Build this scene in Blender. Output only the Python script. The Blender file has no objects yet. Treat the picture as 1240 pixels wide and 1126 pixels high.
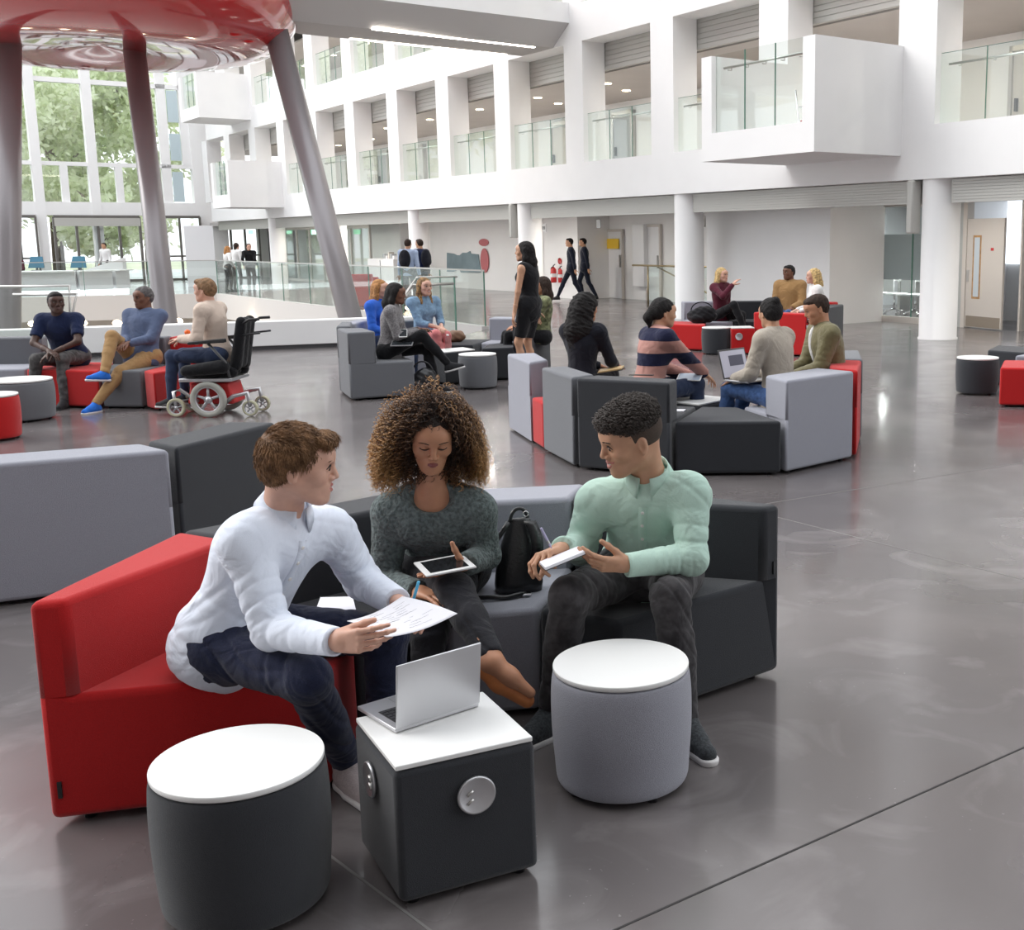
import bpy, bmesh, math, random
import numpy as np
from mathutils import Vector, Matrix
random.seed(7); rng = np.random.default_rng(7)
PI = math.pi
scene = bpy.context.scene
COL = scene.collection

# ------------------------------------------------------------------ camera
FPX, CX, CY, PIT, ROL, HC = 1392., 818., 528., .170, -.008, 1.70
aF = np.array([0, math.cos(PIT), -math.sin(PIT)]); aU = np.array([0, math.sin(PIT), math.cos(PIT)]); aR = np.array([1., 0, 0])
cR = math.cos(ROL)*aR + math.sin(ROL)*aU; cU = -math.sin(ROL)*aR + math.cos(ROL)*aU
O3 = np.array([0, 0, HC])
cd = bpy.data.cameras.new('camera'); cam = bpy.data.objects.new('camera', cd); COL.objects.link(cam)
M = Matrix.Identity(4)
for i in range(3):
    M[i][0] = cR[i]; M[i][1] = cU[i]; M[i][2] = -aF[i]; M[i][3] = O3[i]
cam.matrix_world = M
cd.sensor_fit = 'HORIZONTAL'; cd.sensor_width = 36; cd.lens = FPX/1240*36
cd.shift_x = (620-CX)/1240; cd.shift_y = (CY-563)/1240
cd.clip_end = 500; cd.clip_start = .05
scene.camera = cam

def ray(x, y): return aF + (x-CX)/FPX*cR - (y-CY)/FPX*cU
def G(x, y, z=0.):                      # point of the photo lying at height z
    d = ray(x, y); return O3 + d*((z-HC)/d[2])
def at(x, y, Y):                        # point of the photo lying at distance Y
    d = ray(x, y); return O3 + d*(Y/d[1])

# facade frame: s runs away along the facade, o goes into the building
PSI = .637
D = np.array([-math.sin(PSI), math.cos(PSI), 0]); N = np.array([math.cos(PSI), math.sin(PSI), 0]); T0 = 14.755
def W(s, o, z): return D*s + N*(T0+o) + np.array([0, 0, z])
def FP(x, y, off=0.):
    d = ray(x, y); k = (T0+off-O3@N)/(d@N); P = O3+d*k; return P@D, P[2]
def SO(P): return P@D, P@N-T0

# ------------------------------------------------------------------ objects
def tag(o, label=None, cat=None, group=None, kind=None):
    if label: o['label'] = label
    if cat: o['category'] = cat
    if group: o['group'] = group
    if kind: o['kind'] = kind
    return o
def empty(name, loc, label, cat, group=None, rz=0):
    o = bpy.data.objects.new(name, None); COL.objects.link(o)
    o.location = loc; o.rotation_euler = (0, 0, rz); o.empty_display_size = .1
    return tag(o, label, cat, group)
def link(name, me, mats, parent=None, world=True):
    o = bpy.data.objects.new(name, me); COL.objects.link(o)
    if not isinstance(mats, (list, tuple)): mats = [mats]
    for m in mats: me.materials.append(m)
    if parent is not None:
        o.parent = parent
        if world:       # geometry is given in world space
            pm = Matrix.Translation(parent.location) @ parent.rotation_euler.to_matrix().to_4x4()
            q = parent.parent
            while q is not None:
                pm = (Matrix.Translation(q.location) @ q.rotation_euler.to_matrix().to_4x4()) @ pm; q = q.parent
            me.transform(pm.inverted())
    return o
class MB:
    """collects shapes into one mesh"""
    def __init__(s): s.v = []; s.f = []; s.mi = []; s.sm = []
    def add(s, vs, fs, mi=0, smooth=False):
        b = len(s.v); s.v += [tuple(map(float, p)) for p in vs]
        for f in fs: s.f.append([b+i for i in f]); s.mi.append(mi); s.sm.append(smooth)
        return s
    def hexa(s, P, mi=0):   # 8 points bottom ring then top ring
        return s.add(P, [(3,2,1,0),(4,5,6,7),(0,1,5,4),(1,2,6,5),(2,3,7,6),(3,0,4,7)], mi)
    def box(s, a, b, mi=0):
        x0,y0,z0 = a; x1,y1,z1 = b
        return s.hexa([(x0,y0,z0),(x1,y0,z0),(x1,y1,z0),(x0,y1,z0),(x0,y0,z1),(x1,y0,z1),(x1,y1,z1),(x0,y1,z1)], mi)
    def fbox(s, s0, s1, o0, o1, z0, z1, mi=0):   # box in facade frame
        return s.hexa([W(s1,o0,z0),W(s0,o0,z0),W(s0,o1,z0),W(s1,o1,z0),W(s1,o0,z1),W(s0,o0,z1),W(s0,o1,z1),W(s1,o1,z1)], mi)
    def wall(s, p, q, z0, z1, th, mi=0):         # upright slab between two plan points
        p = np.array(p[:2], float); q = np.array(q[:2], float); d = (q-p)/np.linalg.norm(q-p); n = np.array([-d[1], d[0]])*th/2
        r = [p-n, q-n, q+n, p+n]
        return s.hexa([(*a, z0) for a in r]+[(*a, z1) for a in r], mi)
    def tube(s, pts, r, n=8, mi=0, caps=True, smooth=True):
        pts = [np.array(p, float) for p in pts]; m = len(pts)
        rr = r if isinstance(r, (list, tuple, np.ndarray)) else [r]*m
        vs = []; up = None
        for i in range(m):
            d = pts[min(i+1, m-1)]-pts[max(i-1, 0)]; d = d/(np.linalg.norm(d)+1e-9)
            if up is None:
                up = np.array([0, 0, 1.]) if abs(d[2]) < .9 else np.array([1., 0, 0])
            a = np.cross(d, up); a /= np.linalg.norm(a)+1e-9; b = np.cross(a, d); up = b
            for k in range(n):
                t = 2*PI*k/n; vs.append(pts[i]+rr[i]*(math.cos(t)*a+math.sin(t)*b))
        fs = [(i*n+k, i*n+(k+1) % n, (i+1)*n+(k+1) % n, (i+1)*n+k) for i in range(m-1) for k in range(n)]
        s.add(vs, [f[::-1] for f in fs], mi, smooth)
        if caps:
            b = len(s.v)-len(vs)
            s.f.append([b+k for k in range(n)]); s.mi.append(mi); s.sm.append(False)
            s.f.append([b+(m-1)*n+k for k in range(n)][::-1]); s.mi.append(mi); s.sm.append(False)
        return s
    def lathe(s, prof, c=(0,0,0), n=48, mi=0, smooth=True, axis=None):
        c = np.array(c, float); m = len(prof)
        if axis is None: ax, ay, az = np.eye(3)
        else:
            az = np.array(axis, float); az /= np.linalg.norm(az)
            ax = np.cross(az, [0,0,1]) if abs(az[2]) < .9 else np.cross(az, [1,0,0]); ax /= np.linalg.norm(ax); ay = np.cross(az, ax)
        vs = [c+ax*r*math.cos(2*PI*k/n)+ay*r*math.sin(2*PI*k/n)+az*z for (r, z) in prof for k in range(n)]
        fs = [(i*n+k, i*n+(k+1) % n, (i+1)*n+(k+1) % n, (i+1)*n+k) for i in range(m-1) for k in range(n)]
        return s.add(vs, fs, mi, smooth)
    def ell(s, c, r, R=None, n=16, mi=0):
        vs = []; fs = []; c = np.array(c, float); R = np.eye(3) if R is None else R
        for i in range(n//2+1):
            t = PI*i/(n//2)
            for k in range(n):
                p = np.array([math.sin(t)*math.cos(2*PI*k/n)*r[0], math.sin(t)*math.sin(2*PI*k/n)*r[1], math.cos(t)*r[2]])
                vs.append(c+R@p)
        for i in range(n//2):
            for k in range(n):
                fs.append((i*n+k, (i+1)*n+k, (i+1)*n+(k+1) % n, i*n+(k+1) % n))
        return s.add(vs, fs, mi, True)
    def prism(s, poly, z0, z1, mi=0):
        n = len(poly)
        a = sum(poly[i][0]*poly[(i+1) % n][1]-poly[(i+1) % n][0]*poly[i][1] for i in range(n))
        if a < 0: poly = poly[::-1]
        vs = [(p[0], p[1], z0) for p in poly]+[(p[0], p[1], z1) for p in poly]
        return s.add(vs, [tuple(range(n))[::-1], tuple(range(n, 2*n))]+[(i, (i+1) % n, n+(i+1) % n, n+i) for i in range(n)], mi)
    def build(s, name, mats, parent=None, bevel=0, seg=3, world=True, weld=True):
        me = bpy.data.meshes.new(name); me.from_pydata(s.v, [], s.f)
        me.polygons.foreach_set('material_index', s.mi); me.polygons.foreach_set('use_smooth', s.sm)
        if bevel:
            bm = bmesh.new(); bm.from_mesh(me)
            bmesh.ops.remove_doubles(bm, verts=bm.verts, dist=1e-5)
            es = [e for e in bm.edges if len(e.link_faces) == 2 and e.calc_face_angle(0) > .35]
            r = bmesh.ops.bevel(bm, geom=es, offset=bevel, segments=seg, profile=.5, affect='EDGES', clamp_overlap=True)
            for f in r['faces']: f.smooth = True
            bm.to_mesh(me); bm.free()
        me.update()
        return link(name, me, mats, parent, world)
def struct(o): o['kind'] = 'structure'; return o

# ------------------------------------------------------------------ materials
def mat(name, col, rough=.6, metal=0, noise=0, nscale=8, bump=0, bscale=60, sheen=0, spec=.5, emit=0, coat=0, sss=0, coord='Object', dark=None, detail=4):
    m = bpy.data.materials.new(name); m.use_nodes = True; nt = m.node_tree; b = nt.nodes['Principled BSDF']
    def S(k, v):
        if k in b.inputs: b.inputs[k].default_value = v
    S('Base Color', (*col, 1)); S('Roughness', rough); S('Metallic', metal); S('Specular IOR Level', spec)
    S('Sheen Weight', sheen); S('Sheen Roughness', .5); S('Coat Weight', coat); S('Coat Roughness', .05)
    if sss: S('Subsurface Weight', sss); S('Subsurface Radius', (.9, .35, .2)); S('Subsurface Scale', .012)
    if emit: S('Emission Color', (*col, 1)); S('Emission Strength', emit)
    tc = nt.nodes.new('ShaderNodeTexCoord')
    if noise or dark:
        n = nt.nodes.new('ShaderNodeTexNoise'); n.inputs['Scale'].default_value = nscale; n.inputs['Detail'].default_value = detail
        nt.links.new(tc.outputs[coord], n.inputs['Vector'])
        r = nt.nodes.new('ShaderNodeMix'); r.data_type = 'RGBA'
        c2 = dark if dark else tuple(c*(1-noise) for c in col); c1 = col if dark else tuple(min(1, c*(1+noise)) for c in col)
        r.inputs[6].default_value = (*c2, 1); r.inputs[7].default_value = (*c1, 1)
        mr = nt.nodes.new('ShaderNodeMapRange'); mr.inputs[1].default_value = .35; mr.inputs[2].default_value = .65
        nt.links.new(n.outputs['Fac'], mr.inputs[0]); nt.links.new(mr.outputs[0], r.inputs[0]); nt.links.new(r.outputs[2], b.inputs['Base Color'])
    if bump:
        n2 = nt.nodes.new('ShaderNodeTexNoise'); n2.inputs['Scale'].default_value = bscale; n2.inputs['Detail'].default_value = 3
        nt.links.new(tc.outputs[coord], n2.inputs['Vector'])
        bp = nt.nodes.new('ShaderNodeBump'); bp.inputs['Strength'].default_value = bump; bp.inputs['Distance'].default_value = .01
        nt.links.new(n2.outputs['Fac'], bp.inputs['Height']); nt.links.new(bp.outputs[0], b.inputs['Normal'])
    return m
def glassmat(name, tint, refl=1.0, rough=.0):
    m = bpy.data.materials.new(name); m.use_nodes = True; nt = m.node_tree; nt.nodes.clear()
    o = nt.nodes.new('ShaderNodeOutputMaterial'); t = nt.nodes.new('ShaderNodeBsdfTransparent'); g = nt.nodes.new('ShaderNodeBsdfGlossy')
    t.inputs[0].default_value = (*tint, 1); g.inputs['Roughness'].default_value = rough; g.inputs['Color'].default_value = (refl, refl, refl, 1)
    lw_ = nt.nodes.new('ShaderNodeLayerWeight'); lw_.inputs[0].default_value = .5
    pw_ = nt.nodes.new('ShaderNodeMath'); pw_.operation = 'POWER'; pw_.inputs[1].default_value = 4; nt.links.new(lw_.outputs['Facing'], pw_.inputs[0])
    fr = nt.nodes.new('ShaderNodeMath'); fr.operation = 'MULTIPLY_ADD'; fr.inputs[1].default_value = .55*refl; fr.inputs[2].default_value = .045; nt.links.new(pw_.outputs[0], fr.inputs[0])
    mx = nt.nodes.new('ShaderNodeMixShader'); nt.links.new(fr.outputs[0], mx.inputs[0]); nt.links.new(t.outputs[0], mx.inputs[1]); nt.links.new(g.outputs[0], mx.inputs[2])
    nt.links.new(mx.outputs[0], o.inputs[0]); return m
def emat(name, col, st): return mat(name, col, emit=st)

m_white = mat('white_plaster', (.87, .86, .855), .7, noise=.012, nscale=1.5)
m_white2 = mat('white_gloss_board', (.80, .80, .81), .35)
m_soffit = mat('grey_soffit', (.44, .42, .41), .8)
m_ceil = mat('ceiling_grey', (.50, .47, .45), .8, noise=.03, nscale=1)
m_louv = mat('louvre_metal', (.50, .49, .46), .45, metal=.2)
m_col = mat('silver_grey_paint', (.30, .28, .29), .35, metal=.35)
m_glass = glassmat('clear_glass', (.93, .965, .95))
m_glassedge = mat('glass_edge_green', (.10, .22, .17), .2)
m_gwin = glassmat('window_glass', (.95, .97, .97))
m_steel = mat('brushed_steel', (.55, .54, .52), .3, metal=.9)
m_frame = mat('dark_frame', (.10, .10, .105), .4, metal=.3)
m_red_gloss = mat('red_gloss_shell', (.42, .012, .014), .07, coat=1.0, spec=.8)
m_lamp = emat('lamp_strip', (1, .93, .82), 6)
m_lampw = emat('warm_lamp', (1, .82, .55), 9)
m_exit = emat('exit_green', (.25, .8, .45), 1.2)
m_frost = mat('frosted_film', (.42, .44, .46), .5)
m_beige = mat('beige_door_paint', (.60, .56, .52), .5)
m_wood = mat('door_timber', (.42, .24, .10), .5, noise=.2, nscale=12)
m_kick = mat('kick_plate', (.30, .25, .20), .4, metal=.4)
m_black = mat('black_plastic', (.015, .015, .017), .4)
m_rubber = mat('black_rubber', (.02, .02, .02), .8)
m_tabletop = mat('white_laminate', (.84, .84, .83), .35)
m_chrome = mat('chrome', (.75, .74, .75), .15, metal=1)
m_alu = mat('silver_aluminium', (.58, .58, .60), .34, metal=.8)
m_redpaint = mat('red_paint', (.55, .03, .03), .35)
m_yellow = mat('yellow_notice', (.85, .55, .04), .6)
m_bluepl = mat('teal_plastic', (.03, .14, .22), .4)
m_teal = mat('teal_grey_print', (.19, .26, .29), .6, noise=.1, nscale=2)
m_pinkred = mat('dusty_red_print', (.50, .14, .15), .6)

def fabric(name, col, var=.06):
    m = mat(name, col, .92, bump=.35, bscale=450, sheen=.25, noise=var, nscale=260, spec=.15)
    return m
f_red = fabric('red_wool_fabric', (.50, .014, .015))
f_char = fabric('charcoal_wool_fabric', (.034, .036, .042))
f_grey = fabric('mid_grey_wool_fabric', (.155, .16, .175))
f_lilac = fabric('light_grey_wool_fabric', (.33, .335, .385))

# polished concrete
def floor_mat():
    m = bpy.data.materials.new('polished_concrete'); m.use_nodes = True; nt = m.node_tree; b = nt.nodes['Principled BSDF']
    L = nt.links.new; nd = nt.nodes.new
    tc = nd('ShaderNodeTexCoord')
    def noise(sc, det, dist=0):
        n = nd('ShaderNodeTexNoise'); n.inputs['Scale'].default_value = sc; n.inputs['Detail'].default_value = det; n.inputs['Distortion'].default_value = dist
        L(tc.outputs['Object'], n.inputs['Vector']); return n.outputs['Fac']
    def ramp(f, stops):
        r = nd('ShaderNodeValToRGB'); L(f, r.inputs[0]); e = r.color_ramp.elements
        e[0].position, e[0].color = stops[0][0], (*stops[0][1], 1); e[1].position, e[1].color = stops[1][0], (*stops[1][1], 1)
        for p, c in stops[2:]:
            x = e.new(p); x.color = (*c, 1)
        return r.outputs[0]
    base = ramp(noise(.55, 6, .6), [(.3, (.10, .088, .090)), (.7, (.165, .148, .147))])
    cl = ramp(noise(2.2, 8, 1.2), [(.52, (0, 0, 0)), (.78, (.09, .085, .085))])
    sp = ramp(noise(55, 2), [(.70, (0, 0, 0)), (.78, (.22, .21, .21))])
    spm = ramp(noise(1.3, 3), [(.5, (0, 0, 0)), (.62, (1, 1, 1))])
    mu = nd('ShaderNodeMix'); mu.data_type = 'RGBA'; mu.blend_type = 'MULTIPLY'; mu.inputs[0].default_value = 1; L(sp, mu.inputs[6]); L(spm, mu.inputs[7])
    a = nd('ShaderNodeMix'); a.data_type = 'RGBA'; a.blend_type = 'ADD'; a.inputs[0].default_value = 1; L(base, a.inputs[6]); L(cl, a.inputs[7])
    a2 = nd('ShaderNodeMix'); a2.data_type = 'RGBA'; a2.blend_type = 'ADD'; a2.inputs[0].default_value = 1; L(a.outputs[2], a2.inputs[6]); L(mu.outputs[2], a2.inputs[7])
    L(a2.outputs[2], b.inputs['Base Color'])
    rr = nd('ShaderNodeMapRange'); L(noise(1.1, 6, .8), rr.inputs[0]); rr.inputs[1].default_value = .3; rr.inputs[2].default_value = .75
    rr.inputs[3].default_value = .17; rr.inputs[4].default_value = .30; L(rr.outputs[0], b.inputs['Roughness'])
    b.inputs['Specular IOR Level'].default_value = .75; b.inputs['Coat Weight'].default_value = .18; b.inputs['Coat Roughness'].default_value = .07
    bp = nd('ShaderNodeBump'); bp.inputs['Strength'].default_value = .05; bp.inputs['Distance'].default_value = .01
    L(noise(3, 3), bp.inputs['Height']); L(bp.outputs[0], b.inputs['Normal']); L(bp.outputs[0], b.inputs['Coat Normal'])
    return m
m_floor = floor_mat()
m_joint = mat('joint_sealant', (.025, .022, .022), .7)
m_jointl = mat('pale_joint', (.20, .19, .185), .6)
ORD = ['first','second','third','fourth','fifth','sixth','seventh','eighth','ninth','tenth','eleventh','twelfth','thirteenth','fourteenth']
# =================================================================== SETTING
# ---- floor with the void cut out
vP = [np.array(p) for p in [(-3.95, 20.02), (-3.66, 22.3), tuple(W(28.4, -4.2, 0)[:2]), tuple(W(39.2, -4.25, 0)[:2]), (-16.9, 37.3), (-20.5, 36.2), (-34, 33.0), (-34, 7.6)]]
far_c = [(30, -7), (30, 75), (-60, 75), (-60, -7)]
bm = bmesh.new()
# floor = quads around the void
def poly_floor(name, poly, m=m_floor):
    b = MB(); b.prism([tuple(p) for p in poly], -.3, 0); return struct(b.build(name, m))
fl = MB()
near_l = vP[7]; nr = vP[0]
fl.prism([(30, -7), (30, 20.02), (-3.95, 20.02), (-34, 7.6), (-60, 7.6), (-60, -7)], -.3, 0)
fl.prism([(30, 20.02), (30, 75), (vP[3][0], 75), tuple(vP[3]), tuple(vP[2]), (-3.66, 22.3), (-3.95, 20.02)], -.3, 0)
fl.prism([tuple(vP[3]), (vP[3][0], 75), (-60, 75), (-60, 33.0), (-34, 33.0), (-20.5, 36.2), (-16.9, 37.3)], -.3, 0)
flo = struct(fl.build('floor', m_floor))
lf = MB(); lf.box((-60, 0, -3.9), (-2, 45, -3.6)); struct(lf.build('floor_lower', mat('lower_floor', (.45, .42, .40), .3)))
# saw-cut joints, 5 mm proud of nothing: thin strips lying in the surface
def joint(a, b, w=.007, m=m_joint):
    j = MB(); j.wall(a, b, -.002, .0012, w); return struct(j.build('trim_%d' % (joint.n), m))
joint.n = 1
for (p, q, w, m) in [((745,1126),(1240,905),.007,m_joint), ((948,628),(1240,702),.007,m_jointl), ((990,600),(1240,560),.007,m_jointl),
                     ((405,1040),(520,1126),.008,m_jointl), ((860,880),(1240,1126),.006,m_joint)][:4]:
    a = G(*p)[:2]; b_ = G(*q)[:2]; d = b_-a; joint(a-d*.3, b_+d*.6, w, m); joint.n += 1

# ---- fascia and lower storey round the void
fa = MB()
ring = vP[1:7]
for i in range(len(ring)-1):
    fa.wall(ring[i], ring[i+1], -.72, .06, .16)
struct(fa.build('trim_fascia', mat('pale_grey_fascia', (.56, .54, .525), .6)))
lw = MB()
c_in = [(-3.4, 19.0), (-2.6, 23.5), tuple(W(28.4, -2.4, 0)[:2]), tuple(W(41, -2.4, 0)[:2]), (-17.3, 39.6), (-21, 38.4), (-34.5, 35.2)]
for i in range(len(c_in)-1): lw.wall(c_in[i], c_in[i+1], -3.6, -.35, .2)
struct(lw.build('wall_lower', mat('cream_wall', (.55, .51, .46), .7)))
lc = MB(); lc.prism([tuple(ring[0]), tuple(ring[1]), tuple(ring[2]), tuple(ring[3]), tuple(ring[4]), tuple(ring[5])]+[c_in[6], c_in[5], c_in[4], c_in[3], c_in[2], c_in[1]], -.42, -.36)
struct(lc.build('ceiling_lower', m_ceil))
for i, (x, y) in enumerate([(40, 392), (100, 391), (142, 391), (216, 389), (302, 388)]):
    P = G(x, y, -.62); b = MB(); b.ell(P, (.13, .13, .09), n=14)
    o = b.build('globe_light', m_lampw); tag(o, 'warm round light under the white landing edge, %s from the left' % ORD[i], 'light', 'round lights under the landing edge')
    l = bpy.data.lights.new('globe_lamp', 'POINT'); l.energy = 5; l.color = (1, .8, .55); l.shadow_soft_size = .2
    lo = bpy.data.objects.new('globe_lamp', l); COL.objects.link(lo); lo.location = (P[0], P[1], P[2]-.3)

# ---- facade: spandrels and piers
PER, W0, WD = 3.53, 20.73, 2.72
S0, S1 = 3.2, 55.2
def k0(k): return W0+PER*k
wf = MB()
zl = [(2.63, 3.49), (6.21, 7.05), (9.77, 10.6), (13.3, 14.2)]
for z0, z1 in zl: wf.fbox(S0, S1, 0, .62, z0, z1)
for (z0, z1) in [(3.49, 6.21), (7.05, 9.77), (10.6, 13.3)]:
    for k in range(-5, 10):
        a, b = k0(k)+WD, k0(k+1)
        wf.fbox(max(a, S0), b, 0, .62, z0, z1)
    wf.fbox(k0(10)-.0+WD if False else k0(9)+WD+.81, S1, 0, .62, z0, z1) if k0(9)+WD+.81 < S1 else None
struct(wf.build('wall_right', m_white))
# interior slabs behind the facade
it = MB()
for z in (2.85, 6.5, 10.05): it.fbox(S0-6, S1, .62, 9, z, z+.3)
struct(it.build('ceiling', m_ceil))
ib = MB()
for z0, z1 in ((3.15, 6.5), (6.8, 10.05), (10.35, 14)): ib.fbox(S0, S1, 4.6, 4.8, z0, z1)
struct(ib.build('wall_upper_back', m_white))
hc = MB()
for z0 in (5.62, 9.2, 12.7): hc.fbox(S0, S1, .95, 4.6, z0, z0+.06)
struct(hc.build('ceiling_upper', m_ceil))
for k in range(-4, 9):
    for lv, z in ((0, 5.62), (1, 9.2)):
        s = k0(k)+1.2
        for (ds, do, wh) in ((0, 2., 'near'), (.9, 3.2, 'rear')):
            b = MB(); b.lathe([(0, -.015), (.11, -.015), (.11, .03)], W(s+ds, do, z), 16)
            tag(b.build('downlight', m_lampw), wh+' round downlight in the %s floor corridor ceiling, bay %s from the right' % (('first','second')[lv], ORD[k+4]), 'light', 'corridor downlights')
        l = bpy.data.lights.new('corridor_lamp', 'AREA'); l.energy = 22; l.shape = 'DISK'; l.size = .24; l.color = (1, .95, .88)
        lo = bpy.data.objects.new('corridor_lamp', l); COL.objects.link(lo); lo.location = W(s, 2.0, z-.03)
# louvres in the openings, glass balustrades
def louvre(name, s0, s1, o, z0, z1, n, label, group):
    b = MB(); h = (z1-z0)/n
    b.fbox(s0, s1, o+.02, o+.08, z0, z1)
    for i in range(n): b.fbox(s0, s1, o, o+.03, z0+i*h+h*.05, z0+i*h+h*.95)
    return tag(b.build(name, m_louv), label, 'louvre', group)
for k in range(-3, 9):
    louvre('slatted_louvre', k0(k)-.25, k0(k)+WD+.25, .64, 5.6, 6.24, 6, 'pale slatted louvre above first floor opening, %s bay from the right' % ORD[k+3], 'louvres of the first floor openings')
def balustrade(s0, s1, o, z, h, label, group, seam=True, rail=True):
    e = empty('glass_balustrade', W((s0+s1)/2, o, z), label, 'balustrade', group)
    b = MB(); b.fbox(s0, s1, o, o+.018, z, z+h); g = b.build('glass_pane', m_glass, e)
    b = MB(); b.fbox(s0, s1, o, o+.018, z+h, z+h+.006)
    if seam:
        n = 2
        for i in range(1, n+1):
            sx = s0+(s1-s0)*i/(n+1); b.fbox(sx-.004, sx+.004, o-.001, o+.019, z, z+h)
    b.build('glass_edge', m_glassedge, e)
    if rail:
        b = MB(); b.tube([W(s0+.1, o-.08+.16, z+h-.17), W(s1-.1, o-.08+.16, z+h-.17)], .02)
        for i in range(4):
            sx = s0+(s1-s0)*(i+.5)/4; b.tube([W(sx, o+.02, z+h-.22), W(sx, o+.08, z+h-.22), W(sx, o+.08, z+h-.17)], .008, 6)
        b.build('handrail', m_steel, e)
    return e
for k in range(-4, 9):
    if k == -2: continue
    balustrade(k0(k)+.005, k0(k)+WD-.005, .12, 3.49, 1.1, 'clear glass balustrade of a first floor opening, %s bay from the right' % ORD[k+4], 'first floor balustrades')
for k in range(-1, 9):
    balustrade(k0(k)+.005, k0(k)+WD-.005, .12, 7.05, 1.1, 'clear glass balustrade of a second floor opening, %s bay from the right' % ORD[k+1], 'second floor balustrades')
# curtains / glazed partitions at the back of the corridor
for i, k in enumerate(range(-4, 9)):
    b = MB(); s = k0(k)
    cc = [m_beige, m_white2, m_frost, m_beige, m_white2][k % 5]
    b.fbox(s+.25, s+1.15, 4.5, 4.59, 3.15, 5.25)
    e = empty('corridor_door', W(s+.7, 4.5, 3.15), 'pale door at the back of the first floor corridor, %s bay from the right' % ORD[i], 'door', 'first floor corridor doors')
    b.build('leaf', cc, e)
    b = MB(); b.fbox(s+.17, s+.25, 4.46, 4.6, 3.15, 5.35); b.fbox(s+1.15, s+1.23, 4.46, 4.6, 3.15, 5.35); b.fbox(s+.17, s+1.23, 4.46, 4.6, 5.25, 5.35); b.build('frame', m_steel, e)
    b = MB(); b.fbox(s+1.0, s+1.04, 4.42, 4.5, 4.1, 4.35); b.build('handle', m_frame, e)

# ---- ground storey: pillars, louvre band, ceiling
pill = [12.95, 19.85, 26.7, 33.6, 40.5, 47.2]
plab = ['large round white pillar at the right, in front of the glass meeting room', 'round white pillar left of the blank white wall box', 'round white pillar behind the standing woman in the black dress',
        'round white pillar beside the two men with backpacks', 'round white pillar hidden behind the leaning grey column', 'round white pillar by the far left doors and women in white']
for s, lb in zip(pill, plab):
    b = MB(); r = .315; b.lathe([(r+.015, 0), (r+.015, .03), (r, .035), (r, 2.63)], W(s, .34, 0), 48)
    tag(b.build('round_pillar', m_white), lb, 'pillar', 'round pillars of the facade')
for i in range(-1, 6):
    a = pill[i]+.32 if i >= 0 else S0; b_ = pill[i+1]-.32 if i < 5 else S1
    if i == 5: a, b_ = 47.55, 55
    louvre('louvre_band', a, b_, .2, 2.24, 2.62, 8, 'grey slatted louvre band under the slab, %s bay from the right' % ORD[i+1], 'louvre bands above the ground floor')
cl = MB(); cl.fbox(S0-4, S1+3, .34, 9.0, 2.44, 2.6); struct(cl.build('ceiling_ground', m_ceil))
# bracket covers on two pillars
for s, lb in ((pill[0], 'right pillar by the meeting room'), (pill[2], 'pillar behind the standing woman')):
    b = MB(); b.fbox(s+.28, s+.42, -.06, .16, 1.75, 2.62)
    tag(b.build('shutter_guide', m_louv, bevel=.03), 'pale grey guide box fixed to the %s' % lb, 'shutter guide', 'shutter guides')
# blank white box
b = MB(); b.fbox(16.45, 20.35, 1.2, 2.72, 0, 2.44); struct(b.build('wall_box', m_white))
for i in range(16):     # ground-floor ceiling lamps
    s = 8+i*2.9; b = MB(); b.lathe([(0, -.012), (.13, -.012), (.13, .02)], W(s, 1.0, 2.43), 16)
    if i in (3, 4): continue
    tag(b.build('downlight', m_lampw), 'round downlight in the ground floor ceiling, %s from the right' % (ORD+['fifteenth','sixteenth'])[i], 'light', 'ground floor downlights')
    l = bpy.data.lights.new('ceiling_lamp', 'AREA'); l.energy = 18; l.shape = 'DISK'; l.size = .26; l.color = (1, .96, .9)
    lo = bpy.data.objects.new('ceiling_lamp', l); COL.objects.link(lo); lo.location = W(s, 1.0, 2.40)
# meeting room glazing (right)
gr = MB(); gr.fbox(14.9, 20.4, 2.72, 2.74, .12, 2.3); 
frost = mat('frosted_glass_band', (.42, .44, .47), .4); nt_ = frost.node_tree; tr_ = nt_.nodes.new('ShaderNodeBsdfTransparent'); mx_ = nt_.nodes.new('ShaderNodeMixShader'); mx_.inputs[0].default_value = .30; nt_.links.new(nt_.nodes['Principled BSDF'].outputs[0], mx_.inputs[1]); nt_.links.new(tr_.outputs[0], mx_.inputs[2]); nt_.links.new(mx_.outputs[0], nt_.nodes['Material Output'].inputs[0])
e = empty('meeting_room_glazing', W(16, 2.72, 0), 'glass wall of the meeting room with frosted grey band', 'glass wall')
gr.build('glass_pane', m_glass, e)
b = MB(); b.fbox(14.9, 17.6, 2.75, 2.755, .85, 1.75); b.build('frosted_band', frost, e)
b = MB(); b.fbox(14.9, 20.4, 2.69, 2.77, 0, .12); b.fbox(14.9, 20.4, 2.69, 2.77, 2.3, 2.44); b.build('rail', m_beige, e)
b = MB()
for s in (15.7,): b.fbox(s-.006, s+.006, 2.715, 2.745, .12, 2.3)
b.build('joint', m_glassedge, e)
rw = MB(); rw.fbox(3, 20.4, 8.4, 8.6, 0, 2.44); rw.fbox(20.4, 20.6, 2.72, 8.6, 0, 2.44); struct(rw.build('wall_meeting_room', mat('meeting_wall', (.48, .50, .52), .7)))
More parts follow.
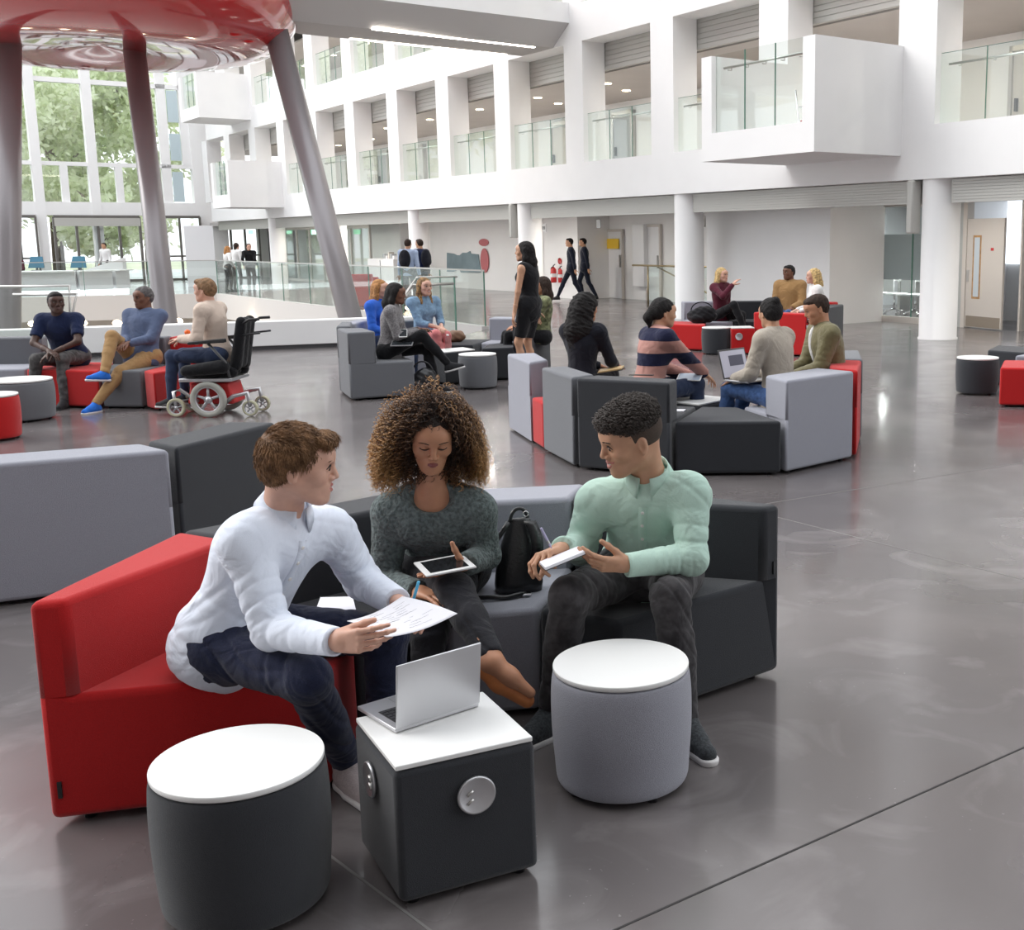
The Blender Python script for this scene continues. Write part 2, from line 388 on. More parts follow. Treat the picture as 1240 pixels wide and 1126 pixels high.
# meeting table and chairs inside, seen through the glass
t = empty('meeting_table', W(16.9, 5.6, 0), 'long white meeting table behind the frosted glass', 'table')
b = MB(); b.fbox(15.3, 18.6, 5.1, 6.2, .7, .74); b.build('tabletop', m_tabletop, t, bevel=.01)
for s in (15.6, 18.3):
    b = MB(); b.fbox(s-.04, s+.04, 5.2, 6.1, 0, .7); b.build('leg', m_steel, t)
for i in range(6):
    s = 15.4+i*.62; o = 4.6
    c = empty('meeting_chair', W(s, o, 0), 'white mesh-backed swivel chair behind the glass, %s from the right' % ORD[i], 'chair', 'swivel chairs in the meeting room')
    b = MB(); b.fbox(s-.22, s+.22, o-.2, o+.22, .42, .47); b.build('seat', m_white2, c, bevel=.015)
    b = MB(); b.fbox(s-.2, s+.2, o-.26, o-.22, .5, .88); b.build('backrest', m_white2, c, bevel=.012)
    b = MB(); b.tube([W(s, o, .42), W(s, o, .1)], .025)
    for q in range(5):
        a = q*2*PI/5; b.tube([W(s, o, .12), W(s+.26*math.cos(a), o+.26*math.sin(a), .05)], .015, 6); b.ell(W(s+.26*math.cos(a), o+.26*math.sin(a), .03), (.03, .03, .03), n=8)
    b.build('base', m_chrome, c)
b = MB(); b.fbox(16.4, 18.8, 8.3, 8.38, 1.25, 1.85)
tag(b.build('wall_display', m_frost), 'grey wall display inside the meeting room', 'screen')
# right-hand partition with the open door
pw = MB(); pw.fbox(14.36, 14.9, 2.66, 2.78, 0, 2.44); pw.fbox(3, 12.35, 2.66, 2.78, 0, 2.44)
struct(pw.build('wall_partition', mat('sage_grey_panel', (.44, .46, .45), .5)))
d_ = empty('door_1', W(14.3, 2.7, 0), None, None); d_['kind'] = 'structure'
# pale beige timber door, slightly open, with vision panel and kick plate
b = MB(); b.fbox(14.28, 14.37, 2.62, 2.82, 0, 2.4); b.fbox(13.02, 13.06, 2.62, 2.82, 0, 2.4) ; b.fbox(12.38, 12.46, 2.62, 2.82, 0, 2.4); b.fbox(12.4, 14.37, 2.62, 2.82, 2.34, 2.44); b.build('door_frame', m_beige, d_)
p0 = W(14.27, 2.66, 0); p1 = W(13.28, 2.46, 0)
def doorbox(u0, u1, z0, z1, th, m, name):
    a = p0+(p1-p0)*u0; c = p0+(p1-p0)*u1; b = MB(); b.wall(a, c, z0, z1, th); return b.build(name, m, d_)
doorbox(0, 1, .02, 2.02, .045, m_beige, 'door_leaf')
doorbox(.17, .40, .55, 1.72, .05, m_wood, 'vision_frame'); doorbox(.21, .36, .59, 1.68, .056, mat('vision_glass', (.55, .62, .68), .15), 'vision_glass')
doorbox(.03, .97, .03, .23, .052, m_kick, 'kick_plate'); doorbox(.02, .08, .86, 1.08, .07, m_steel, 'handle_plate')
doorbox(.66, .74, 1.44, 1.49, .052, m_redpaint, 'notice')
b = MB(); b.fbox(12.46, 13.02, 2.70, 2.72, .02, 2.34); b.build('side_glass', m_gwin, d_)
b = MB(); b.fbox(14.62, 14.74, 2.6, 2.65, 1.12, 1.42); tag(b.build('wall_switch', m_white2), 'small white control unit on the wall beside the beige door', 'switch')
b = MB(); b.fbox(12.2, 14.9, 4.6, 4.65, 1.15, 2.4); struct(b.build('window_3', emat('daylit_blind', (.86, .93, 1), .75)))  # emission on this panel stands in for daylight above the door
b = MB(); b.fbox(11.9, 15.0, 4.65, 4.8, 0, 2.44); b.fbox(14.9, 15.0, 2.8, 4.8, 0, 2.44); struct(b.build('wall_small_room', m_white2))
for s_ in (16.5, 19.):
    l = bpy.data.lights.new('meeting_fill', 'AREA'); l.energy = 60; l.size = .5; lo = bpy.data.objects.new('meeting_fill', l); COL.objects.link(lo); lo.location = W(s_, 5.2, 2.4)  # added fill that brightens the room behind the glass, no fixture here

# ---- ground storey back wall (middle) with doors, graphics and extinguishers
bw = MB(); bw.fbox(20.6, 42.6, 4.0, 4.2, 0, 2.44); bw.fbox(28.5, 30.4, 2.9, 4.0, 0, 2.44)
struct(bw.build('wall_back', m_white))
bw = MB(); bw.fbox(42.6, 57.4, 3.6, 4.0, 0, 2.44); bw.fbox(56.9, 57.3, .62, 1.15, 0, 2.9); bw.fbox(56.9, 57.3, 2.55, 3.6, 0, 2.9); struct(bw.build('wall_back_far', m_white))
def fdoor(x0, x1, ytop, o, label, notice=False, mt=m_white2):
    s1_, z = FP(x0, ytop, o); s0_, _ = FP(x1, ytop, o); z = min(z, 2.3)
    e = empty('door', W((s0_+s1_)/2, o, 0), label, 'door')
    b = MB(); b.fbox(s0_, s1_, o-.03, o, .01, z); b.build('door_leaf', mt, e)
    b = MB(); b.fbox(s0_-.07, s0_, o-.07, o, 0, z+.07); b.fbox(s1_, s1_+.07, o-.07, o, 0, z+.07); b.fbox(s0_, s1_, o-.07, o, z, z+.07); b.build('door_frame', m_beige, e)
    b = MB(); b.fbox(s0_+.06, s0_+.1, o-.08, o-.03, .9, 1.25); b.build('handle', m_steel, e)
    return e, s0_, s1_, z
e, a, c, z = fdoor(722, 754, 281, 3.98, 'white door with a yellow notice behind the walking men')
(sx0, zz), (sx1, z2) = FP(733.5, 301, 3.9), FP(748.5, 289, 3.9)
b = MB(); b.fbox(sx1, sx0, 3.90, 3.93, zz, z2); tag(b.build('notice', m_yellow), 'yellow notice fixed to the white door', 'notice')
b = MB(); 
for q in range(3): b.fbox(sx1+.06, sx0-.06, 3.893, 3.9, zz+.08+q*.1, zz+.11+q*.1)
o_ = b.build('notice_text', m_redpaint); o_.parent = bpy.data.objects['notice']
fdoor(785, 800, 275, 3.98, 'white double door leaf just left of the middle pillar')
b = MB(); s_a, z_a = FP(765, 272, 3.8); s_b, z_b = FP(780, 347, 3.8); b.fbox(s_b, s_a, 3.8, 3.98, z_b, z_a); tag(b.build('cabinet', m_white2, bevel=.01), 'tall white wall cabinet between the white doors', 'cabinet')
fdoor(506, 516, 297, 3.98, 'narrow door with timber vision panel behind the man in navy', mt=m_beige)
# extinguishers
def extinguisher(x, ytop, ybot, r, label):
    o = 2.82; s, z1 = FP(x, ytop, o); _, z0 = FP(x, ybot, o); z0 = max(z0, .35); e = empty('fire_extinguisher', W(s, o, z0), label, 'fire extinguisher', 'fire extinguishers on the wall')
    h = z1-z0; b = MB(); b.lathe([(0, 0), (r*.9, 0), (r, .03), (r, h*.72), (r*.5, h*.82), (r*.25, h*.85)], W(s, o-r, z0), 20); b.build('cylinder', m_redpaint, e)
    b = MB(); b.lathe([(r*1.01, h*.3), (r*1.01, h*.5)], W(s, o-r, z0), 20); b.build('label', m_white2, e)
    b = MB(); b.tube([W(s, o-r, z0+h*.84), W(s, o-r, z0+h*.93), W(s-.09, o-r, z0+h)], .015); b.build('valve', m_frame, e)
    b = MB(); b.tube([W(s, o-r, z0+h*.9), W(s+r*1.5, o-r, z0+h*.8), W(s+r*1.9, o-r, z0+h*.5), W(s+r*1.3, o-r, z0+h*.2)], .012); b.build('hose', m_rubber, e)
s_, _ = FP(675, 330, 2.85)
extinguisher(673, 320, 342, .085, 'larger red fire extinguisher with hose beside the walking men')
extinguisher(680.5, 322, 342, .065, 'smaller red fire extinguisher right of the larger one')
b = MB(); b.lathe([(0, 0), (.09, 0), (.09, .02)], W(FP(678, 316, 2.88)[0], 2.88, FP(678, 316, 2.88)[1]), 20, axis=-N); tag(b.build('alarm_call_point', m_redpaint), 'small round red alarm point above the extinguishers', 'alarm')
b = MB(); s, z = FP(652, 316, 2.88); b.fbox(s-.15, s+.15, 2.8, 2.9, z-.13, z+.15); tag(b.build('wall_unit', m_white2, bevel=.02), 'small white wall dispenser right of the standing woman', 'dispenser')
b = MB(); s, z = FP(657, 276, 2.3); b.fbox(s-.18, s+.18, 2.3, 2.33, z-.12, z+.12); ob = tag(b.build('hanging_sign', m_white2), 'small white hanging sign with black characters under the ceiling', 'sign')
b = MB()
for q in range(4): b.fbox(s-.13+q*.07, s-.09+q*.07, 2.295, 2.3, z-.05, z+.05)
c_ = b.build('lettering', m_frame); c_.parent = ob
b = MB(); b.fbox(s+.15, s+.18, 2.29, 2.3, z-.12, z+.12); c_ = b.build('stripe', m_redpaint); c_.parent = ob
b = MB(); s, z = FP(847, 268, 2.0); b.fbox(s-.2, s+.2, 2.0, 2.03, z-.13, z+.13); tag(b.build('hanging_sign', mat('sign_grey', (.25, .24, .24), .5)), 'dark grey hanging sign right of the middle pillar', 'sign')
b = MB(); s, z = FP(724.5, 271, 2.3); b.fbox(s-.09, s+.09, 2.3, 2.33, z-.11, z+.11); tag(b.build('hanging_sign', m_frost), 'tiny grey hanging sign above the walking men', 'sign')
# wall graphics
def fdisc(x, y, rx, rz, o, m, name, label, n=40):
    s, z = FP(x, y, o); b = MB()
    ring = [W(s+rx*math.cos(2*PI*i/n), o, z+rz*math.sin(2*PI*i/n)) for i in range(n)]; back = [p+N*.02 for p in ring]
    b.add(ring+back, [tuple(range(n)), tuple(range(n, 2*n))[::-1]]+[(i, n+i, n+(i+1) % n, (i+1) % n) for i in range(n)])
    return tag(b.build(name, m), label, 'wall graphic')
fdisc(585.5, 293.5, .36, .125, 3.97, m_pinkred, 'wall_graphic', 'small red oval wall graphic above the larger red oval')
fdisc(586.5, 315.5, .30, .42, 3.95, m_pinkred, 'wall_graphic', 'large upright red oval wall graphic')
gp = [(541,306),(549,307),(553,309),(556.5,309),(560,306),(565,306),(569,304),(570,307),(579,308),(582,330),(571,330),(558,330),(556,326),(549,329),(541,329)]
b = MB(); q = []
for x, y in gp:
    s, z = FP(x, y, 3.96); q.append((s, z))
n = len(q); vs = [W(s, 3.96, z) for s, z in q]+[W(s, 3.98, z) for s, z in q]
b.add(vs, [tuple(range(n))[::-1], tuple(range(n, 2*n))]+[(i, (i+1) % n, n+(i+1) % n, n+i) for i in range(n)])
tag(b.build('wall_graphic', m_teal), 'torn-edged teal grey wall graphic left of the red ovals', 'wall graphic')
# stair rail + steps between middle pillar and white box
st = empty('staircase', W(22.5, 3.0, 0), 'white stair with brass-toned handrail seen left and right of the middle pillar', 'stairs')
b = MB()
for i in range(9): b.fbox(21.0+i*.28, 21.28+i*.28, 2.9, 3.95, 0, .17*(9-i)) 
b.build('steps', m_white2, st)
b = MB(); b.fbox(20.9, 24.6, 2.6, 2.62, .05, 1.05); b.build('glass_pane', m_glass, st)
b = MB(); b.tube([W(25.3, 2.6, 1.02), W(20.7, 2.6, 1.02)], .025); b.tube([W(24.6, 2.6, 0), W(24.6, 2.6, 1.02)], .02); b.tube([W(24.3, 2.7, .98), W(21.6, 2.7, .2)], .02); b.tube([W(20.9, 2.7, 1.0), W(20.5, 2.7, .6)], .02)
b.build('handrail', mat('brass_rail', (.42, .34, .20), .35, metal=.8), st)

# ---- far left ground storey: glazed rooms and doors
def gl(s0, s1, o, label, dark=False):
    e = empty('glazed_partition', W((s0+s1)/2, o, 0), label, 'glass partition')
    b = MB(); b.fbox(s0, s1, o, o+.02, .1, 2.2); b.build('glass_pane', m_glass, e)
    b = MB(); n = max(1, int((s1-s0)/1.3))
    for i in range(n+1): sx = s0+(s1-s0)*i/n; b.fbox(sx-.04, sx+.04, o-.03, o+.05, 0, 2.44)
    b.fbox(s0, s1, o-.03, o+.05, 2.2, 2.44); b.fbox(s0, s1, o-.03, o+.05, 0, .1); b.build('frame', m_louv if not dark else m_frame, e)
gl(42.7, 46.6, 2.4, 'glass partition right of the leaning grey column'); gl(47.8, 52.6, 2.4, 'glass partition left of the leaning grey column'); gl(53.2, 56.8, 3.0, 'dark framed glass screen behind the far left round pillar', True)
for x, y, lb in ((303, 281, 'green exit sign above the far left doors'), (380, 281, 'green exit sign left of the leaning grey column'), (212, 261, 'green exit sign above the far entrance doors')):
    o = 1.5 if x > 220 else -.9
    s, z = FP(x, y, o); b = MB(); b.fbox(s-.3, s+.3, o, o+.05, z-.09, z+.09); tag(b.build('exit_sign', m_exit), lb, 'exit sign', 'green exit signs')
# white cupboard with papers (x 445-472)
s_a, z_a = FP(445, 313, 1.9); s_b, _ = FP(476, 313, 1.9); b = MB(); b.fbox(s_b, s_a, 1.9, 2.3, 0, z_a)
cu = empty('cupboard', W((s_a+s_b)/2, 1.9, 0), 'white cupboard left of the men with backpacks', 'cupboard'); b.build('body', m_white2, cu, bevel=.01)
b = MB(); b.fbox((s_a+s_b)/2-.01, (s_a+s_b)/2+.01, 1.885, 1.9, .1, z_a-.05); b.build('door_gap', m_frame, cu)
for i in range(5):
    s = s_b+.15+i*.22; b = MB(); b.fbox(s, s+.12, 2.0, 2.2, z_a, z_a+.12+.06*(i % 3))
    tag(b.build('box_file', [m_white2, m_frost, m_beige][i % 3], bevel=.004), 'small pale box file on top of the white cupboard, %s from the right' % ORD[i], 'box file', 'box files on the cupboard')

# ---- big balcony (box with a glazed front)
def balcony(s0, s1, o, z0, z1, label, th=.28):
    e = empty('balcony', W((s0+s1)/2, 0, z0), label, 'balcony')
    b = MB()
    b.fbox(s0, s1, o, 0, z0, z0+.12)                 # floor slab
    b.fbox(s0, s0+th, o, 0, z0+.12, z1); b.fbox(s1-th, s1, o, 0, z0+.12, z1)       # cheeks
    b.fbox(s0+th, s1-th, o, o+th, z0+.12, z0+.47)    # lower front
    b.build('parapet', m_white, e)
    b = MB(); b.fbox(s0+th, s1-th, o+.1, o+.118, z0+.47, z1+.02); b.build('glass_pane', m_glass, e)
    b = MB()
    for i in (1, 2): sx = s0+th+(s1-s0-2*th)*i/3; b.fbox(sx-.006, sx+.006, o+.098, o+.12, z0+.47, z1+.02)
    b.build('glass_edge', m_glassedge, e)
    b = MB(); b.tube([W(s0+th+.02, o+.2, z1-.2), W(s1-th-.1, o+.2, z1-.2)], .022)
    for i in range(5): sx = s0+th+.2+(s1-s0-2*th-.5)*i/4; b.tube([W(sx, o+.12, z1-.26), W(sx, o+.2, z1-.26), W(sx, o+.2, z1-.2)], .01, 6)
    b.build('handrail', m_steel, e)
    return e
balcony(13.56, 16.42, -1.98, 3.03, 4.79, 'large white box balcony with a glass front, upper right')
balcony(45.1, 47.4, -2.0, 3.0, 4.72, 'lower white box balcony at the far left end of the facade')
balcony(48.5, 51.2, -2.0, 6.55, 8.3, 'upper white box balcony at the far left end of the facade')
# red armchair on the balcony
bc = W(14.15, -1.2, 3.15)
ch = empty('armchair', bc, 'red-seated chrome armchair on the big balcony', 'chair')
def lp(a, b_, c): return bc+D*a+N*b_+np.array([0, 0, c])
b = MB(); b.hexa([lp(.35,-.22,.42),lp(-.12,-.22,.40),lp(-.12,.25,.40),lp(.35,.25,.42),lp(.35,-.22,.46),lp(-.12,-.22,.45),lp(-.12,.25,.45),lp(.35,.25,.46)]); b.build('seat', m_redpaint, ch, bevel=.01)
b = MB(); b.hexa([lp(-.18,-.2,.48),lp(-.14,-.2,.48),lp(-.14,.25,.48),lp(-.18,.25,.48),lp(-.26,-.2,.86),lp(-.22,-.2,.86),lp(-.22,.25,.86),lp(-.26,.25,.86)]); b.build('backrest', m_redpaint, ch, bevel=.01)
b = MB()
for q in (-.26, .29): b.tube([lp(.42,q,.95), lp(.33,q,.42), lp(-.15,q,.42), lp(-.2,q,0)], .013); b.tube([lp(.33,q,.66), lp(-.15,q,.68)], .013); b.tube([lp(.33,q,.42), lp(.38,q,0)], .013)
b.build('frame', m_chrome, ch)

# ---- bridge with light strips
zb = 6.22
Lf, Ln = G(362, 41, zb), G(315, 21, zb); Rf, Rn = G(632, 68, zb), G(670, 58, zb)
ux = (Rn-Ln)/np.linalg.norm(Rn-Ln); out = np.array([ux[1], -ux[0], 0.])
Ro = G(686, 30, 6.68); Lo_ = Ln+out*.8+ux*-.6; Lo_[2] = 6.68
Ro = Rn+out*.75+ux*.9; Ro[2] = 6.68
b = MB()
up = np.array([0, 0, 1.])
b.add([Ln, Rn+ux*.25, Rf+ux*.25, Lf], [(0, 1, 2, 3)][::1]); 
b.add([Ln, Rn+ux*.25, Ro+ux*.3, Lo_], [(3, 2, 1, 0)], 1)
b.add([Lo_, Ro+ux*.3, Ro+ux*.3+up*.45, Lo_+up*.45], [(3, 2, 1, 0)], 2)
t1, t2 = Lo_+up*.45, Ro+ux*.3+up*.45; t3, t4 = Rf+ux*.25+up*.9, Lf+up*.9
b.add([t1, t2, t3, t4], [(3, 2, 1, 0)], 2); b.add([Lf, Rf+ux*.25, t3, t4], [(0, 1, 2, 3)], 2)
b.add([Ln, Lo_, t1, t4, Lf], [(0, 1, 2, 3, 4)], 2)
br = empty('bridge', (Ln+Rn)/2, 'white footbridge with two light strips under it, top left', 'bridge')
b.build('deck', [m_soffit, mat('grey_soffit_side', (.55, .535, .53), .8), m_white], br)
for (p, q, lb) in (((451, 35), (647, 57), 'n'), ((424, 46.5), (613, 66), 'f')):
    A, B_ = G(*p, zb-.004), G(*q, zb-.004); b = MB(); b.wall(A, B_, zb-.02, zb+.02, .075); b.build('light_strip', m_lamp, br)

# ---- red pod on slanted columns
pc = np.array([-11.75, 24.6, .55]); 
prof = [(0, 5.15), (1.2, 5.02), (2.2, 4.95), (2.9, 4.98), (3.4, 5.14), (3.78, 5.45), (4.0, 5.9), (4.15, 6.6), (4.2, 7.6), (4.1, 9), (3.6, 10.4), (2.4, 11.4), (0, 11.8)]
# smooth the profile
def chaik(p, n=3):
    for _ in range(n):
        q = [p[0]]
        for i in range(len(p)-1):
            a, b_ = np.array(p[i]), np.array(p[i+1]); q += [tuple(a*.75+b_*.25), tuple(a*.25+b_*.75)]
        q.append(p[-1]); p = q
    return p
b = MB(); b.lathe(chaik(prof), pc, 128)
tag(b.build('red_pod', m_red_gloss), 'huge glossy red rounded pod hanging over the hall, top left', 'pod')
cols = [((9, 66, 23.4), (9, 440, 23.4), .25, 'upright grey column at the left edge of the picture'), ((165, 80, 25.0), (203, 402, 24.2), .222, 'slim leaning grey column behind the seated man in blue'),
        ((338, 52, 24.9), (424, 384, 24.2), .243, 'slanting grey column leaning towards the middle sofas')]
for (t_, b0, r, lb) in cols:
    A, B_ = at(*t_), at(*b0); d = (B_-A)/np.linalg.norm(B_-A)
    bot = A+d*((A[2]+3.6)/-d[2]); top = A-d*.35
    b = MB(); b.tube([top, bot], r, 40, caps=True); tag(b.build('slanted_column', m_col), lb, 'column', 'grey columns under the red pod')

# ---- curtain wall at the far end
SC = 57.0
cwm = MB()
ol = -26.
def cbox(o0, o1, z0, z1, d0=0, d1=.25, B_=cwm): B_.fbox(SC+d0, SC+d1, o0, o1, z0, z1)
cbox(ol, .6, 2.92, 3.5, -.1, .5); cbox(ol, -.2, 5.05, 5.22, 0, .25); cbox(ol, -.2, 8.55, 8.75, 0, .25); cbox(ol, -.2, 12.2, 12.4); cbox(ol, 1, 13.8, 14.4)
for i in range(10):
    o = -4.42-2.2*i; cbox(o-.19, o+.19, 0, 14, -.15, .3); cbox(o+1.0-.1, o+1.2, 3.5, 5.05)
o = -2.3; cbox(o-.16, o+.16, 0, 14, -.1, .3); cbox(-.25, .62, 3.5, 14, -.1, .3); cbox(-1.55, -1.15, 3.5, 14); cbox(-.62, -.25, 5.2, 14)
cbox(-.05, .62, 0, 2.92, -.1, .3)
cwm2 = struct(cwm.build('wall_end', m_white))
gw = MB(); cbox(ol, .3, 3.5, 13.8, .1, .12, gw); struct(gw.build('window_1', m_gwin))
pn = MB()
for z0, z1 in ((3.55, 4.9), (5.4, 6.6), (7.1, 8.5)): cbox(-1.12, -.66, z0, z1, -.02, .05, pn)
struct(pn.build('window_2', mat('blue_grey_glazing', (.52, .62, .66), .15)))
# entrance doors with dark frames
for nm, oa, ob, lb in (('revolving_entrance', -6.2, -2.75, 'wide dark framed glass entrance between the left and middle columns'), ('side_entrance', -1.95, -.15, 'dark framed glass side entrance right of the middle column'), ('side_entrance', -8.2, -6.9, 'dark framed glass entrance beside the left column'), ('side_entrance', 1.2, 2.5, 'dark framed glass doors behind the people at the far left of the facade')):
    e = empty(nm, W(SC, (oa+ob)/2, 0), lb, 'entrance')
    b = MB(); cbox(oa, ob, .05, 2.85, -.3, -.28, b); b.build('glass_pane', m_gwin, e)
    b = MB(); nn = 4 if ob-oa > 3 else 2
    for i in range(nn+1):
        o = oa+(ob-oa)*i/nn; w = .05 if nn == 4 else .04; cbox(o-w, o+w, 0, 2.85, -.36, -.22, b)
    cbox(oa, ob, 2.8, 2.92, -.36, -.22, b); cbox(oa, ob, 0, .09, -.36, -.22, b)
    if nn == 2: cbox(oa, ob, 1.05, 1.13, -.36, -.22, b)
    b.build('frame', mat('bronze_frame', (.16, .15, .14), .35, metal=.5) , e)
    if nn == 4:
        b = MB(); cbox(oa, ob, 2.45, 2.8, -.45, -.36, b); b.build('header', m_louv, e)
# outside ground, trees
og = MB(); og.fbox(SC+.6, SC+60, -70, 30, -.35, -.05); struct(og.build('ground', mat('lawn', (.50, .50, .36), .9, noise=.2, nscale=.3)))
def leafmat(name, c1, c2):
    m = mat(name, c1, .6, dark=c2, nscale=.7); nt = m.node_tree; o = [n for n in nt.nodes if n.type == 'OUTPUT_MATERIAL'][0]
    t = nt.nodes.new('ShaderNodeBsdfTranslucent'); t.inputs[0].default_value = (*c1, 1); a = nt.nodes.new('ShaderNodeMixShader'); a.inputs[0].default_value = .5
    nt.links.new(nt.nodes['Principled BSDF'].outputs[0], a.inputs[1]); nt.links.new(t.outputs[0], a.inputs[2]); nt.links.new(a.outputs[0], o.inputs[0]); return m
def tree(c, h, r, col, label, n=9000, leaf=.21):
    e = empty('tree', c, label, 'tree', 'trees outside the glass wall')
    b = MB(); b.tube([c, c+np.array([.1, 0, h*.35]), c+np.array([-.1, .2, h*.8])], [.32, .25, .1], 12)
    for q in range(7):
        a = q*.9; b.tube([c+np.array([0, 0, h*(.3+.07*q)]), c+np.array([r*.7*math.cos(a), r*.7*math.sin(a), h*(.5+.06*q)])], [.12, .03], 6)
    b.build('trunk', mat('bark', (.16, .13, .10), .9, noise=.2), e)
    cl_ = rng.normal(size=(60, 3)); cl_ /= np.linalg.norm(cl_, axis=1)[:, None]; cl_ *= (rng.random((60, 1))**.4)
    cc = c+np.array([0, 0, h*.6])+cl_*np.array([r, r, h*.42])
    idx = rng.integers(0, 60, n); P = cc[idx]+rng.normal(size=(n, 3))*np.array([.85, .85, .6])*r*.17
    A = rng.normal(size=(n, 3)); A /= np.linalg.norm(A, axis=1)[:, None]; B_ = np.cross(A, rng.normal(size=(n, 3))); B_ /= np.linalg.norm(B_, axis=1)[:, None]
    s = leaf*(.6+.8*rng.random((n, 1)))
    V = np.stack([P-A*s, P+B_*s*.5, P+A*s, P-B_*s*.5], 1).reshape(-1, 3)
    me = bpy.data.meshes.new('foliage'); me.from_pydata(V.tolist(), [], np.arange(n*4).reshape(-1, 4).tolist())
    link('foliage', me, col, e)
g1 = leafmat('leaf_green', (.80, .86, .62), (.52, .60, .36)); g2 = leafmat('leaf_light', (.88, .92, .72), (.66, .74, .48))
tl = ['broad dark green tree behind the left window bay', 'pale green tree between the left and middle columns', 'broad tree directly behind the entrance doors', 'tree seen between the middle column and white wall', 'tall tree beyond the leftmost pane', 'small light tree right of the entrance']
for i, (s, o, h, r) in enumerate([(68, -13, 15, 4.4), (66, -7.5, 14, 3.9), (71, -4.0, 16, 4.2), (70, 0.5, 13, 3.6), (74, -18, 17, 5), (65, -3.0, 5.5, 2.0)]):
    tree(W(s, o, -.05), h, r, [g1, g2][i % 2], tl[i], n=11000 if i < 5 else 3500)
# outside pavilion wall glimpsed
# ---- reception desk
dk = empty('reception_desk', G(100, 356), 'long white reception desk in front of the entrance', 'desk')
Lq = [G(-60, 361), G(20, 359), G(95, 357.5), G(135, 356), G(152, 355)]
def deskprism(z0, z1, pts, th, m, name):
    b = MB()
    for i in range(len(pts)-1): b.wall(pts[i], pts[i+1], z0, z1, th)
    b.build(name, m, dk)
deskprism(0, .18, Lq, .35, emat('desk_plinth_glow', (.95, .97, 1), .8), 'plinth_light')
deskprism(.18, .78, Lq, .5, m_white2, 'body'); 
deskprism(.78, .82, Lq, .9, m_white, 'counter')
b = MB(); A = Lq[2]+(Lq[3]-Lq[2])*.25; B_ = Lq[4]
def up3(p, z): return np.array([p[0], p[1], z])
n_ = np.array([0, .25, 0]); A1 = Lq[3]
b.hexa([up3(A, .8), up3(B_, .8), up3(B_+n_, .8), up3(A+n_, .8), up3(A, .82), up3(B_, 1.2), up3(B_+n_, 1.2), up3(A+n_, .82)])
b.build('raised_end', m_white2, dk)
for i, (x, lb) in enumerate(((45, 'left'), (96, 'right'))):
    P = G(x, 357.5); P[2] = .82
    mo = empty('computer_monitor', P, 'teal-backed monitor on the reception desk, %s one' % lb, 'monitor', 'monitors on the reception desk')
    b = MB(); b.hexa([P+np.array(q) for q in [(-.27, .1, .08), (.27, .1, .08), (.27, .14, .08), (-.27, .14, .08), (-.2, .18, .46), (.2, .18, .46), (.2, .22, .46), (-.2, .22, .46)]]); b.build('screen_back', m_bluepl, mo, bevel=.01)
    b = MB(); b.box(P+np.array([-.12, .0, 0]), P+np.array([.12, .22, .02])); b.box(P+np.array([-.03, .14, .02]), P+np.array([.03, .18, .2])); b.build('stand', m_frame, mo)
b = MB(); A = G(228, 347); b.wall(A, A+np.array([1.0, .35, 0]), 0, 2.35, .12)
tag(b.build('display_panel', m_white2), 'tall plain light grey display panel by the entrance', 'panel')

# ---- far-side glass along the void
def glassrun(pts, z, h, n, label, rail=False, post=False):
    e = empty('glass_balustrade', (pts[0][0], pts[0][1], z), label, 'balustrade')
    b = MB()
    for i in range(len(pts)-1): b.wall(pts[i], pts[i+1], z, z+h, .02)
    b.build('glass_pane', m_glass, e)
    b = MB()
    for i in range(len(pts)-1):
        b.wall(pts[i], pts[i+1], z+h, z+h+.03, .035)
    b.build('top_rail', m_steel, e)
    b = MB()
    for i in range(len(pts)-1):
        p, q = np.array(pts[i][:2]), np.array(pts[i+1][:2])
        for k in range(n[i]+1):
            c = p+(q-p)*k/n[i]; d = (q-p)/np.linalg.norm(q-p)*.008; b.wall(c-d, c+d, z, z+h, .024)
    b.build('glass_edge', m_glassedge, e)
glassrun([(-3.66, 22.3), vP[2], vP[3]], .06, 1.05, [4, 5], 'long clear glass balustrade along the far edge of the stair void')
glassrun([vP[3], vP[4], vP[5], vP[6]], .06, 1.05, [1, 2, 7], 'clear glass balustrade in front of the reception desk')
# low white wall this side of the void
lwl = MB(); a = np.array([-16.0, 14.62]); c = np.array([-3.95, 19.6]); lwl.wall(a, c, .06, .45, .32); o_ = lwl.build('low_wall', m_white, bevel=.012); tag(o_, 'low white wall bench along the near side of the stair void', 'wall')
b = MB(); b.wall(a, c, 0, .06, .24); b.build('plinth', m_frame, o_, world=False)
# stair rail by the women
sr = empty('stair_balustrade', G(548, 413), 'glass stair balustrade with steel handrail behind the woman in denim', 'balustrade')
A, B_ = G(505, 417), G(553, 412.5); b = MB(); b.wall(A, B_, 0, 1.08, .02); b.build('glass_pane', m_glass, sr)
b = MB(); b.wall(A, B_, 1.08, 1.085, .02); d = (B_-A)/np.linalg.norm(B_-A); b.wall(B_-d*.01, B_+d*.01, 0, 1.08, .024); b.build('glass_edge', m_glassedge, sr)
b = MB(); h = np.array([0, -.08, 0]); p1_ = A+h+[0, 0, .98]; p2_ = B_+h+[0, 0, .98]; p3_ = at(470, 386, A[1]+1.2)
dirn = (p3_-p1_); b.tube([p2_, p1_, p1_+dirn*1.6], .024, 10); b.tube([p1_+[0, .35, .12], p1_+[0, .35, .12]+dirn*1.6], .02, 8); b.tube([p2_+[0, .35, .1], p1_+[0, .35, .12]], .015, 8); b.build('handrail', m_steel, sr)
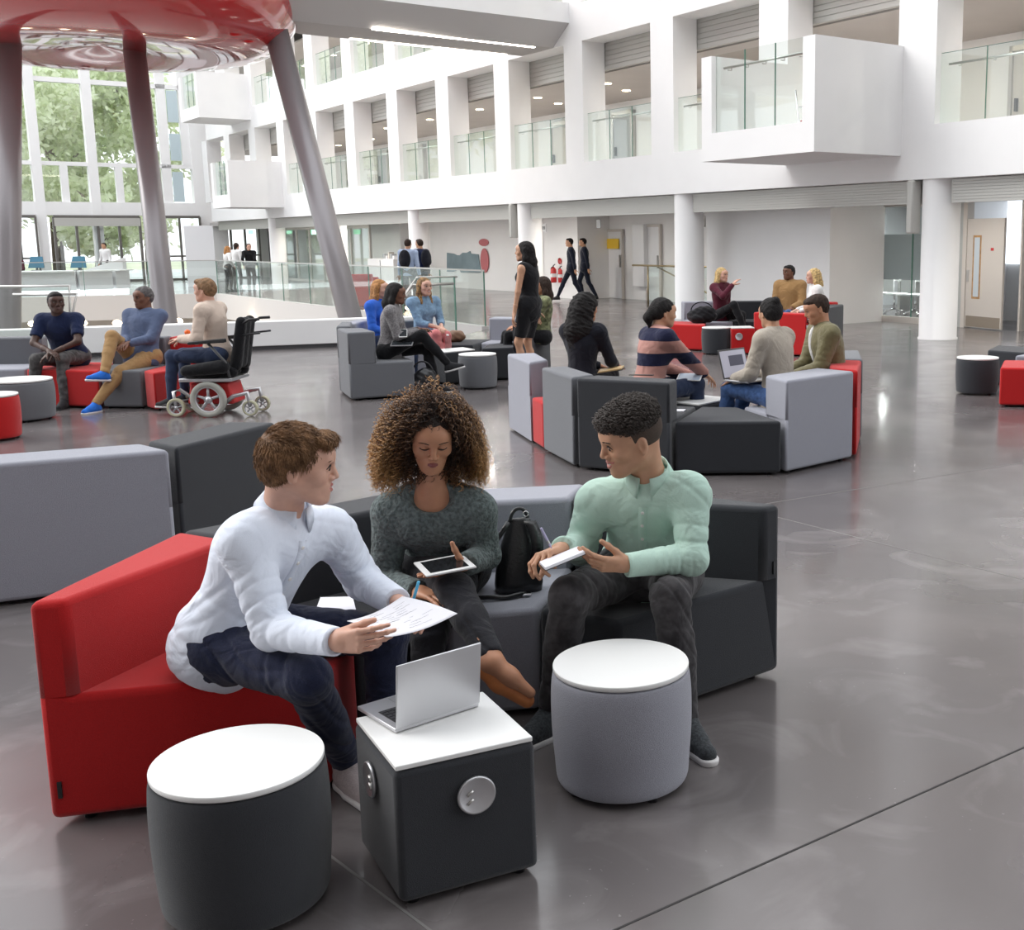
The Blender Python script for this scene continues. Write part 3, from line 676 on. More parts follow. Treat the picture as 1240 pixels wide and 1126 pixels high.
# left stair rail (behind the men at left)
sl = empty('stair_balustrade', G(60, 425), 'steel handrail and glass panel behind the man in navy', 'balustrade')
Y0 = 16.0; b = MB(); b.tube([at(16, 357, Y0), at(93, 356, Y0), at(85, 392, Y0), at(80, 420, Y0)], .024, 10); b.tube([at(0, 347, Y0+.3), at(84, 346, Y0+.3), at(86, 420, Y0+.3)], .02, 8); b.build('handrail', m_steel, sl)
b = MB(); pA, pB = at(0, 348, Y0+.3), at(84, 348, Y0+.3); b.wall(at(-80, 348, Y0+.3), pB, -.4, pB[2], .018); b.build('glass_pane', m_glass, sl)

# ---- unseen wall and roof strip behind the camera, added to cut frontal light
wb = MB(); wb.box((-30, -6.3, 0), (25, -6, 16)); struct(wb.build('wall_light_block', mat('taupe_light_block', (.30, .28, .27), .7)))
rf = MB(); rf.box((-30, -6, 15.4), (25, -1.5, 15.8)); struct(rf.build('ceiling_light_block', m_ceil))  # added slab, keeps sky light off the faces turned to the camera
# ------------------------------------------------------------------ light
wd = bpy.data.worlds.new('world'); scene.world = wd; wd.use_nodes = True
bgn = wd.node_tree.nodes['Background']; bgn.inputs[0].default_value = (.93, .965, 1, 1); bgn.inputs[1].default_value = 1.0
sun = bpy.data.lights.new('sun', 'SUN'); sun.energy = .95; sun.angle = .7; sun.color = (1, .97, .93)
so = bpy.data.objects.new('sun', sun); COL.objects.link(so); so.rotation_euler = Vector((-.78, .12, .62)).to_track_quat('Z', 'Y').to_euler()
scene.view_settings.view_transform = 'Standard'; scene.view_settings.look = 'None'; scene.view_settings.gamma = 1; scene.view_settings.use_curve_mapping = False
scene.view_settings.exposure = 1.0
# =================================================================== FURNITURE
ZS_, ZB_ = .40, .69
def P2(*a): return np.array(a, float)
def unit(v): return v/np.linalg.norm(v)
def onseg(p, *pts):
    return any(abs(p[0]-q[0])+abs(p[1]-q[1]) < 1e-4 for q in pts)
def softbuild(b, name, m, parent, rad, skip):
    me = bpy.data.meshes.new(name); me.from_pydata(b.v, [], b.f); bm = bmesh.new(); bm.from_mesh(me)
    es = [e for e in bm.edges if len(e.link_faces) == 2 and e.calc_face_angle(0) > .2 and not skip(e.verts[0].co, e.verts[1].co)]
    r = bmesh.ops.bevel(bm, geom=es, offset=rad, segments=3, profile=.5, affect='EDGES', clamp_overlap=True)
    for f in r['faces']: f.smooth = True
    bm.to_mesh(me); bm.free(); return link(name, me, m, parent)
def module(pts, fab, label, ts=None, zb=ZB_, zs=ZS_, seatfab=None, rad=.022, group='modular sofa blocks', tagside=None, cat='sofa'):
    """pts = outer A, inner B, inner C, outer D (plan); ts = backrest thickness at A and D (None: no backrest)"""
    A, B, C, E = [P2(*p[:2]) for p in pts]
    c = (A+B+C+E)/4
    def sh(p): return p+unit(c-p)*.006
    A, B, C, E = map(sh, (A, B, C, E))
    e = empty('sofa_module' if ts else 'ottoman_block', (c[0], c[1], 0), label, cat if ts else 'ottoman', group)
    if ts:
        a2, e2 = A+unit(B-A)*ts[0], E+unit(C-E)*ts[1]
        b = MB(); b.prism([A, a2, B, C, e2, E], .02, zs)
        softbuild(b, 'seat', seatfab or fab, e, rad, lambda p, q: p[2] > zs-.001 and q[2] > zs-.001 and not (onseg(p, a2, B, C, e2) and onseg(q, a2, B, C, e2)))
        b = MB(); b.prism([A, a2, e2, E], zs, zb)
        softbuild(b, 'backrest', fab, e, rad, lambda p, q: p[2] < zs+.001 and q[2] < zs+.001)
    else:
        b = MB(); b.prism([A, B, C, E], .02, zs); b.build('seat', seatfab or fab, e, bevel=rad)
    for p in (A, B, C, E):
        q = p+(c-p)*.2; b = MB(); b.lathe([(0, 0), (.018, 0), (.018, .03)], (q[0], q[1], 0), 12); b.build('foot', m_black, e)
    if tagside:
        i, j, z = tagside; p = [A, B, C, E]; a = p[i]; d = unit(p[j]-p[i]); n_ = np.array([d[1], -d[0]]); n_ = n_ if n_@(a-c) > 0 else -n_
        b = MB(); a2 = a+n_*.001+d*.03; b.wall(a2, a2+d*.012, z, z+.05, .012); b.build('brand_tag', m_black, e)
    return e
def stool(c, r, h, fab, label, group=None, name='round_pouf_table', n=64):
    e = empty(name, (c[0], c[1], 0), label, 'table', group)
    R = r*1.0
    pr = [(0, .018), (R*.92, .018), (R*.96, .024), (R*.985, .045), (R*.995, .09), (R*1.03, h*.45), (R*1.035, h*.72), (R*1.02, h*.86), (R*1.005, h*.93), (R*.98, h*.955), (0, h*.955)]
    b = MB(); b.lathe(chaik(pr, 2), (c[0], c[1], 0), n); b.build('body', fab, e)
    b = MB(); b.lathe([(0, h-.016), (R*.985, h-.016), (R*.995, h-.012), (R*.995, h-.003), (R*.99, h), (0, h)], (c[0], c[1], 0), n)
    o = b.build('tabletop', m_tabletop, e)
    for p in o.data.polygons:
        if abs(p.normal.z) > .9: p.use_smooth = False
    b = MB()
    for k in range(4):
        a = .6+k*PI/2; b = MB(); b.lathe([(0, 0), (.016, 0), (.016, .02)], (c[0]+R*.8*math.cos(a), c[1]+R*.8*math.sin(a), 0), 10); b.build('foot', m_black, e)
    return e
# --- the main group in front
A1, B1, C1, D1 = (-1.86, 3.15), (-1.08, 3.36), (-1.05, 3.60), (-1.77, 3.98)
F1, E1, H1, K1 = (-1.19, 4.58), (-.81, 3.87), (-.375, 4.74), (-.495, 3.94)
R1, Q1 = (.408, 4.32), (-.204, 3.79)
module([A1, B1, C1, D1], f_red, 'bright red upholstered sofa block with wedge back, under the man in white shirt', (.10, .25), tagside=(0, 1, .09))
module([D1, C1, E1, F1], f_char, 'charcoal sofa block between the red and light grey ones, behind the curly haired woman', (.25, .25))
module([F1, E1, K1, H1], f_lilac, 'light grey sofa block carrying the black leather handbag', (.25, .28), seatfab=f_lilac)
module([H1, K1, Q1, R1], f_char, 'charcoal end sofa block under the man in the mint green shirt', (.28, .09), tagside=(3, 2, .42))
# --- back-to-back pair at the left
module([(-3.30, 5.20), (-3.75, 6.0), (-3.14, 6.15), (-2.50, 5.60)], f_lilac, 'light grey sofa block turned away, cut by the left edge', (.3, .3))
module([(-2.50, 5.66), (-3.13, 6.18), (-3.05, 6.55), (-2.27, 6.47)], f_char, 'charcoal sofa block turned away, left behind the man in white', (.3, .28))
module([(-4.1, 5.1), (-4.1, 5.9), (-3.77, 6.0), (-3.33, 5.19)], f_lilac, 'light grey sofa block beyond the left edge', (.3, .3))
# --- pouf tables in front
def cent(x0, x1, yt, yb, z):        # centre and radius of a round top
    xm = (x0+x1)/2; a, c = G(xm, yt, z), G(xm, yb, z); return (a+c)/2
stool((-1.130, 2.770), .214, .395, f_char, 'charcoal round pouf with white top, lower left front')
stool((-.177, 3.431), .214, .395, f_lilac, 'light grey round pouf with white top, right of the cube table')
hq = [G(430.9, 869, .395), G(584.6, 837, .395), G(645, 891.7, .395), G(478.9, 928.5, .395)]
def cube(q, h, fab, label, sockets=(), over=.006, name='cube_table', group=None):
    q = [P2(*p[:2]) for p in q]; c = sum(q)/4
    e = empty(name, (c[0], c[1], 0), label, 'table', group)
    b = MB(); b.prism([p+(p-c)*.03 for p in q], .018, h-.014); b.build('body', fab, e, bevel=.018)
    b = MB(); b.prism(q, h-.014, h); b.build('tabletop', m_tabletop, e, bevel=.003, seg=2)
    for p in q:
        r = p+(c-p)*.2; b = MB(); b.lathe([(0, 0), (.016, 0), (.016, .03)], (r[0], r[1], 0), 10); b.build('foot', m_black, e)
    for (i, j, u, z, r, plug) in sockets:
        p = q[i]+(q[j]-q[i])*u; m_ = unit(q[j]-q[i]); n_ = np.array([m_[1], -m_[0]]); n_ = n_ if n_@(p-c) > 0 else -n_
        n3 = np.array([n_[0], n_[1], 0]); P = np.array([p[0], p[1], z])+n3*(.0055)+np.append(p-c, 0)*.03
        b = MB(); b.lathe([(0, 0), (r, 0), (r*1.0, .006), (r*.93, .010), (r*.88, .008), (0, .007)], P, 40, axis=n3); s_ = b.build('socket_cover', m_alu, e)
        t3 = np.array([m_[0], m_[1], 0])
        if plug:
            for k in (-.2, .25):
                for w_ in (0,):
                    cc = P+n3*.008+np.array([0, 0, -k*r])-t3*r*.35
                    b = MB(); b.tube([cc-t3*.008-[0, 0, .006], cc+t3*.008+[0, 0, .006]], .004, 8); b.build('latch', m_steel, s_, world=True)
    return e
cube(hq, .395, f_char, 'charcoal cube table with white top carrying the laptop, front centre', [(3, 2, .55, .275, .052, True), (3, 0, .54, .285, .048, True)])
# --- laptop
zt = .397
pa, pb, pl = G(479, 888, zt), G(580, 855, zt), G(436, 867, zt)
lap = empty('laptop', ((pa+pb)/2), 'open silver laptop standing on the charcoal cube table', 'laptop')
dpt = (pl-pa); dpt[2] = 0; wv = (pb-pa); wv[2] = 0; perp = np.array([-wv[1], wv[0], 0]); perp = unit(perp)*np.sign(perp@dpt)
dv = perp*.215
def quadbox(o, a, b_, up_, m, name, par, bevel=0):
    b = MB(); b.hexa([o, o+a, o+a+b_, o+b_, o+up_, o+a+up_, o+a+b_+up_, o+b_+up_])
    x = np.cross(a, b_)@up_
    if x < 0:
        b.f = [f[::-1] for f in b.f]
    return b.build(name, m, par, bevel=bevel)
Z = lambda z: np.array([0, 0, z])
bs = quadbox(pa, wv, dv, Z(.012), m_alu, 'base', lap, .003)
quadbox(pa+wv*.08+dv*.18+Z(.0122), wv*.84, dv*.44, Z(.0008), m_black, 'keyboard', lap)
b = MB()
for r_ in range(5):
    for c_ in range(13):
        o = pa+wv*(.09+.0635*c_)+dv*(.20+.085*r_)+Z(.013); a = wv*.052; d2 = dv*.065
        b.hexa([o, o+a, o+a+d2, o+d2, o+Z(.0015), o+a+Z(.0015), o+a+d2+Z(.0015), o+d2+Z(.0015)])
b.build('keys', mat('key_black', (.03, .03, .035), .5), bpy.data.objects['keyboard'])
quadbox(pa+wv*.34+dv*.68+Z(.0122), wv*.32, dv*.26, Z(.0006), mat('trackpad', (.45, .45, .47), .3, metal=.4), 'trackpad', lap)
topL = at(481.5, 809, pa[1]); lh = .215; tilt = unit(Z(1)*.985-perp*.10)
hl = (topL[2]-zt)/tilt[2]
LD = quadbox(pa+Z(.012), wv, tilt*min(hl, .23), -perp*.006, m_alu, 'lid', lap, .003)
quadbox(pa+Z(.012)+perp*.0005+wv*.03+tilt*.01, wv*.94, tilt*(min(hl, .23)-.02), perp*.001, mat('laptop_screen', (.08, .10, .14), .15), 'screen', lap)

# --- middle right group
module([(-1.22, 9.58), (-.9, 10.1), (-.95, 10.5), (-1.52, 10.36)], f_lilac, 'light grey sofa block at the left end of the middle right group', (.26, .26))
module([(-1.08, 9.22), (-.45, 9.55), (-.5, 9.9), (-1.21, 9.56)], f_red, 'low red ottoman block wedged between light grey and charcoal backs', None)
module([(-.77, 8.49), (-.27, 9.12), (-.42, 9.5), (-1.08, 9.20)], f_grey, 'dark grey sofa block with narrow back, left of the striped sweater woman', (.25, .22), seatfab=f_grey)
module([(-.74, 8.45), (-.25, 9.1), (.17, 8.95), (-.04, 8.12)], f_char, 'charcoal sofa block behind the head of the man in mint green', (.24, .24))
module([(-.01, 8.16), (.2, 8.95), (.49, 8.90), (.77, 8.17)], f_char, 'wide low charcoal ottoman block in front of the laptop woman', None)
module([(.80, 8.19), (.53, 8.90), (.87, 9.27), (1.38, 8.76)], f_lilac, 'light grey sofa block behind the woman with the laptop', (.36, .36))
module([(1.41, 8.80), (.89, 9.3), (.93, 9.75), (1.56, 9.55)], f_red, 'red sofa block behind the man in the olive jacket', (.25, .3))
module([(1.58, 9.6), (.95, 9.8), (.98, 10.3), (1.68, 10.45)], f_grey, 'grey sofa block at the far right of the laptop group', (.3, .3))
cq = [(.19, 9.06), (.47, 9.42), (.10, 9.72), (-.18, 9.36)]
cube(cq, .40, f_char, 'black low table with white top between the striped sweater and laptop women')
# --- middle left group
module([(-3.50, 12.28), (-2.87, 12.62), (-3.0, 12.95), (-3.80, 12.95)], f_grey, 'mid grey sofa block end with black bag leaning on it', (.30, .30), zb=.74)
module([(-3.82, 12.98), (-3.05, 13.0), (-3.15, 13.4), (-3.98, 13.75)], f_grey, 'mid grey sofa block behind the woman with long black hair', (.16, .16), zb=.76)
module([(-3.98, 13.78), (-3.2, 13.45), (-3.15, 13.9), (-3.95, 14.6)], f_lilac, 'light grey sofa block behind the strawberry blonde woman', (.2, .2), zb=.74)
module([(-3.93, 14.63), (-3.2, 14.1), (-2.95, 14.45), (-3.25, 15.3)], f_grey, 'grey sofa block under the woman in denim and pink trousers', (.25, .25), seatfab=f_lilac)
module([(-3.22, 15.32), (-2.9, 14.5), (-2.55, 14.5), (-2.45, 15.35)], f_char, 'low charcoal ottoman block with the brown bag on it', None)
module([(-1.87, 14.12), (-2.36, 14.0), (-2.38, 14.6), (-1.64, 15.2)], f_char, 'charcoal sofa block beside the standing woman in black dress', (.12, .3))
module([(-1.66, 15.24), (-2.36, 14.66), (-2.5, 14.8), (-2.42, 15.5)], f_lilac, 'light grey sofa block behind the person in black leggings', (.3, .3))
cube([(-2.72, 13.60), (-2.42, 13.90), (-2.62, 14.2), (-2.95, 13.9)], .40, f_char, 'charcoal cube table with cream top beside the grey round pouf')
stool((-2.30, 13.36), .218, .40, f_grey, 'mid grey round pouf with white top in the middle left group', n=40)
# --- far group
module([(-.20, 17.85), (-.08, 18.5), (.5, 18.2), (.46, 17.5)], f_red, 'low red ottoman block by the far round charcoal pouf', None)
stool((.62, 17.15), .215, .40, f_char, 'charcoal round pouf with white top in the far group', n=32)
cube([(.84, 16.95), (1.18, 17.0), (1.14, 17.35), (.80, 17.3)], .40, f_red, 'small red cube table with round socket cover in the far group', [(0, 1, .32, .27, .055, False)])
module([(1.16, 17.05), (1.5, 17.7), (1.93, 17.4), (1.90, 16.55)], f_red, 'red sofa block seen from behind, in front of the tan jacket man', (.26, .26), zb=.62)
module([(1.93, 16.55), (1.96, 17.4), (2.22, 17.3), (2.14, 16.6)], f_lilac, 'low light grey ottoman block in front of the far blonde woman in white', None)
module([(2.20, 16.7), (2.0, 17.45), (2.1, 17.75), (2.6, 17.7)], f_char, 'dark charcoal sofa block beside the far blonde woman in white', (.2, .25))
module([(1.62, 18.95), (1.6, 18.15), (2.1, 17.85), (2.62, 18.4)], f_red, 'red sofa block behind the man in the tan jacket', (.2, .2))
module([(.92, 19.0), (.95, 18.2), (1.58, 18.15), (1.6, 18.98)], f_char, 'charcoal sofa block in the middle of the far group', (.2, .2))
module([(.1, 18.95), (.3, 18.25), (.93, 18.2), (.9, 19.02)], f_lilac, 'light grey sofa block under the far blonde woman in maroon', (.2, .2))
# --- right edge
stool((3.31, 12.52), .225, .40, f_char, 'charcoal round pouf with white top standing alone near the right edge', n=48)
module([(3.26, 11.48), (3.5, 12.2), (4.1, 12.1), (4.1, 11.3)], f_red, 'low red ottoman block cut by the right edge', None)
module([(3.9, 13.9), (3.62, 13.3), (3.95, 12.95), (4.4, 13.5)], f_char, 'low charcoal ottoman block at the right edge behind the red one', None)
module([(3.98, 12.92), (3.75, 12.65), (4.4, 12.5), (4.45, 13.4)], f_lilac, 'light grey ottoman block at the right edge', None)
# --- left group
module([(-7.95, 12.75), (-7.7, 12.05), (-6.85, 12.08), (-6.98, 12.82)], f_grey, 'grey sofa block behind the grey round pouf at the left edge', (.2, .2), seatfab=f_lilac)
module([(-6.95, 12.8), (-6.82, 12.03), (-5.98, 11.86), (-6.22, 12.72)], f_red, 'low red ottoman block under the man in navy', None)
module([(-6.20, 12.72), (-5.96, 11.87), (-5.52, 11.82), (-5.53, 12.68)], f_grey, 'grey sofa block under the man in the blue shirt', (.22, .22))
module([(-5.50, 12.70), (-5.49, 11.82), (-5.30, 11.62), (-5.02, 12.60)], f_red, 'red sofa block beside the wheelchair', (.2, .2))
stool((-6.41, 11.18), .29, .40, f_grey, 'wide grey round pouf with white top at the left edge', n=48)
stool((-6.03, 10.05), .215, .40, f_red, 'red round pouf cut by the left edge', n=40)
# =================================================================== PEOPLE: distance-field bodies
V3 = lambda *a: np.array(a, float)
def nrm(v): v = np.asarray(v, float); return v/(np.linalg.norm(v)+1e-12)
def cone(a, b, ra, rb, k=.02, op='+', wr=None): return dict(t='c', a=np.array(a, float), b=np.array(b, float), ra=ra, rb=rb, k=k, op=op, wr=wr)
def ell(c, r, R=None, k=.02, op='+'): return dict(t='e', c=np.array(c, float), r=np.array(r, float), R=np.eye(3) if R is None else R, k=k, op=op)
def plane(p, n): return dict(t='p', p=np.array(p, float), n=nrm(n), op='&')
def field(prims, vox, disp=None):
    lo = np.full(3, 1e9); hi = -lo
    for q in prims:
        if q['op'] != '+': continue
        if q['t'] == 'c':
            for p, r in ((q['a'], q['ra']), (q['b'], q['rb'])): lo = np.minimum(lo, p-r); hi = np.maximum(hi, p+r)
        else:
            m = q['r'].max(); lo = np.minimum(lo, q['c']-m); hi = np.maximum(hi, q['c']+m)
    lo -= 4*vox+.012; hi += 4*vox+.012
    n = np.ceil((hi-lo)/vox).astype(int)+1
    ax = [lo[i]+vox*np.arange(n[i]) for i in range(3)]
    d = np.full(n, .5, np.float32)
    for q in prims:
        if q['t'] == 'p': continue
        k = q['k']; m = k+3*vox+.01
        if q['t'] == 'c':
            bl = np.minimum(q['a']-q['ra'], q['b']-q['rb'])-m; bh = np.maximum(q['a']+q['ra'], q['b']+q['rb'])+m
        else: bl = q['c']-q['r'].max()-m; bh = q['c']+q['r'].max()+m
        i0 = np.maximum(0, np.floor((bl-lo)/vox).astype(int)); i1 = np.minimum(n, np.ceil((bh-lo)/vox).astype(int)+1)
        if (i1 <= i0).any(): continue
        X = ax[0][i0[0]:i1[0], None, None]; Y = ax[1][None, i0[1]:i1[1], None]; Z_ = ax[2][None, None, i0[2]:i1[2]]
        if q['t'] == 'c':
            ab = q['b']-q['a']; L2 = ab@ab+1e-12
            t = np.clip(((X-q['a'][0])*ab[0]+(Y-q['a'][1])*ab[1]+(Z_-q['a'][2])*ab[2])/L2, 0, 1)
            dx = X-q['a'][0]-t*ab[0]; dy = Y-q['a'][1]-t*ab[1]; dz = Z_-q['a'][2]-t*ab[2]
            dd = np.sqrt(dx*dx+dy*dy+dz*dz)-(q['ra']+(q['rb']-q['ra'])*t)
            if q['wr']:
                amp, fr, c0, wd, ph = q['wr']; L = math.sqrt(L2)
                env = np.exp(-((t-c0)/wd)**2); u = t*L*fr
                dd = dd+amp*1.5*env*np.clip(1-1.7*np.abs(np.sin(.62*(u+ph+2.0*np.sin(11*X+9*Z_+ph)+1.7*np.sin(14*Y-9*X+6*Z_)))), 0, 1)
        else:
            px, py, pz = X-q['c'][0], Y-q['c'][1], Z_-q['c'][2]; R = q['R']; r = q['r']
            u = [(px*R[0, i]+py*R[1, i]+pz*R[2, i]) for i in range(3)]
            k0_ = np.sqrt(sum((u[i]/r[i])**2 for i in range(3))); k1 = np.sqrt(sum((u[i]/r[i]**2)**2 for i in range(3)))
            dd = k0_*(k0_-1)/(k1+1e-9)
        S = d[i0[0]:i1[0], i0[1]:i1[1], i0[2]:i1[2]]
        if q['op'] == '+':
            h = np.clip(.5+.5*(S-dd)/k, 0, 1); S[...] = S+(dd-S)*h-k*h*(1-h)
        elif q['op'] == '-':
            h = np.clip(.5-.5*(S+dd)/k, 0, 1); S[...] = S+(-dd-S)*h+k*h*(1-h)
    for q in prims:
        if q['t'] == 'p':
            dd = (ax[0][:, None, None]-q['p'][0])*q['n'][0]+(ax[1][None, :, None]-q['p'][1])*q['n'][1]+(ax[2][None, None, :]-q['p'][2])*q['n'][2]
            R_ = q.get('rad')
            if R_:
                far = ((ax[0][:, None, None]-q['p'][0])**2+(ax[1][None, :, None]-q['p'][1])**2+(ax[2][None, None, :]-q['p'][2])**2) > R_*R_
                dd = np.where(far, -1, dd)
            d = np.maximum(d, dd.astype(np.float32))
    if disp is not None:
        d = d-disp(ax[0][:, None, None], ax[1][None, :, None], ax[2][None, None, :]).astype(np.float32)
    return lo, d
def nets(lo, d, vox):
    s = d < 0; nx, ny, nz = d.shape
    cnt = np.zeros((nx-1, ny-1, nz-1), np.int8)
    for a in (0, 1):
        for b in (0, 1):
            for c in (0, 1): cnt += s[a:nx-1+a, b:ny-1+b, c:nz-1+c]
    cell = np.argwhere((cnt > 0) & (cnt < 8))
    idx = np.full(cnt.shape, -1, np.int64); idx[cell[:, 0], cell[:, 1], cell[:, 2]] = np.arange(len(cell))
    acc = np.zeros((len(cell), 3)); num = np.zeros(len(cell))
    cor = [(a, b, c) for a in (0, 1) for b in (0, 1) for c in (0, 1)]
    val = {c: d[cell[:, 0]+c[0], cell[:, 1]+c[1], cell[:, 2]+c[2]] for c in cor}
    for c in cor:
        for ax in range(3):
            if c[ax] == 0:
                e = list(c); e[ax] = 1; e = tuple(e); v0, v1 = val[c], val[e]; m = (v0 < 0) != (v1 < 0)
                t = np.where(m, v0/(v0-v1+1e-12), 0); p = np.tile(np.array(c, float), (len(cell), 1)); p[:, ax] = t
                acc[m] += p[m]; num[m] += 1
    V = lo+(cell+acc/np.maximum(num, 1)[:, None])*vox
    F = []
    for ax in range(3):
        o = [a for a in range(3) if a != ax]
        A = s; sl0 = [slice(1, -1)]*3; sl1 = [slice(1, -1)]*3; sl0[ax] = slice(0, -1); sl1[ax] = slice(1, None)
        for q in o: sl0[q] = slice(1, A.shape[q]-1); sl1[q] = slice(1, A.shape[q]-1)
        a0, a1 = A[tuple(sl0)], A[tuple(sl1)]
        for flip, msk in ((False, a0 & ~a1), (True, ~a0 & a1)):
            g = np.argwhere(msk)
            if not len(g): continue
            base = g.copy(); base[:, o[0]] += 1; base[:, o[1]] += 1
            def cc(u, v):
                q = base.copy(); q[:, o[0]] -= u; q[:, o[1]] -= v; return idx[q[:, 0], q[:, 1], q[:, 2]]
            quad = np.stack([cc(1, 1), cc(0, 1), cc(0, 0), cc(1, 0)], 1)
            if (ax == 1) != flip: quad = quad[:, ::-1]
            F.append(quad)
    F = np.concatenate(F); F = F[(F >= 0).all(1)]
    return V, F
def sdf(prims, vox, disp=None, smooth=1):
    lo, d = field(prims, vox, disp); V, F = nets(lo, d, vox)
    if smooth:      # light laplacian to take the stair steps out
        E = np.concatenate([F[:, [0, 1]], F[:, [1, 2]], F[:, [2, 3]], F[:, [3, 0]]]); 
        for _ in range(smooth):
            a = np.zeros_like(V); n = np.bincount(np.concatenate([E[:, 0], E[:, 1]]), minlength=len(V))
            for i in range(3):
                a[:, i] = np.bincount(np.concatenate([E[:, 0], E[:, 1]]), weights=np.concatenate([V[E[:, 1], i], V[E[:, 0], i]]), minlength=len(V))
            V = V*.5+.5*a/np.maximum(n, 1)[:, None]
    return V, F
def npmesh(name, parts, mats, parent, mi=None, attr=None):
    """parts: list of (V,F) quads or tris joined in one mesh object"""
    V = np.concatenate([p[0] for p in parts]); off = np.cumsum([0]+[len(p[0]) for p in parts])
    me = bpy.data.meshes.new(name); lt = []; li = []
    for p, o in zip(parts, off): li.append((p[1]+o).ravel()); lt.append(np.full(len(p[1]), p[1].shape[1]))
    li = np.concatenate(li); lt = np.concatenate(lt)
    me.vertices.add(len(V)); me.vertices.foreach_set('co', V.astype(np.float32).ravel())
    me.loops.add(len(li)); me.loops.foreach_set('vertex_index', li.astype(np.int32))
    me.polygons.add(len(lt)); ls = np.concatenate([[0], np.cumsum(lt)[:-1]])
    me.polygons.foreach_set('loop_start', ls.astype(np.int32)); me.polygons.foreach_set('loop_total', lt.astype(np.int32))
    me.polygons.foreach_set('use_smooth', np.ones(len(lt), bool))
    if mi is not None: me.polygons.foreach_set('material_index', np.asarray(mi, np.int32))
    me.update(calc_edges=True)
    if attr is not None:
        a = me.attributes.new('tip', 'FLOAT', 'POINT'); a.data.foreach_set('value', attr.astype(np.float32))
    return link(name, me, mats, parent)
def tubes(P, r, k=3):
    """P (n,m,3) strands, r (m,) radii -> one (V,F)"""
    n, m, _ = P.shape; T = np.gradient(P, axis=1); T /= np.linalg.norm(T, axis=2, keepdims=True)+1e-9
    up = np.array([.31, .17, .93]); A = np.cross(T, up); A /= np.linalg.norm(A, axis=2, keepdims=True)+1e-9; B_ = np.cross(T, A)
    an = 2*PI*np.arange(k)/k; r = np.broadcast_to(r, (n, m))
    V = P[:, :, None, :]+r[:, :, None, None]*(A[:, :, None, :]*np.cos(an)[None, None, :, None]+B_[:, :, None, :]*np.sin(an)[None, None, :, None])
    i = np.arange(n)[:, None, None]*(m*k); j = np.arange(m-1)[None, :, None]*k; c = np.arange(k)[None, None, :]; c2 = (c+1) % k
    F = np.stack([i+j+c, i+j+k+c, i+j+k+c2, i+j+c2], -1).reshape(-1, 4)
    return V.reshape(-1, 3), F

# ------------------------------------------------------------------ people materials
def skin(name, c): return mat(name, c, .48, noise=.05, nscale=30, bump=.05, bscale=220, sss=.12, spec=.4)
SK = dict(pale=skin('skin_pale', (.62, .36, .27)), mid=skin('skin_mid', (.54, .30, .19)), tan=skin('skin_tan', (.50, .245, .145)), brown=skin('skin_brown', (.17, .075, .045)), dark=skin('skin_dark', (.075, .036, .026)))
LP = dict(pale=mat('lips_pale', (.46, .16, .14), .4), mid=mat('lips_mid', (.42, .15, .12), .4), tan=mat('lips_tan', (.22, .06, .055), .35), brown=mat('lips_brown', (.13, .045, .04), .4), dark=mat('lips_dark', (.09, .04, .035), .4))
m_eyew = mat('eye_white', (.75, .73, .72), .2); m_eyed = mat('eye_iris', (.05, .03, .02), .15); m_teeth = mat('teeth', (.8, .78, .74), .3); m_lash = mat('lashes', (.02, .015, .012), .7)
def cloth(name, c, var=.08, sc=300, bump=.25, rough=.9, wr=.6):
    m = mat(name, c, rough, noise=var, nscale=sc, bump=bump, bscale=sc, spec=.15, sheen=.15); nt = m.node_tree
    tc = [n for n in nt.nodes if n.type == 'TEX_COORD'][0]; b1 = [n for n in nt.nodes if n.type == 'BUMP'][0]
    n = nt.nodes.new('ShaderNodeTexNoise'); n.inputs['Scale'].default_value = 8; n.inputs['Detail'].default_value = 2.5; n.inputs['Distortion'].default_value = 1.1
    nt.links.new(tc.outputs['Object'], n.inputs['Vector']); b2 = nt.nodes.new('ShaderNodeBump'); b2.inputs['Strength'].default_value = wr; b2.inputs['Distance'].default_value = .032
    nt.links.new(n.outputs['Fac'], b2.inputs['Height']); nt.links.new(b1.outputs[0], b2.inputs['Normal']); nt.links.new(b2.outputs[0], nt.nodes['Principled BSDF'].inputs['Normal']); return m
def hairm(name, c, d=None): return mat(name, c, .62, noise=.35, nscale=40, spec=.22, dark=d, bump=.9, bscale=120)
HM = dict(brown=hairm('hair_brown', (.16, .085, .045)), black=hairm('hair_black', (.012, .010, .010)), dark=hairm('hair_dark_brown', (.035, .02, .014)), blonde=hairm('hair_blonde', (.55, .38, .17)),
          ginger=hairm('hair_strawberry', (.40, .19, .07)), grey=hairm('hair_grey', (.11, .10, .10)), light=hairm('hair_light_brown', (.24, .14, .075)), ombre=hairm('hair_ombre', (.42, .25, .10), (.10, .05, .03)))

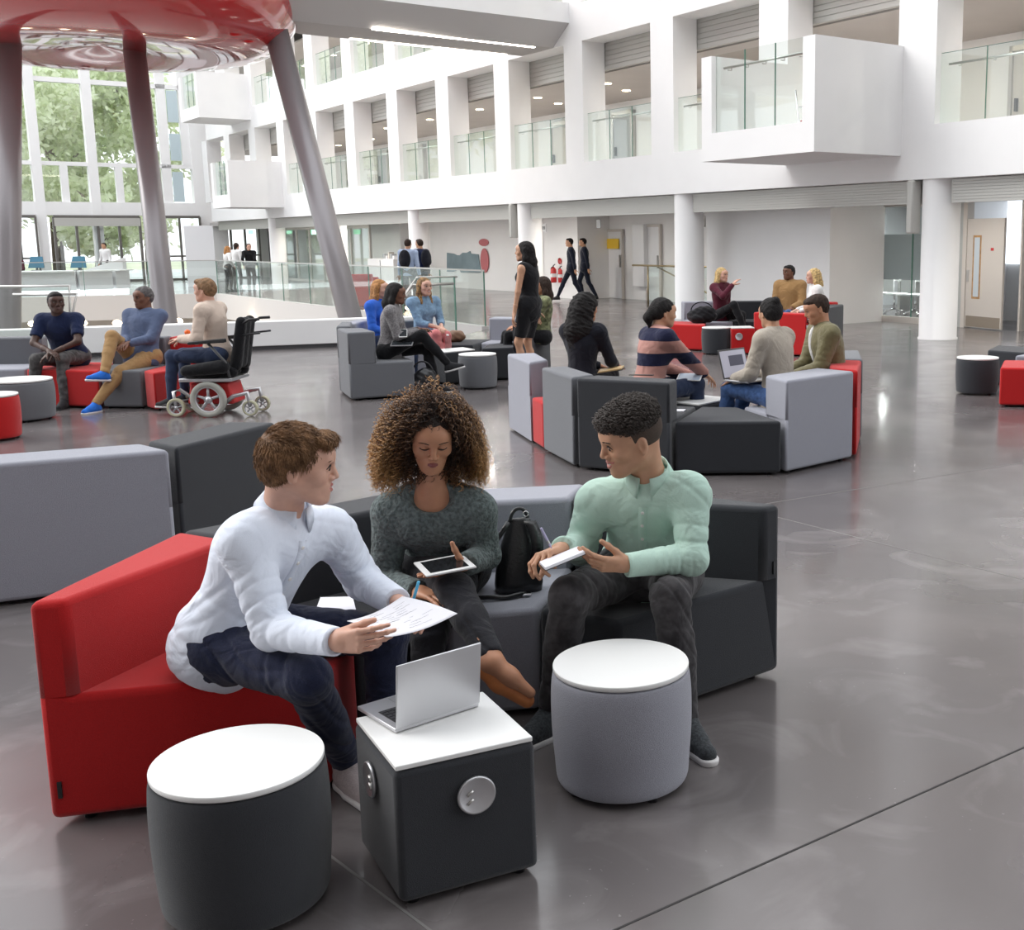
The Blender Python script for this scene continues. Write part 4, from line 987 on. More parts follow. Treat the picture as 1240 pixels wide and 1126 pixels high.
# ------------------------------------------------------------------ head
def frame(f, up=(0, 0, 1), roll=0):
    f = nrm(f); r = nrm(np.cross(f, up)); u = np.cross(r, f)
    if roll: r, u = r*math.cos(roll)+u*math.sin(roll), u*math.cos(roll)-r*math.sin(roll)
    return np.stack([r, f, u], 1)        # columns: right, forward, up
def head_prims(c, R, s=1., female=False, fine=False, mouth='closed'):
    T = lambda x, y, z: c+R@(np.array([x, y, z])*s)
    E = lambda p, r, k=.02, op='+': ell(T(*p), np.array(r)*s, R, k*s, op)
    j = .92 if female else 1.
    P = [E((0, -.012, .030), (.074, .094, .083)), E((0, .040, .018), (.062, .052, .060), .03),
         E((0, .022, -.040), (.056*j, .062, .058), .03), E((0, .060, -.072), (.030*j, .028, .030), .03),
         cone(T(-.048*j, .0, -.045), T(-.020, .066, -.088), .018*s, .016*s, .03*s), cone(T(.048*j, .0, -.045), T(.020, .066, -.088), .018*s, .016*s, .03*s),
         E((0, .078, -.093), (.018, .016, .015), .018),
         E((-.042, .058, -.018), (.022, .022, .020), .025), E((.042, .058, -.018), (.022, .022, .020), .025),
         E((0, .074, .040), (.046, .020, .028), .03)]
    if not female: P.append(cone(T(-.030, .082, .027), T(.030, .082, .027), .009*s, .009*s, .015*s))
    for q in (-1, 1):
        P += [E((q*.031, .093, .008), (.020, .016, .013), .012, '-'), E((q*.031, .0755, .008), (.016, .0145, .0135), .006)]
        P += [E((q*.073, -.010, -.004), (.009, .017, .030), .006), E((q*.080, -.004, -.002), (.006, .009, .019), .004, '-'), E((q*.075, -.006, -.028), (.006, .009, .010), .005)]
    P += [cone(T(0, .086, .022), T(0, .106, -.021), .0075*s, .0105*s, .010*s), E((-.0125, .096, -.027), (.0085, .010, .0078), .006), E((.0125, .096, -.027), (.0085, .010, .0078), .006), E((-.007, .104, -.034), (.0035, .005, .003), .003, '-'), E((.007, .104, -.034), (.0035, .005, .003), .003, '-')]
    # mouth region
    P += [E((0, .080, -.056), (.028, .016, .019), .02)]
    w = .020 if mouth == 'closed' else .026; zc = .0 if mouth == 'closed' else .005
    P += [E((0, .098, -.0555), (w*.9, .006, .0022 if mouth != 'smile' else .0065), .004, '-')]
    return P, T
def lip_prims(T, s, mouth):
    w, cz, op = {'closed': (.024, .001, .0045), 'talk': (.022, .003, .0080), 'smile': (.029, .009, .0090)}[mouth]
    P = []
    for sgn, th in ((1, .0046), (-1, .0060)):
        pts = [T(x*w, .0975-.012*x*x-(.0 if sgn > 0 else .001), -.0555+cz*x*x*1.4+sgn*op*(1-x*x)) for x in (-1, -.6, -.25, 0, .25, .6, 1)]
        for i in range(6): P.append(cone(pts[i], pts[i+1], th*s*(1-.5*abs((-1, -.6, -.25, 0, .25, .6, 1)[i])), th*s*(1-.5*abs((-1, -.6, -.25, 0, .25, .6, 1)[i+1])), .003*s))
    return P
def hand_prims(w, d, n, thumb, s=1., curl=(.3, .35, .4, .45), spread=.06, tb=.3, tout=.75, mid=None):
    """w wrist, d direction of fingers, n palm normal (the way the palm faces), thumb = +1/-1 side"""
    d = nrm(d); n = nrm(n-d*(np.dot(n, d))); t = np.cross(d, n)*thumb; P = []
    def L(u, v, z): return w+(d*u+t*v+n*z)*s
    off = [.027, .0095, -.009, -.026]; kn = [.092, .094, .089, .081]
    for o, kx in zip(off, kn): P.append(cone(L(.012, o*.55, 0), L(kx, o, 0), .0145*s, .0098*s, .012*s))
    P.append(ell(L(.035, .018, .008), np.array([.016, .026, .012])*s, np.stack([t, d, n], 1), .012*s)); P.append(ell(L(.045, -.020, .006), np.array([.012, .030, .010])*s, np.stack([t, d, n], 1), .012*s))
    segs = [(.042, .025, .021), (.046, .029, .022), (.043, .027, .022), (.033, .020, .019)]; rad = [.0084, .0086, .0082, .0072]
    for i, (o, kx) in enumerate(zip(off, kn)):
        p = L(kx, o, -.001); a = 0; c = curl[i] if not isinstance(curl[i], (tuple, list)) else None
        sp = nrm(d+t*spread*(1.2-i*.9))
        for j_, l in enumerate(segs[i]):
            a += (c*(.9, 1.1, .8)[j_] if c is not None else curl[i][j_])
            q = p+(sp*math.cos(a)+n*math.sin(a))*l*s; r0 = rad[i]*(1-.1*j_)*s; r1 = rad[i]*(1-.1*(j_+1))*s
            P.append(cone(p, q, r0, r1, .004*s)); P.append(ell(p, np.full(3, r0*1.06), None, .003*s)); p = q
    p = L(.020, .022, .006); v = nrm(d*(1-tout*.45)+t*tout+n*tb)
    for j_, (l, r0, r1) in enumerate(((.040, .0135, .0110), (.032, .0105, .0098), (.027, .0098, .0078))):
        q = p+v*l*s; P.append(cone(p, q, r0*s, r1*s, .007*s)); p = q; v = nrm(v+d*.28*(1 if tb < 1 else .2)+n*tb*.35)
    return P
def foot_prims(a, toe, s=1.):
    """bare foot from ankle joint a towards toe"""
    d = nrm(toe-a); 
    return [cone(a, a+(toe-a)*.45+V3(0, 0, 0), .034*s, .030*s, .02), cone(a+(toe-a)*.4, toe, .030*s, .018*s, .02)]
def shoe(parent, ank, toe, m, sole, s=1., vox=.006, high=False, name='shoe', up=None):
    """shoe along the sole line under the ankle"""
    f = toe-ank; L = np.linalg.norm(f); d = nrm(f); u = up if up is not None else V3(0, 0, 1); u = nrm(u-d*(u@d)); r = np.cross(d, u)
    R = np.stack([r, d, u], 1); heel = ank-d*.055*s
    # sole plane is 'base' below the ankle line
    P = [cone(ank-d*.028*s-u*.055*s, ank+d*.05*s-u*.055*s, .034*s, .036*s, .02), cone(ank+d*.05*s-u*.058*s, ank+d*.155*s-u*.066*s, .038*s, .030*s, .02), cone(ank-u*.01*s, ank-u*.05*s, .035*s, .035*s, .03), cone(ank-u*.01*s, ank+d*.09*s-u*.045*s, .033*s, .028*s, .03)]
    if high: P.append(cone(ank+u*.04*s, ank, .042*s, .038*s, .02))
    P += [plane(ank-u*.082*s, -u)]
    Q = [cone(ank-d*.028*s-u*.082*s, ank+d*.05*s-u*.082*s, .038*s, .038*s, .01), cone(ank+d*.05*s-u*.082*s, ank+d*.16*s-u*.082*s, .041*s, .034*s, .01), plane(ank-u*.098*s, -u), plane(ank-u*.074*s, u)]
    o = npmesh(name, [sdf(P, vox)], m, parent)
    npmesh('sole', [sdf(Q, vox, smooth=1)], sole, o)
    return o
def ik(a, b, l1, l2, hint):
    v = b-a; D_ = np.linalg.norm(v); 
    if D_ > (l1+l2)*.999: b = a+v/D_*(l1+l2)*.999; D_ = (l1+l2)*.999; v = b-a
    x = (l1*l1-l2*l2+D_*D_)/(2*D_); h = math.sqrt(max(0, l1*l1-x*x)); v = v/D_; hv = nrm(np.asarray(hint)-v*(np.asarray(hint)@v))
    return a+v*x+hv*h, b

def build_person(label, J, o, group=None):
    """J: joints in world space, o: options"""
    g = o.get; s = g('s', 1.); fem = g('female', False); vx = g('vox', .011); fine = g('fine', False)
    root = empty('person', (J['P'][0], J['P'][1], g('z0', 0)), label, 'person', group)
    P, Nk, Hc = J['P'], J['N'], J['H']; R = J['R']; u = nrm(Nk-P); sr = nrm(J['sR']-J['sL']); sr = nrm(sr-u*(sr@u)); f = np.cross(u, sr)
    hr = nrm(J['hR']-J['hL']) if 'hR' in J else sr
    B_ = np.stack([sr, f, u], 1)
    sk, lp = SK[g('skin', 'pale')], LP[g('skin', 'pale')]
    TL = np.linalg.norm(Nk-P); fat = g('fat', 1.)
    ww = (.150 if not fem else .132)*s*fat; wc = (.160 if not fem else .135)*s*fat; dp = .108*s*fat
    hm = (J['hR']+J['hL'])/2; pr_ = nrm(J['hR']-J['hL']); pB = np.stack([pr_, nrm(np.cross(V3(0, 0, 1), pr_)), V3(0, 0, 1)], 1)
    def torso(g_):
        Q = [ell(P+u*TL*.04, V3(ww*1.08, dp*1.12, .12*s)+g_, B_, .05), ell(P+u*TL*.38, V3(ww*.90 if not fem else ww*.84, dp*.92, TL*.30)+g_, B_, .06),
             ell(P+u*TL*.68-f*.005, V3(wc, dp*1.02, TL*.30)+g_, B_, .05), cone(J['sL']*.82+J['sR']*.18-u*.012, J['sR']*.82+J['sL']*.18-u*.012, .056*s+g_, .056*s+g_, .05),
             cone(Nk-u*.05, J['sL']*.8+Nk*.2-u*.0, .048*s+g_, .045*s+g_, .04), cone(Nk-u*.05, J['sR']*.8+Nk*.2-u*.0, .048*s+g_, .045*s+g_, .04)]
        if fem:
            for q in (-1, 1): Q.append(ell(P+u*TL*.66+f*dp*.62+sr*q*.062*s, V3(.058, .052, .058)*s+g_, B_, .035))
        return Q
    def arm(q, g_, t_end=1., wr=0):
        S, E_, W_ = J['s'+q], J['e'+q], J['w'+q]; fk = .92 if fem else 1.
        w1 = (wr, 95, .8, .35, 1.) if wr else None; w2 = (wr, 95, .15, .4, 3.) if wr else None
        tq = min(1, t_end*2+.04); a = [ell(S-u*.01, np.full(3, .058*s*fk+g_), None, .03), cone(S, S+(E_-S)*tq, (.054*s+g_)*fk, ((.054+(.043-.054)*tq)*s+g_)*fk, .03, wr=w1)]
        if t_end > .5:
            t2 = (t_end-.5)*2; r1 = .041*s*fk; r2 = .029*s*fk; e = E_+(W_-E_)*t2
            a.append(cone(E_, e, (r1+g_*1.0), (r1+(r2-r1)*t2+g_*.9), .02, wr=w2)); 
        return a
    def leg(q, g_, wr=0, e_=1.):
        H_, K, A = J['h'+q], J['k'+q], J['a'+q]; fk = .93 if fem else 1.
        w1 = (wr, 75, .85, .3, 2.) if wr else None; w2 = (wr, 75, .12, .3, 0.) if wr else None; w3 = (wr*.8, 90, 1., .25, 1.) if wr else None
        c = K+(A-K)*.3; bk = nrm(np.cross(np.cross(A-K, H_-K), A-K))
        A2 = K+(A-K)*e_
        return [cone(H_, K, .086*s*fk+g_, .058*s*fk+g_, .04, wr=w1), cone(K, K+(A2-K)*.5, .056*s*fk+g_, .050*s*fk+g_, .03, wr=w2), cone(K+(A2-K)*.5, A2, .050*s*fk+g_, .036*s*fk+g_*1.2, .02, wr=w3), ell(c+bk*.014*s, V3(.046, .046, .046)*s*fk+g_, None, .03),
                ell(H_-nrm(K-H_)*.03*s, np.full(3, .092*s*fk+g_), None, .05)]
    # --- body (skin), one continuous mesh
    hp, T = head_prims(Hc, R, s*g('hs', 1.), fem, fine, g('mouth', 'closed'))
    nk0 = Nk-u*.02; nk1 = T(0, -.028, -.045); nr = (.052 if fem else .058)*s
    neck = [cone(Nk-u*.05, Nk, nr*1.1, nr, .02), cone(nk0, nk1, nr, nr*.95, .03)]+([cone(Nk-u*.045, J['sL']*.6+Nk*.4-u*.03, .05*s, .04*s, .04), cone(Nk-u*.045, J['sR']*.6+Nk*.4-u*.03, .05*s, .04*s, .04), ell(Nk-u*.09+f*.02, V3(.10, .075, .07)*s, B_, .03)] if fine else [])
    hv = g('hvox', .0065 if not fine else .0027)
    parts = []
    yoke = torso(-.006)[2:6]+[cone(Nk-u*.03, nk1, nr, nr*.95, .03)]
    parts.append(sdf(hp+neck, hv))
    coarse = torso(-.012)+arm('L', -.006)+arm('R', -.006)+[cone(Nk-u*.06, Nk-u*.01, nr*.96, nr*.93, .03)]
    coarse += leg('L', -.008)+leg('R', -.008)
    parts.append(sdf(coarse, max(vx, .010) if not fine else .009))
    hvx = g('handvox', .0065 if not fine else .0025)
    for q in 'LR':
        hh = J.get('hand'+q, {}); w_ = J['w'+q]; dd = hh.get('d', w_-J['e'+q]); nn = hh.get('n', V3(0, 0, -1)+f*-.2)
        th = hh.get('thumb', 1 if q == 'L' else -1)
        hp_ = hand_prims(w_, dd, nn, th, s*(.93 if fem else 1.)*g('handscale', 1.), hh.get('curl', (.3, .35, .4, .45)), hh.get('spread', .06), hh.get('tb', .3), hh.get('tout', .75))
        hp_.append(cone(w_-nrm(w_-J['e'+q])*.09*s, w_+nrm(dd)*.02, .032*s*(.9 if fem else 1), .023*s*(.92 if fem else 1), .015))
        parts.append(sdf(hp_, hvx))
    if g('barefoot'):
        for q in 'LR': parts.append(sdf([cone(J['k'+q]*.25+J['a'+q]*.75, J['a'+q], .042*s, .031*s, .02)]+foot_prims(J['a'+q]-V3(0, 0, .012), J['t'+q]-V3(0, 0, .02)+(J['a'+q]-J['t'+q])*.12, s*.95)+[ell(J['a'+q]-nrm(J['t'+q]-J['a'+q])*.035-V3(0, 0, .03), V3(.025, .025, .03))], .004 if fine else .007))
    body = npmesh('body', parts, sk, root)
    # --- face
    if g('face', True):
        hs = s*g('hs', 1.)
        gz = g('gaze', 0)
        for q in (-1, 1):
            b = MB(); c = T(q*.031, .0772, .0075); b.ell(c, V3(.0128, .0136, .0090 if g('lids', 1) else .001)*hs, R, 14 if fine else 8)
            if g('lids', 1):
                e = b.build('eye', m_eyew, root); b = MB(); b.ell(T(q*.031+gz*.004, .0875, .0062), V3(.0056, .0042, .0058)*hs, R, 12 if fine else 8); b.build('iris', m_eyed, e)
            pts = [T(q*(.031-.0165+.033*t_), .0905-.016*(t_-.25)**2, .0075+(.0085 if g('lids', 1) else -.0045)*(1-(2*t_-1)**2)-(0 if g('lids', 1) else 0)) for t_ in np.linspace(0, 1, 7)]
            b = MB(); b.tube(pts, [.0012*hs, .0020*hs, .0026*hs, .0028*hs, .0026*hs, .0020*hs, .0012*hs] if fine else .0020*hs, 6); b.build('eyelash', m_lash, root)
            pts = [T(q*(.012+.040*t_), .0975-.013*t_*t_, .0285+.007*math.sin(PI*t_*.8)-.003*t_) for t_ in np.linspace(0, 1, 7)]
            th = g('brow', .0028); b = MB(); b.tube(pts, [th*.9*hs, th*1.1*hs, th*1.1*hs, th*hs, th*.85*hs, th*.6*hs, th*.3*hs], 6); b.build('eyebrow', HM[g('browm', g('hairm', 'brown'))] , root)
        npmesh('lips', [sdf(lip_prims(T, hs, g('mouth', 'closed')), .0016 if fine else .0035, smooth=1)], lp, root)
        if g('mouth') == 'smile':
            b = MB(); b.ell(T(0, .0915, -.0520), V3(.021, .0065, .0070)*hs, R, 14); b.build('teeth', m_teeth, root)
    # --- clothes
    th = g('top')
    if th:
        gi = g('loose', .013); sl = g('sleeve', 1.0); wr = g('wr', .0035)
        Q = torso(gi)
        if sl > 0: Q += arm('L', gi, sl, wr)+arm('R', gi, sl, wr)
        else: Q += [ell(J['sL']-u*.0-sr*0, np.full(3, .040), None, .02), ell(J['sR'], np.full(3, .040), None, .02)]
        Q += [cone(Nk-u*.06, Nk+u*g('collar_h', -.012)+(nk1-Nk)*.12, .072*s, .063*s, .03)]
        hem = g('hem', .10)
        Q.append(ell(P-u*hem*.45+f*.012, V3(ww*1.09, dp*1.16, .10*s)+gi, B_, .04))
        pl = plane(P-u*hem, -u+f*g('hemtilt', 0)); Q.append(pl)
        nd = g('neckdrop', .0)
        if nd: Q.append(ell(Nk+u*.035*s+f*.062*s, V3(.078+nd*.4, .06, .05+nd)*s, B_, .006, '-'))
        for q in 'LR':
            if sl > 0:
                tt = J['e'+q]+(J['w'+q]-J['e'+q])*max(0, (sl-.5)*2) if sl > .5 else J['s'+q]+(J['e'+q]-J['s'+q])*sl*2
                dn = nrm(J['w'+q]-J['e'+q]) if sl > .5 else nrm(J['e'+q]-J['s'+q])
                pp = plane(tt+dn*.004, dn); pp['rad'] = .085; Q.append(pp)
        a_ = g('fold', .0022)
        def disp(X, Y, Z_, a_=a_):
            o_ = Hc; x, y, z = X-o_[0], Y-o_[1], Z_-o_[2]
            w1 = np.abs(np.sin(19*z+13*x+7*y+1.3*np.sin(6*y+5*x))); w2 = np.abs(np.sin(17*x-15*z+9*y+1.3*np.sin(6*z+5*y)))
            m1 = .5+.5*np.sin(5*x+7*z+4*y+1.); m2 = .5+.5*np.sin(6*z-5*x+3*y+2.5)
            w3 = np.abs(np.sin(34*z-9*x+15*y+1.6*np.sin(9*x+4*z)))
            return -a_*1.1*(np.clip(1-w1*2.6, 0, 1)*m1+np.clip(1-w2*2.6, 0, 1)*m2+.6*np.clip(1-w3*1.8, 0, 1)*m1*m2)+a_*.6*np.sin(14*x+11*z+5*np.sin(6*y))
        tops = npmesh(g('topname', 'shirt'), [sdf(Q, vx*.9 if not fine else .0042, disp)], th, root)
        if g('stripes'):
            pass
        if g('skirt'):
            Q = [ell(P+u*.05, V3(ww*1.05, dp*1.1, .10)+gi, B_, .05)]+[x for q in 'LR' for x in (cone(J['h'+q], J['h'+q]+(J['k'+q]-J['h'+q])*.92, .098*s, .072*s, .09),)]+[plane(J['kL']*.85+J['hL']*.15, J['kL']-J['hL'])]
            npmesh('skirt', [sdf(Q, vx, disp)], th, root)
    bt = g('bottom')
    if bt:
        gb = g('bl', .008); wl = g('wrl', .0035); e_ = g('legend', 1.0)
        Q = [ell(P+u*.01, V3(ww*1.06, dp*1.12, .11*s)+gb, B_, .05), ell(hm+V3(0, 0, .0), V3(ww*1.02, dp*1.05, .085*s)+gb, pB, .06)]+leg('L', gb, wl, e_)+leg('R', gb, wl, e_)
        def disp2(X, Y, Z_):
            w1 = np.abs(np.sin(30*Z_+14*X+2.2*np.sin(12*Y+6*X)+1.2*np.sin(19*X))); m1 = .5+.5*np.sin(7*X+9*Z_+6*Y)
            return -.0065*np.clip(1-w1*1.9, 0, 1)**1.2*m1+.0012*np.sin(27*X+19*Z_)
        for q in 'LR':
            dn = nrm(J['a'+q]-J['k'+q]); pp = plane(J['k'+q]+(J['a'+q]-J['k'+q])*e_+dn*.02, dn); pp['rad'] = .10; Q.append(pp)
        npmesh(g('botname', 'trousers'), [sdf(Q, vx if not fine else .0048, disp2)], bt, root)
    if g('shoes'):
        for q in 'LR': shoe(root, J['a'+q], J['t'+q], g('shoes'), g('sole', m_rubber), s*(.92 if fem else 1), .0075 if not fine else .0045, g('high', False), up=J.get('up'+q))
    # --- hair
    hk = g('hair', 'short'); hmat = HM[g('hairm', 'brown')] ; hs = s*g('hs', 1.)
    E = lambda p, r, k=.02, op='+': ell(T(*p), np.array(r)*hs, R, k*hs, op)
    cap = [E((0, -.016, .036), (.082, .100, .088), .01), E((0, -.045, .0), (.074, .068, .075), .03)]
    facecut = [E((0, .108, -.040), (.074, .070, .095), .012, '-'), E((-.076, .012, -.03), (.02, .028, .040), .01, '-'), E((.076, .012, -.03), (.02, .028, .040), .01, '-'), E((0, .0, -.115), (.1, .1, .055), .012, '-')]
    hq = None; amp, fq = (.0012, 220) if fine else (.0035, 130)
    if hk == 'short': hq = cap+facecut
    if hk == 'fade': hq = ([E((0, -.012, .066), (.077, .097, .064), .01)] if fine else [E((0, -.016, .036), (.0765, .0975, .084), .01), E((0, -.04, .0), (.071, .066, .075), .03)])+[E((0, .045, .078), (.058, .045, .030), .02)]+facecut
    if hk == 'quiff': hq = cap+[E((0, .055, .088), (.055, .040, .028), .02)]+facecut
    def down(pts, rs, k=.02): return [cone(T(*pts[i]), T(*pts[i+1]), rs[i]*hs, rs[i+1]*hs, k) for i in range(len(pts)-1)]
    if hk == 'long' or hk == 'longback':
        hq = cap+[facecut[0]]
        for q in (-1, 1): hq += down([(q*.062, -.015, .02), (q*.072, -.025, -.08), (q*.075, -.02+g('hfront', 0), -.20)], [.034, .034, .018])
        hq += down([(0, -.055, .0), (0, -.075, -.12), (0, -.075, -.26)], [.066, .070, .035])
    if hk == 'bob': hq = cap+[facecut[0]]+down([(0, -.06, 0), (0, -.075, -.09)], [.062, .050])
    if hk == 'pony': hq = cap+facecut[:3]+[E((0, .0, -.115), (.1, .1, .045), .012, '-')]+down([(0, -.105, .015), (0, -.125, -.05), (0, -.10, -.13)], [.026, .038, .015])
    if hk == 'bun': hq = cap+facecut+[E((0, -.085, .085), (.040, .040, .036), .012)]
    if hk == 'waves':
        hq = cap+[facecut[0]]; amp = .006; fq = 70
        for q in (-1, 1): hq += down([(q*.062, -.02, .02), (q*.082, -.03, -.08), (q*.07, -.04, -.18)], [.036, .040, .022])
        hq += down([(0, -.06, .0), (0, -.085, -.12), (0, -.08, -.22)], [.066, .066, .03])
    if hk == 'bigcurl':
        hq = [E((0, -.02, .04), (.10, .115, .10), .02), E((0, -.055, -.02), (.105, .085, .10), .04), facecut[0]]; amp = .008; fq = 60
        hq += down([(0, -.07, -.05), (0, -.085, -.20), (0, -.075, -.33)], [.10, .105, .075], .04)
        for q in (-1, 1): hq += down([(q*.07, -.03, -.03), (q*.085, -.04, -.18), (q*.075, -.04, -.30)], [.04, .05, .04], .03)
    if hq:
        c0 = Hc
        def dh(X, Y, Z_):
            a = (X-c0[0])*R[0, 0]+(Y-c0[1])*R[1, 0]+(Z_-c0[2])*R[2, 0]; b = (X-c0[0])*R[0, 1]+(Y-c0[1])*R[1, 1]+(Z_-c0[2])*R[2, 1]; c = (X-c0[0])*R[0, 2]+(Y-c0[1])*R[1, 2]+(Z_-c0[2])*R[2, 2]
            if hk in ('bigcurl', 'waves', 'fade'): return amp*np.sin(fq*a+2*np.sin(60*c))*np.sin(fq*b+c*90)*np.sin(fq*.8*c+a*50)*1.5
            return amp*np.sin(fq*a+8*np.sin(14*b)+10*np.sin(9*c))*np.sin(60*b+50*c+3*np.sin(40*a))
        ho = npmesh('hair', [sdf(hq, .0075 if not fine else .0035, dh if vx < .02 else None)], hmat, root)
        if fine: o['_hair'] = ho; o['_hq'] = hq
    o['_T'] = T; o['_root'] = root; o['_u'] = u; o['_f'] = f; o['_sr'] = sr; o['_J'] = J; o['_B'] = B_
    return root

# ------------------------------------------------------------------ pose helper
def pose(P, face, lean=.1, side=0., twist=0., look=None, head=(0, 0, 0), s=1., sit=True, kneeh=None, feet=None, hands=None, female=False, elb=None, knees=None, sh=None, roll=0):
    """P pelvis (world), face = facing yaw (0 = +Y, clockwise to +X), hands/feet in local metres: x right, y forward, z up from the floor"""
    fw = V3(math.sin(face), math.cos(face), 0); rt = V3(math.cos(face), -math.sin(face), 0); up = V3(0, 0, 1)
    base = V3(P[0], P[1], 0)
    L = lambda x, y, z: base+rt*x+fw*y+up*z
    u = nrm(up+fw*math.tan(lean)+rt*side)
    J = dict(P=np.array(P, float)); J['N'] = J['P']+u*.50*s
    ct, st = math.cos(twist), math.sin(twist); sr_ = rt*ct-fw*st if False else rt*math.cos(twist)+(-fw)*math.sin(twist)
    sr_ = nrm(sr_-u*(sr_@u)); hw = (.152 if female else .178)*s; c = J['P']+u*.445*s
    J['sR'] = c+sr_*hw; J['sL'] = c-sr_*hw
    hf = V3(math.sin(face+head[0]), math.cos(face+head[0]), math.tan(head[1])) if look is None else np.asarray(look, float)
    J['R'] = frame(hf, roll=roll); J['H'] = J['N']+nrm(u+up*.8)*.135*s+nrm(V3(hf[0], hf[1], 0))*.03*s
    hj = .092*s; J['hR'] = J['P']+rt*hj-up*.01; J['hL'] = J['P']-rt*hj-up*.01
    feet = feet or ((.10, .42, .09), (-.10, .42, .09)) if sit else feet or ((.09, 0, .09), (-.09, 0, .09))
    kn = knees or (fw+up*.8, fw+up*.8)
    for q, ft, h in (('R', feet[0], kn[0]), ('L', feet[1], kn[1])):
        A = L(*ft[:3]); K, A = ik(J['h'+q], A, .43*s, .43*s, h); J['k'+q] = K; J['a'+q] = A
        fd = ft[3] if len(ft) > 3 else 0.; pt = ft[4] if len(ft) > 4 else 0.
        J['t'+q] = A+(fw*math.cos(fd)+rt*math.sin(fd)+up*pt)*.16
    hands = hands or ((.12, .30, P[2]+.12), (-.12, .30, P[2]+.12))
    el = elb or (-up-fw*.6+rt*.6, -up-fw*.6-rt*.6)
    for q, hd, h in (('R', hands[0], el[0]), ('L', hands[1], el[1])):
        W_ = L(*hd[:3]); E_, W_ = ik(J['s'+q], W_, .28*s, .25*s, h); J['e'+q] = E_; J['w'+q] = W_
    return J
# =================================================================== THE THREE PEOPLE IN FRONT
c_white = cloth('shirt_pale_blue', (.76, .81, .92), .03, 500, .12); c_jean = cloth('navy_denim', (.018, .022, .050), .3, 500, .3); c_greyknit = cloth('grey_green_knit', (.125, .155, .155), .35, 75, 1.3)
c_blackj = cloth('black_denim', (.022, .022, .027), .25, 500, .3); c_mint = cloth('mint_cotton', (.50, .69, .60), .05, 500, .15); c_charj = cloth('washed_black_denim', (.045, .042, .045), .35, 25, .3)
m_shoe_l = cloth('pale_taupe_suede', (.42, .36, .36), .1, 200); m_solew = mat('white_sole', (.72, .70, .70), .6); m_shoe_g = cloth('dark_grey_knit_shoe', (.05, .055, .06), .3, 120); m_tanl = mat('tan_leather', (.55, .19, .06), .45, noise=.1, nscale=20)
def strands(o, hq, n, length, rad, comb, m, curl=0, lift=.35, zcut=None):
    """short hair strands rooted on the hair surface"""
    V, F = sdf(hq, .005); T = o['_T']; ctr = T(0, -.015, .02); c = V[rng.integers(0, len(V), n)]
    nn = c-ctr; nn /= np.linalg.norm(nn, axis=1)[:, None]
    R = o['_J']['R']; cm = np.array([R@np.array(comb((R.T@(p-ctr)))) for p in c])
    cm -= nn*(cm*nn).sum(1)[:, None]; cm /= np.linalg.norm(cm, axis=1)[:, None]+1e-9
    m_ = 6; t = np.linspace(0, 1, m_)[None, :, None]; ln = length*(.6+.6*rng.random((n, 1, 1)))
    jit = rng.normal(size=(n, 1, 3))*.16
    P = c[:, None, :]-nn[:, None, :]*.004+(cm[:, None, :]+jit)*ln*t+nn[:, None, :]*ln*lift*np.sin(t*PI*.8)
    if curl: 
        a = rng.random((n, 1, 1))*6.28; P += (np.cross(cm, nn)[:, None, :]*np.sin(a+t*curl)+nn[:, None, :]*np.cos(a+t*curl))*.0022
    r = rad*np.array([.8, 1, 1, .9, .7, .3])
    V2, F2 = tubes(P, r); return V2, F2
def at2(x, y, Y): return at(x, y, Y)
# --- man in the pale blue-white shirt
J = dict(P=V3(-1.385, 3.385, .505), N=at2(343, 617, 3.37)+V3(0, 0, -.01), H=at2(361, 563, 3.32))
J['R'] = frame((.955, .235, -.16), roll=-.06)
J['sR'] = at2(292, 655, 3.22); J['sL'] = at2(402, 641, 3.52); J['sR'] = J['sR']+V3(.01, 0, 0)
J['eR'] = at2(330, 762, 3.17); J['wR'] = at2(405, 777, 3.02)
J['eL'] = at2(440, 704, 3.58); J['wL'] = at2(480, 729, 3.40)
J['hR'] = V3(-1.35, 3.30, .49); J['hL'] = V3(-1.36, 3.49, .49)
J['kR'] = at2(372, 822, 3.13); J['aR'] = G(420, 922, .098); J['tR'] = J['aR']+V3(.10, -.12, -.03)
J['kL'] = at2(470, 768, 3.50); J['aL'] = at2(462, 885, 3.45); J['tL'] = J['aL']+V3(.14, -.08, -.02)
J['aR'][2] = .098; J['aL'][2] = .098; J['tR'][2] = .098; J['tL'][2] = .098
J['handR'] = dict(d=at2(445, 776, 2.97)-J['wR'], n=V3(.05, .95, -.05), thumb=1, curl=((.25, .25, .10), (.4, .4, .2), (.6, .5, .3), (.8, .6, .3)), tb=.55, tout=.25)
J['handL'] = dict(d=at2(506, 737, 3.32)-J['wL'], n=V3(.1, -.75, -.5), thumb=1, curl=(.5, .55, .6, .7), tb=.5, tout=.3)
o1 = dict(fine=True, skin='pale', top=c_white, bottom=c_jean, shoes=m_shoe_l, sole=m_solew, high=True, hair='short', hairm='brown', loose=.016, wr=.0045, fold=.0042, mouth='talk', hem=.12, s=1.0, hs=1.02, brow=.0026, collar_h=.0, gaze=1)
r1 = build_person('young man in pale blue-white shirt and navy jeans, sitting on the red sofa holding paper', J, o1)
def comb1(p): return (p[0]*2.0, .9 if p[2] > .045 else .15, -.2 if p[2] > .06 else -1.0)
V_, F_ = strands(o1, o1['_hq'], 15000, .019, .0010, comb1, HM['brown'], lift=.16)
T = o1['_T']; fr = [ell(T(0, .062, .090), V3(.058, .032, .022), J['R'], .01)]
V2, F2 = strands(o1, fr, 2200, .022, .0010, lambda p: (.4*np.sign(p[0])+.2, 1., .15), None, curl=3, lift=.3)
npmesh('hair_strands', [(V_, F_), (V2, F2)], hairm('hair_chestnut', (.36, .20, .10), (.16, .085, .045)), bpy.data.objects[o1['_hair'].name])
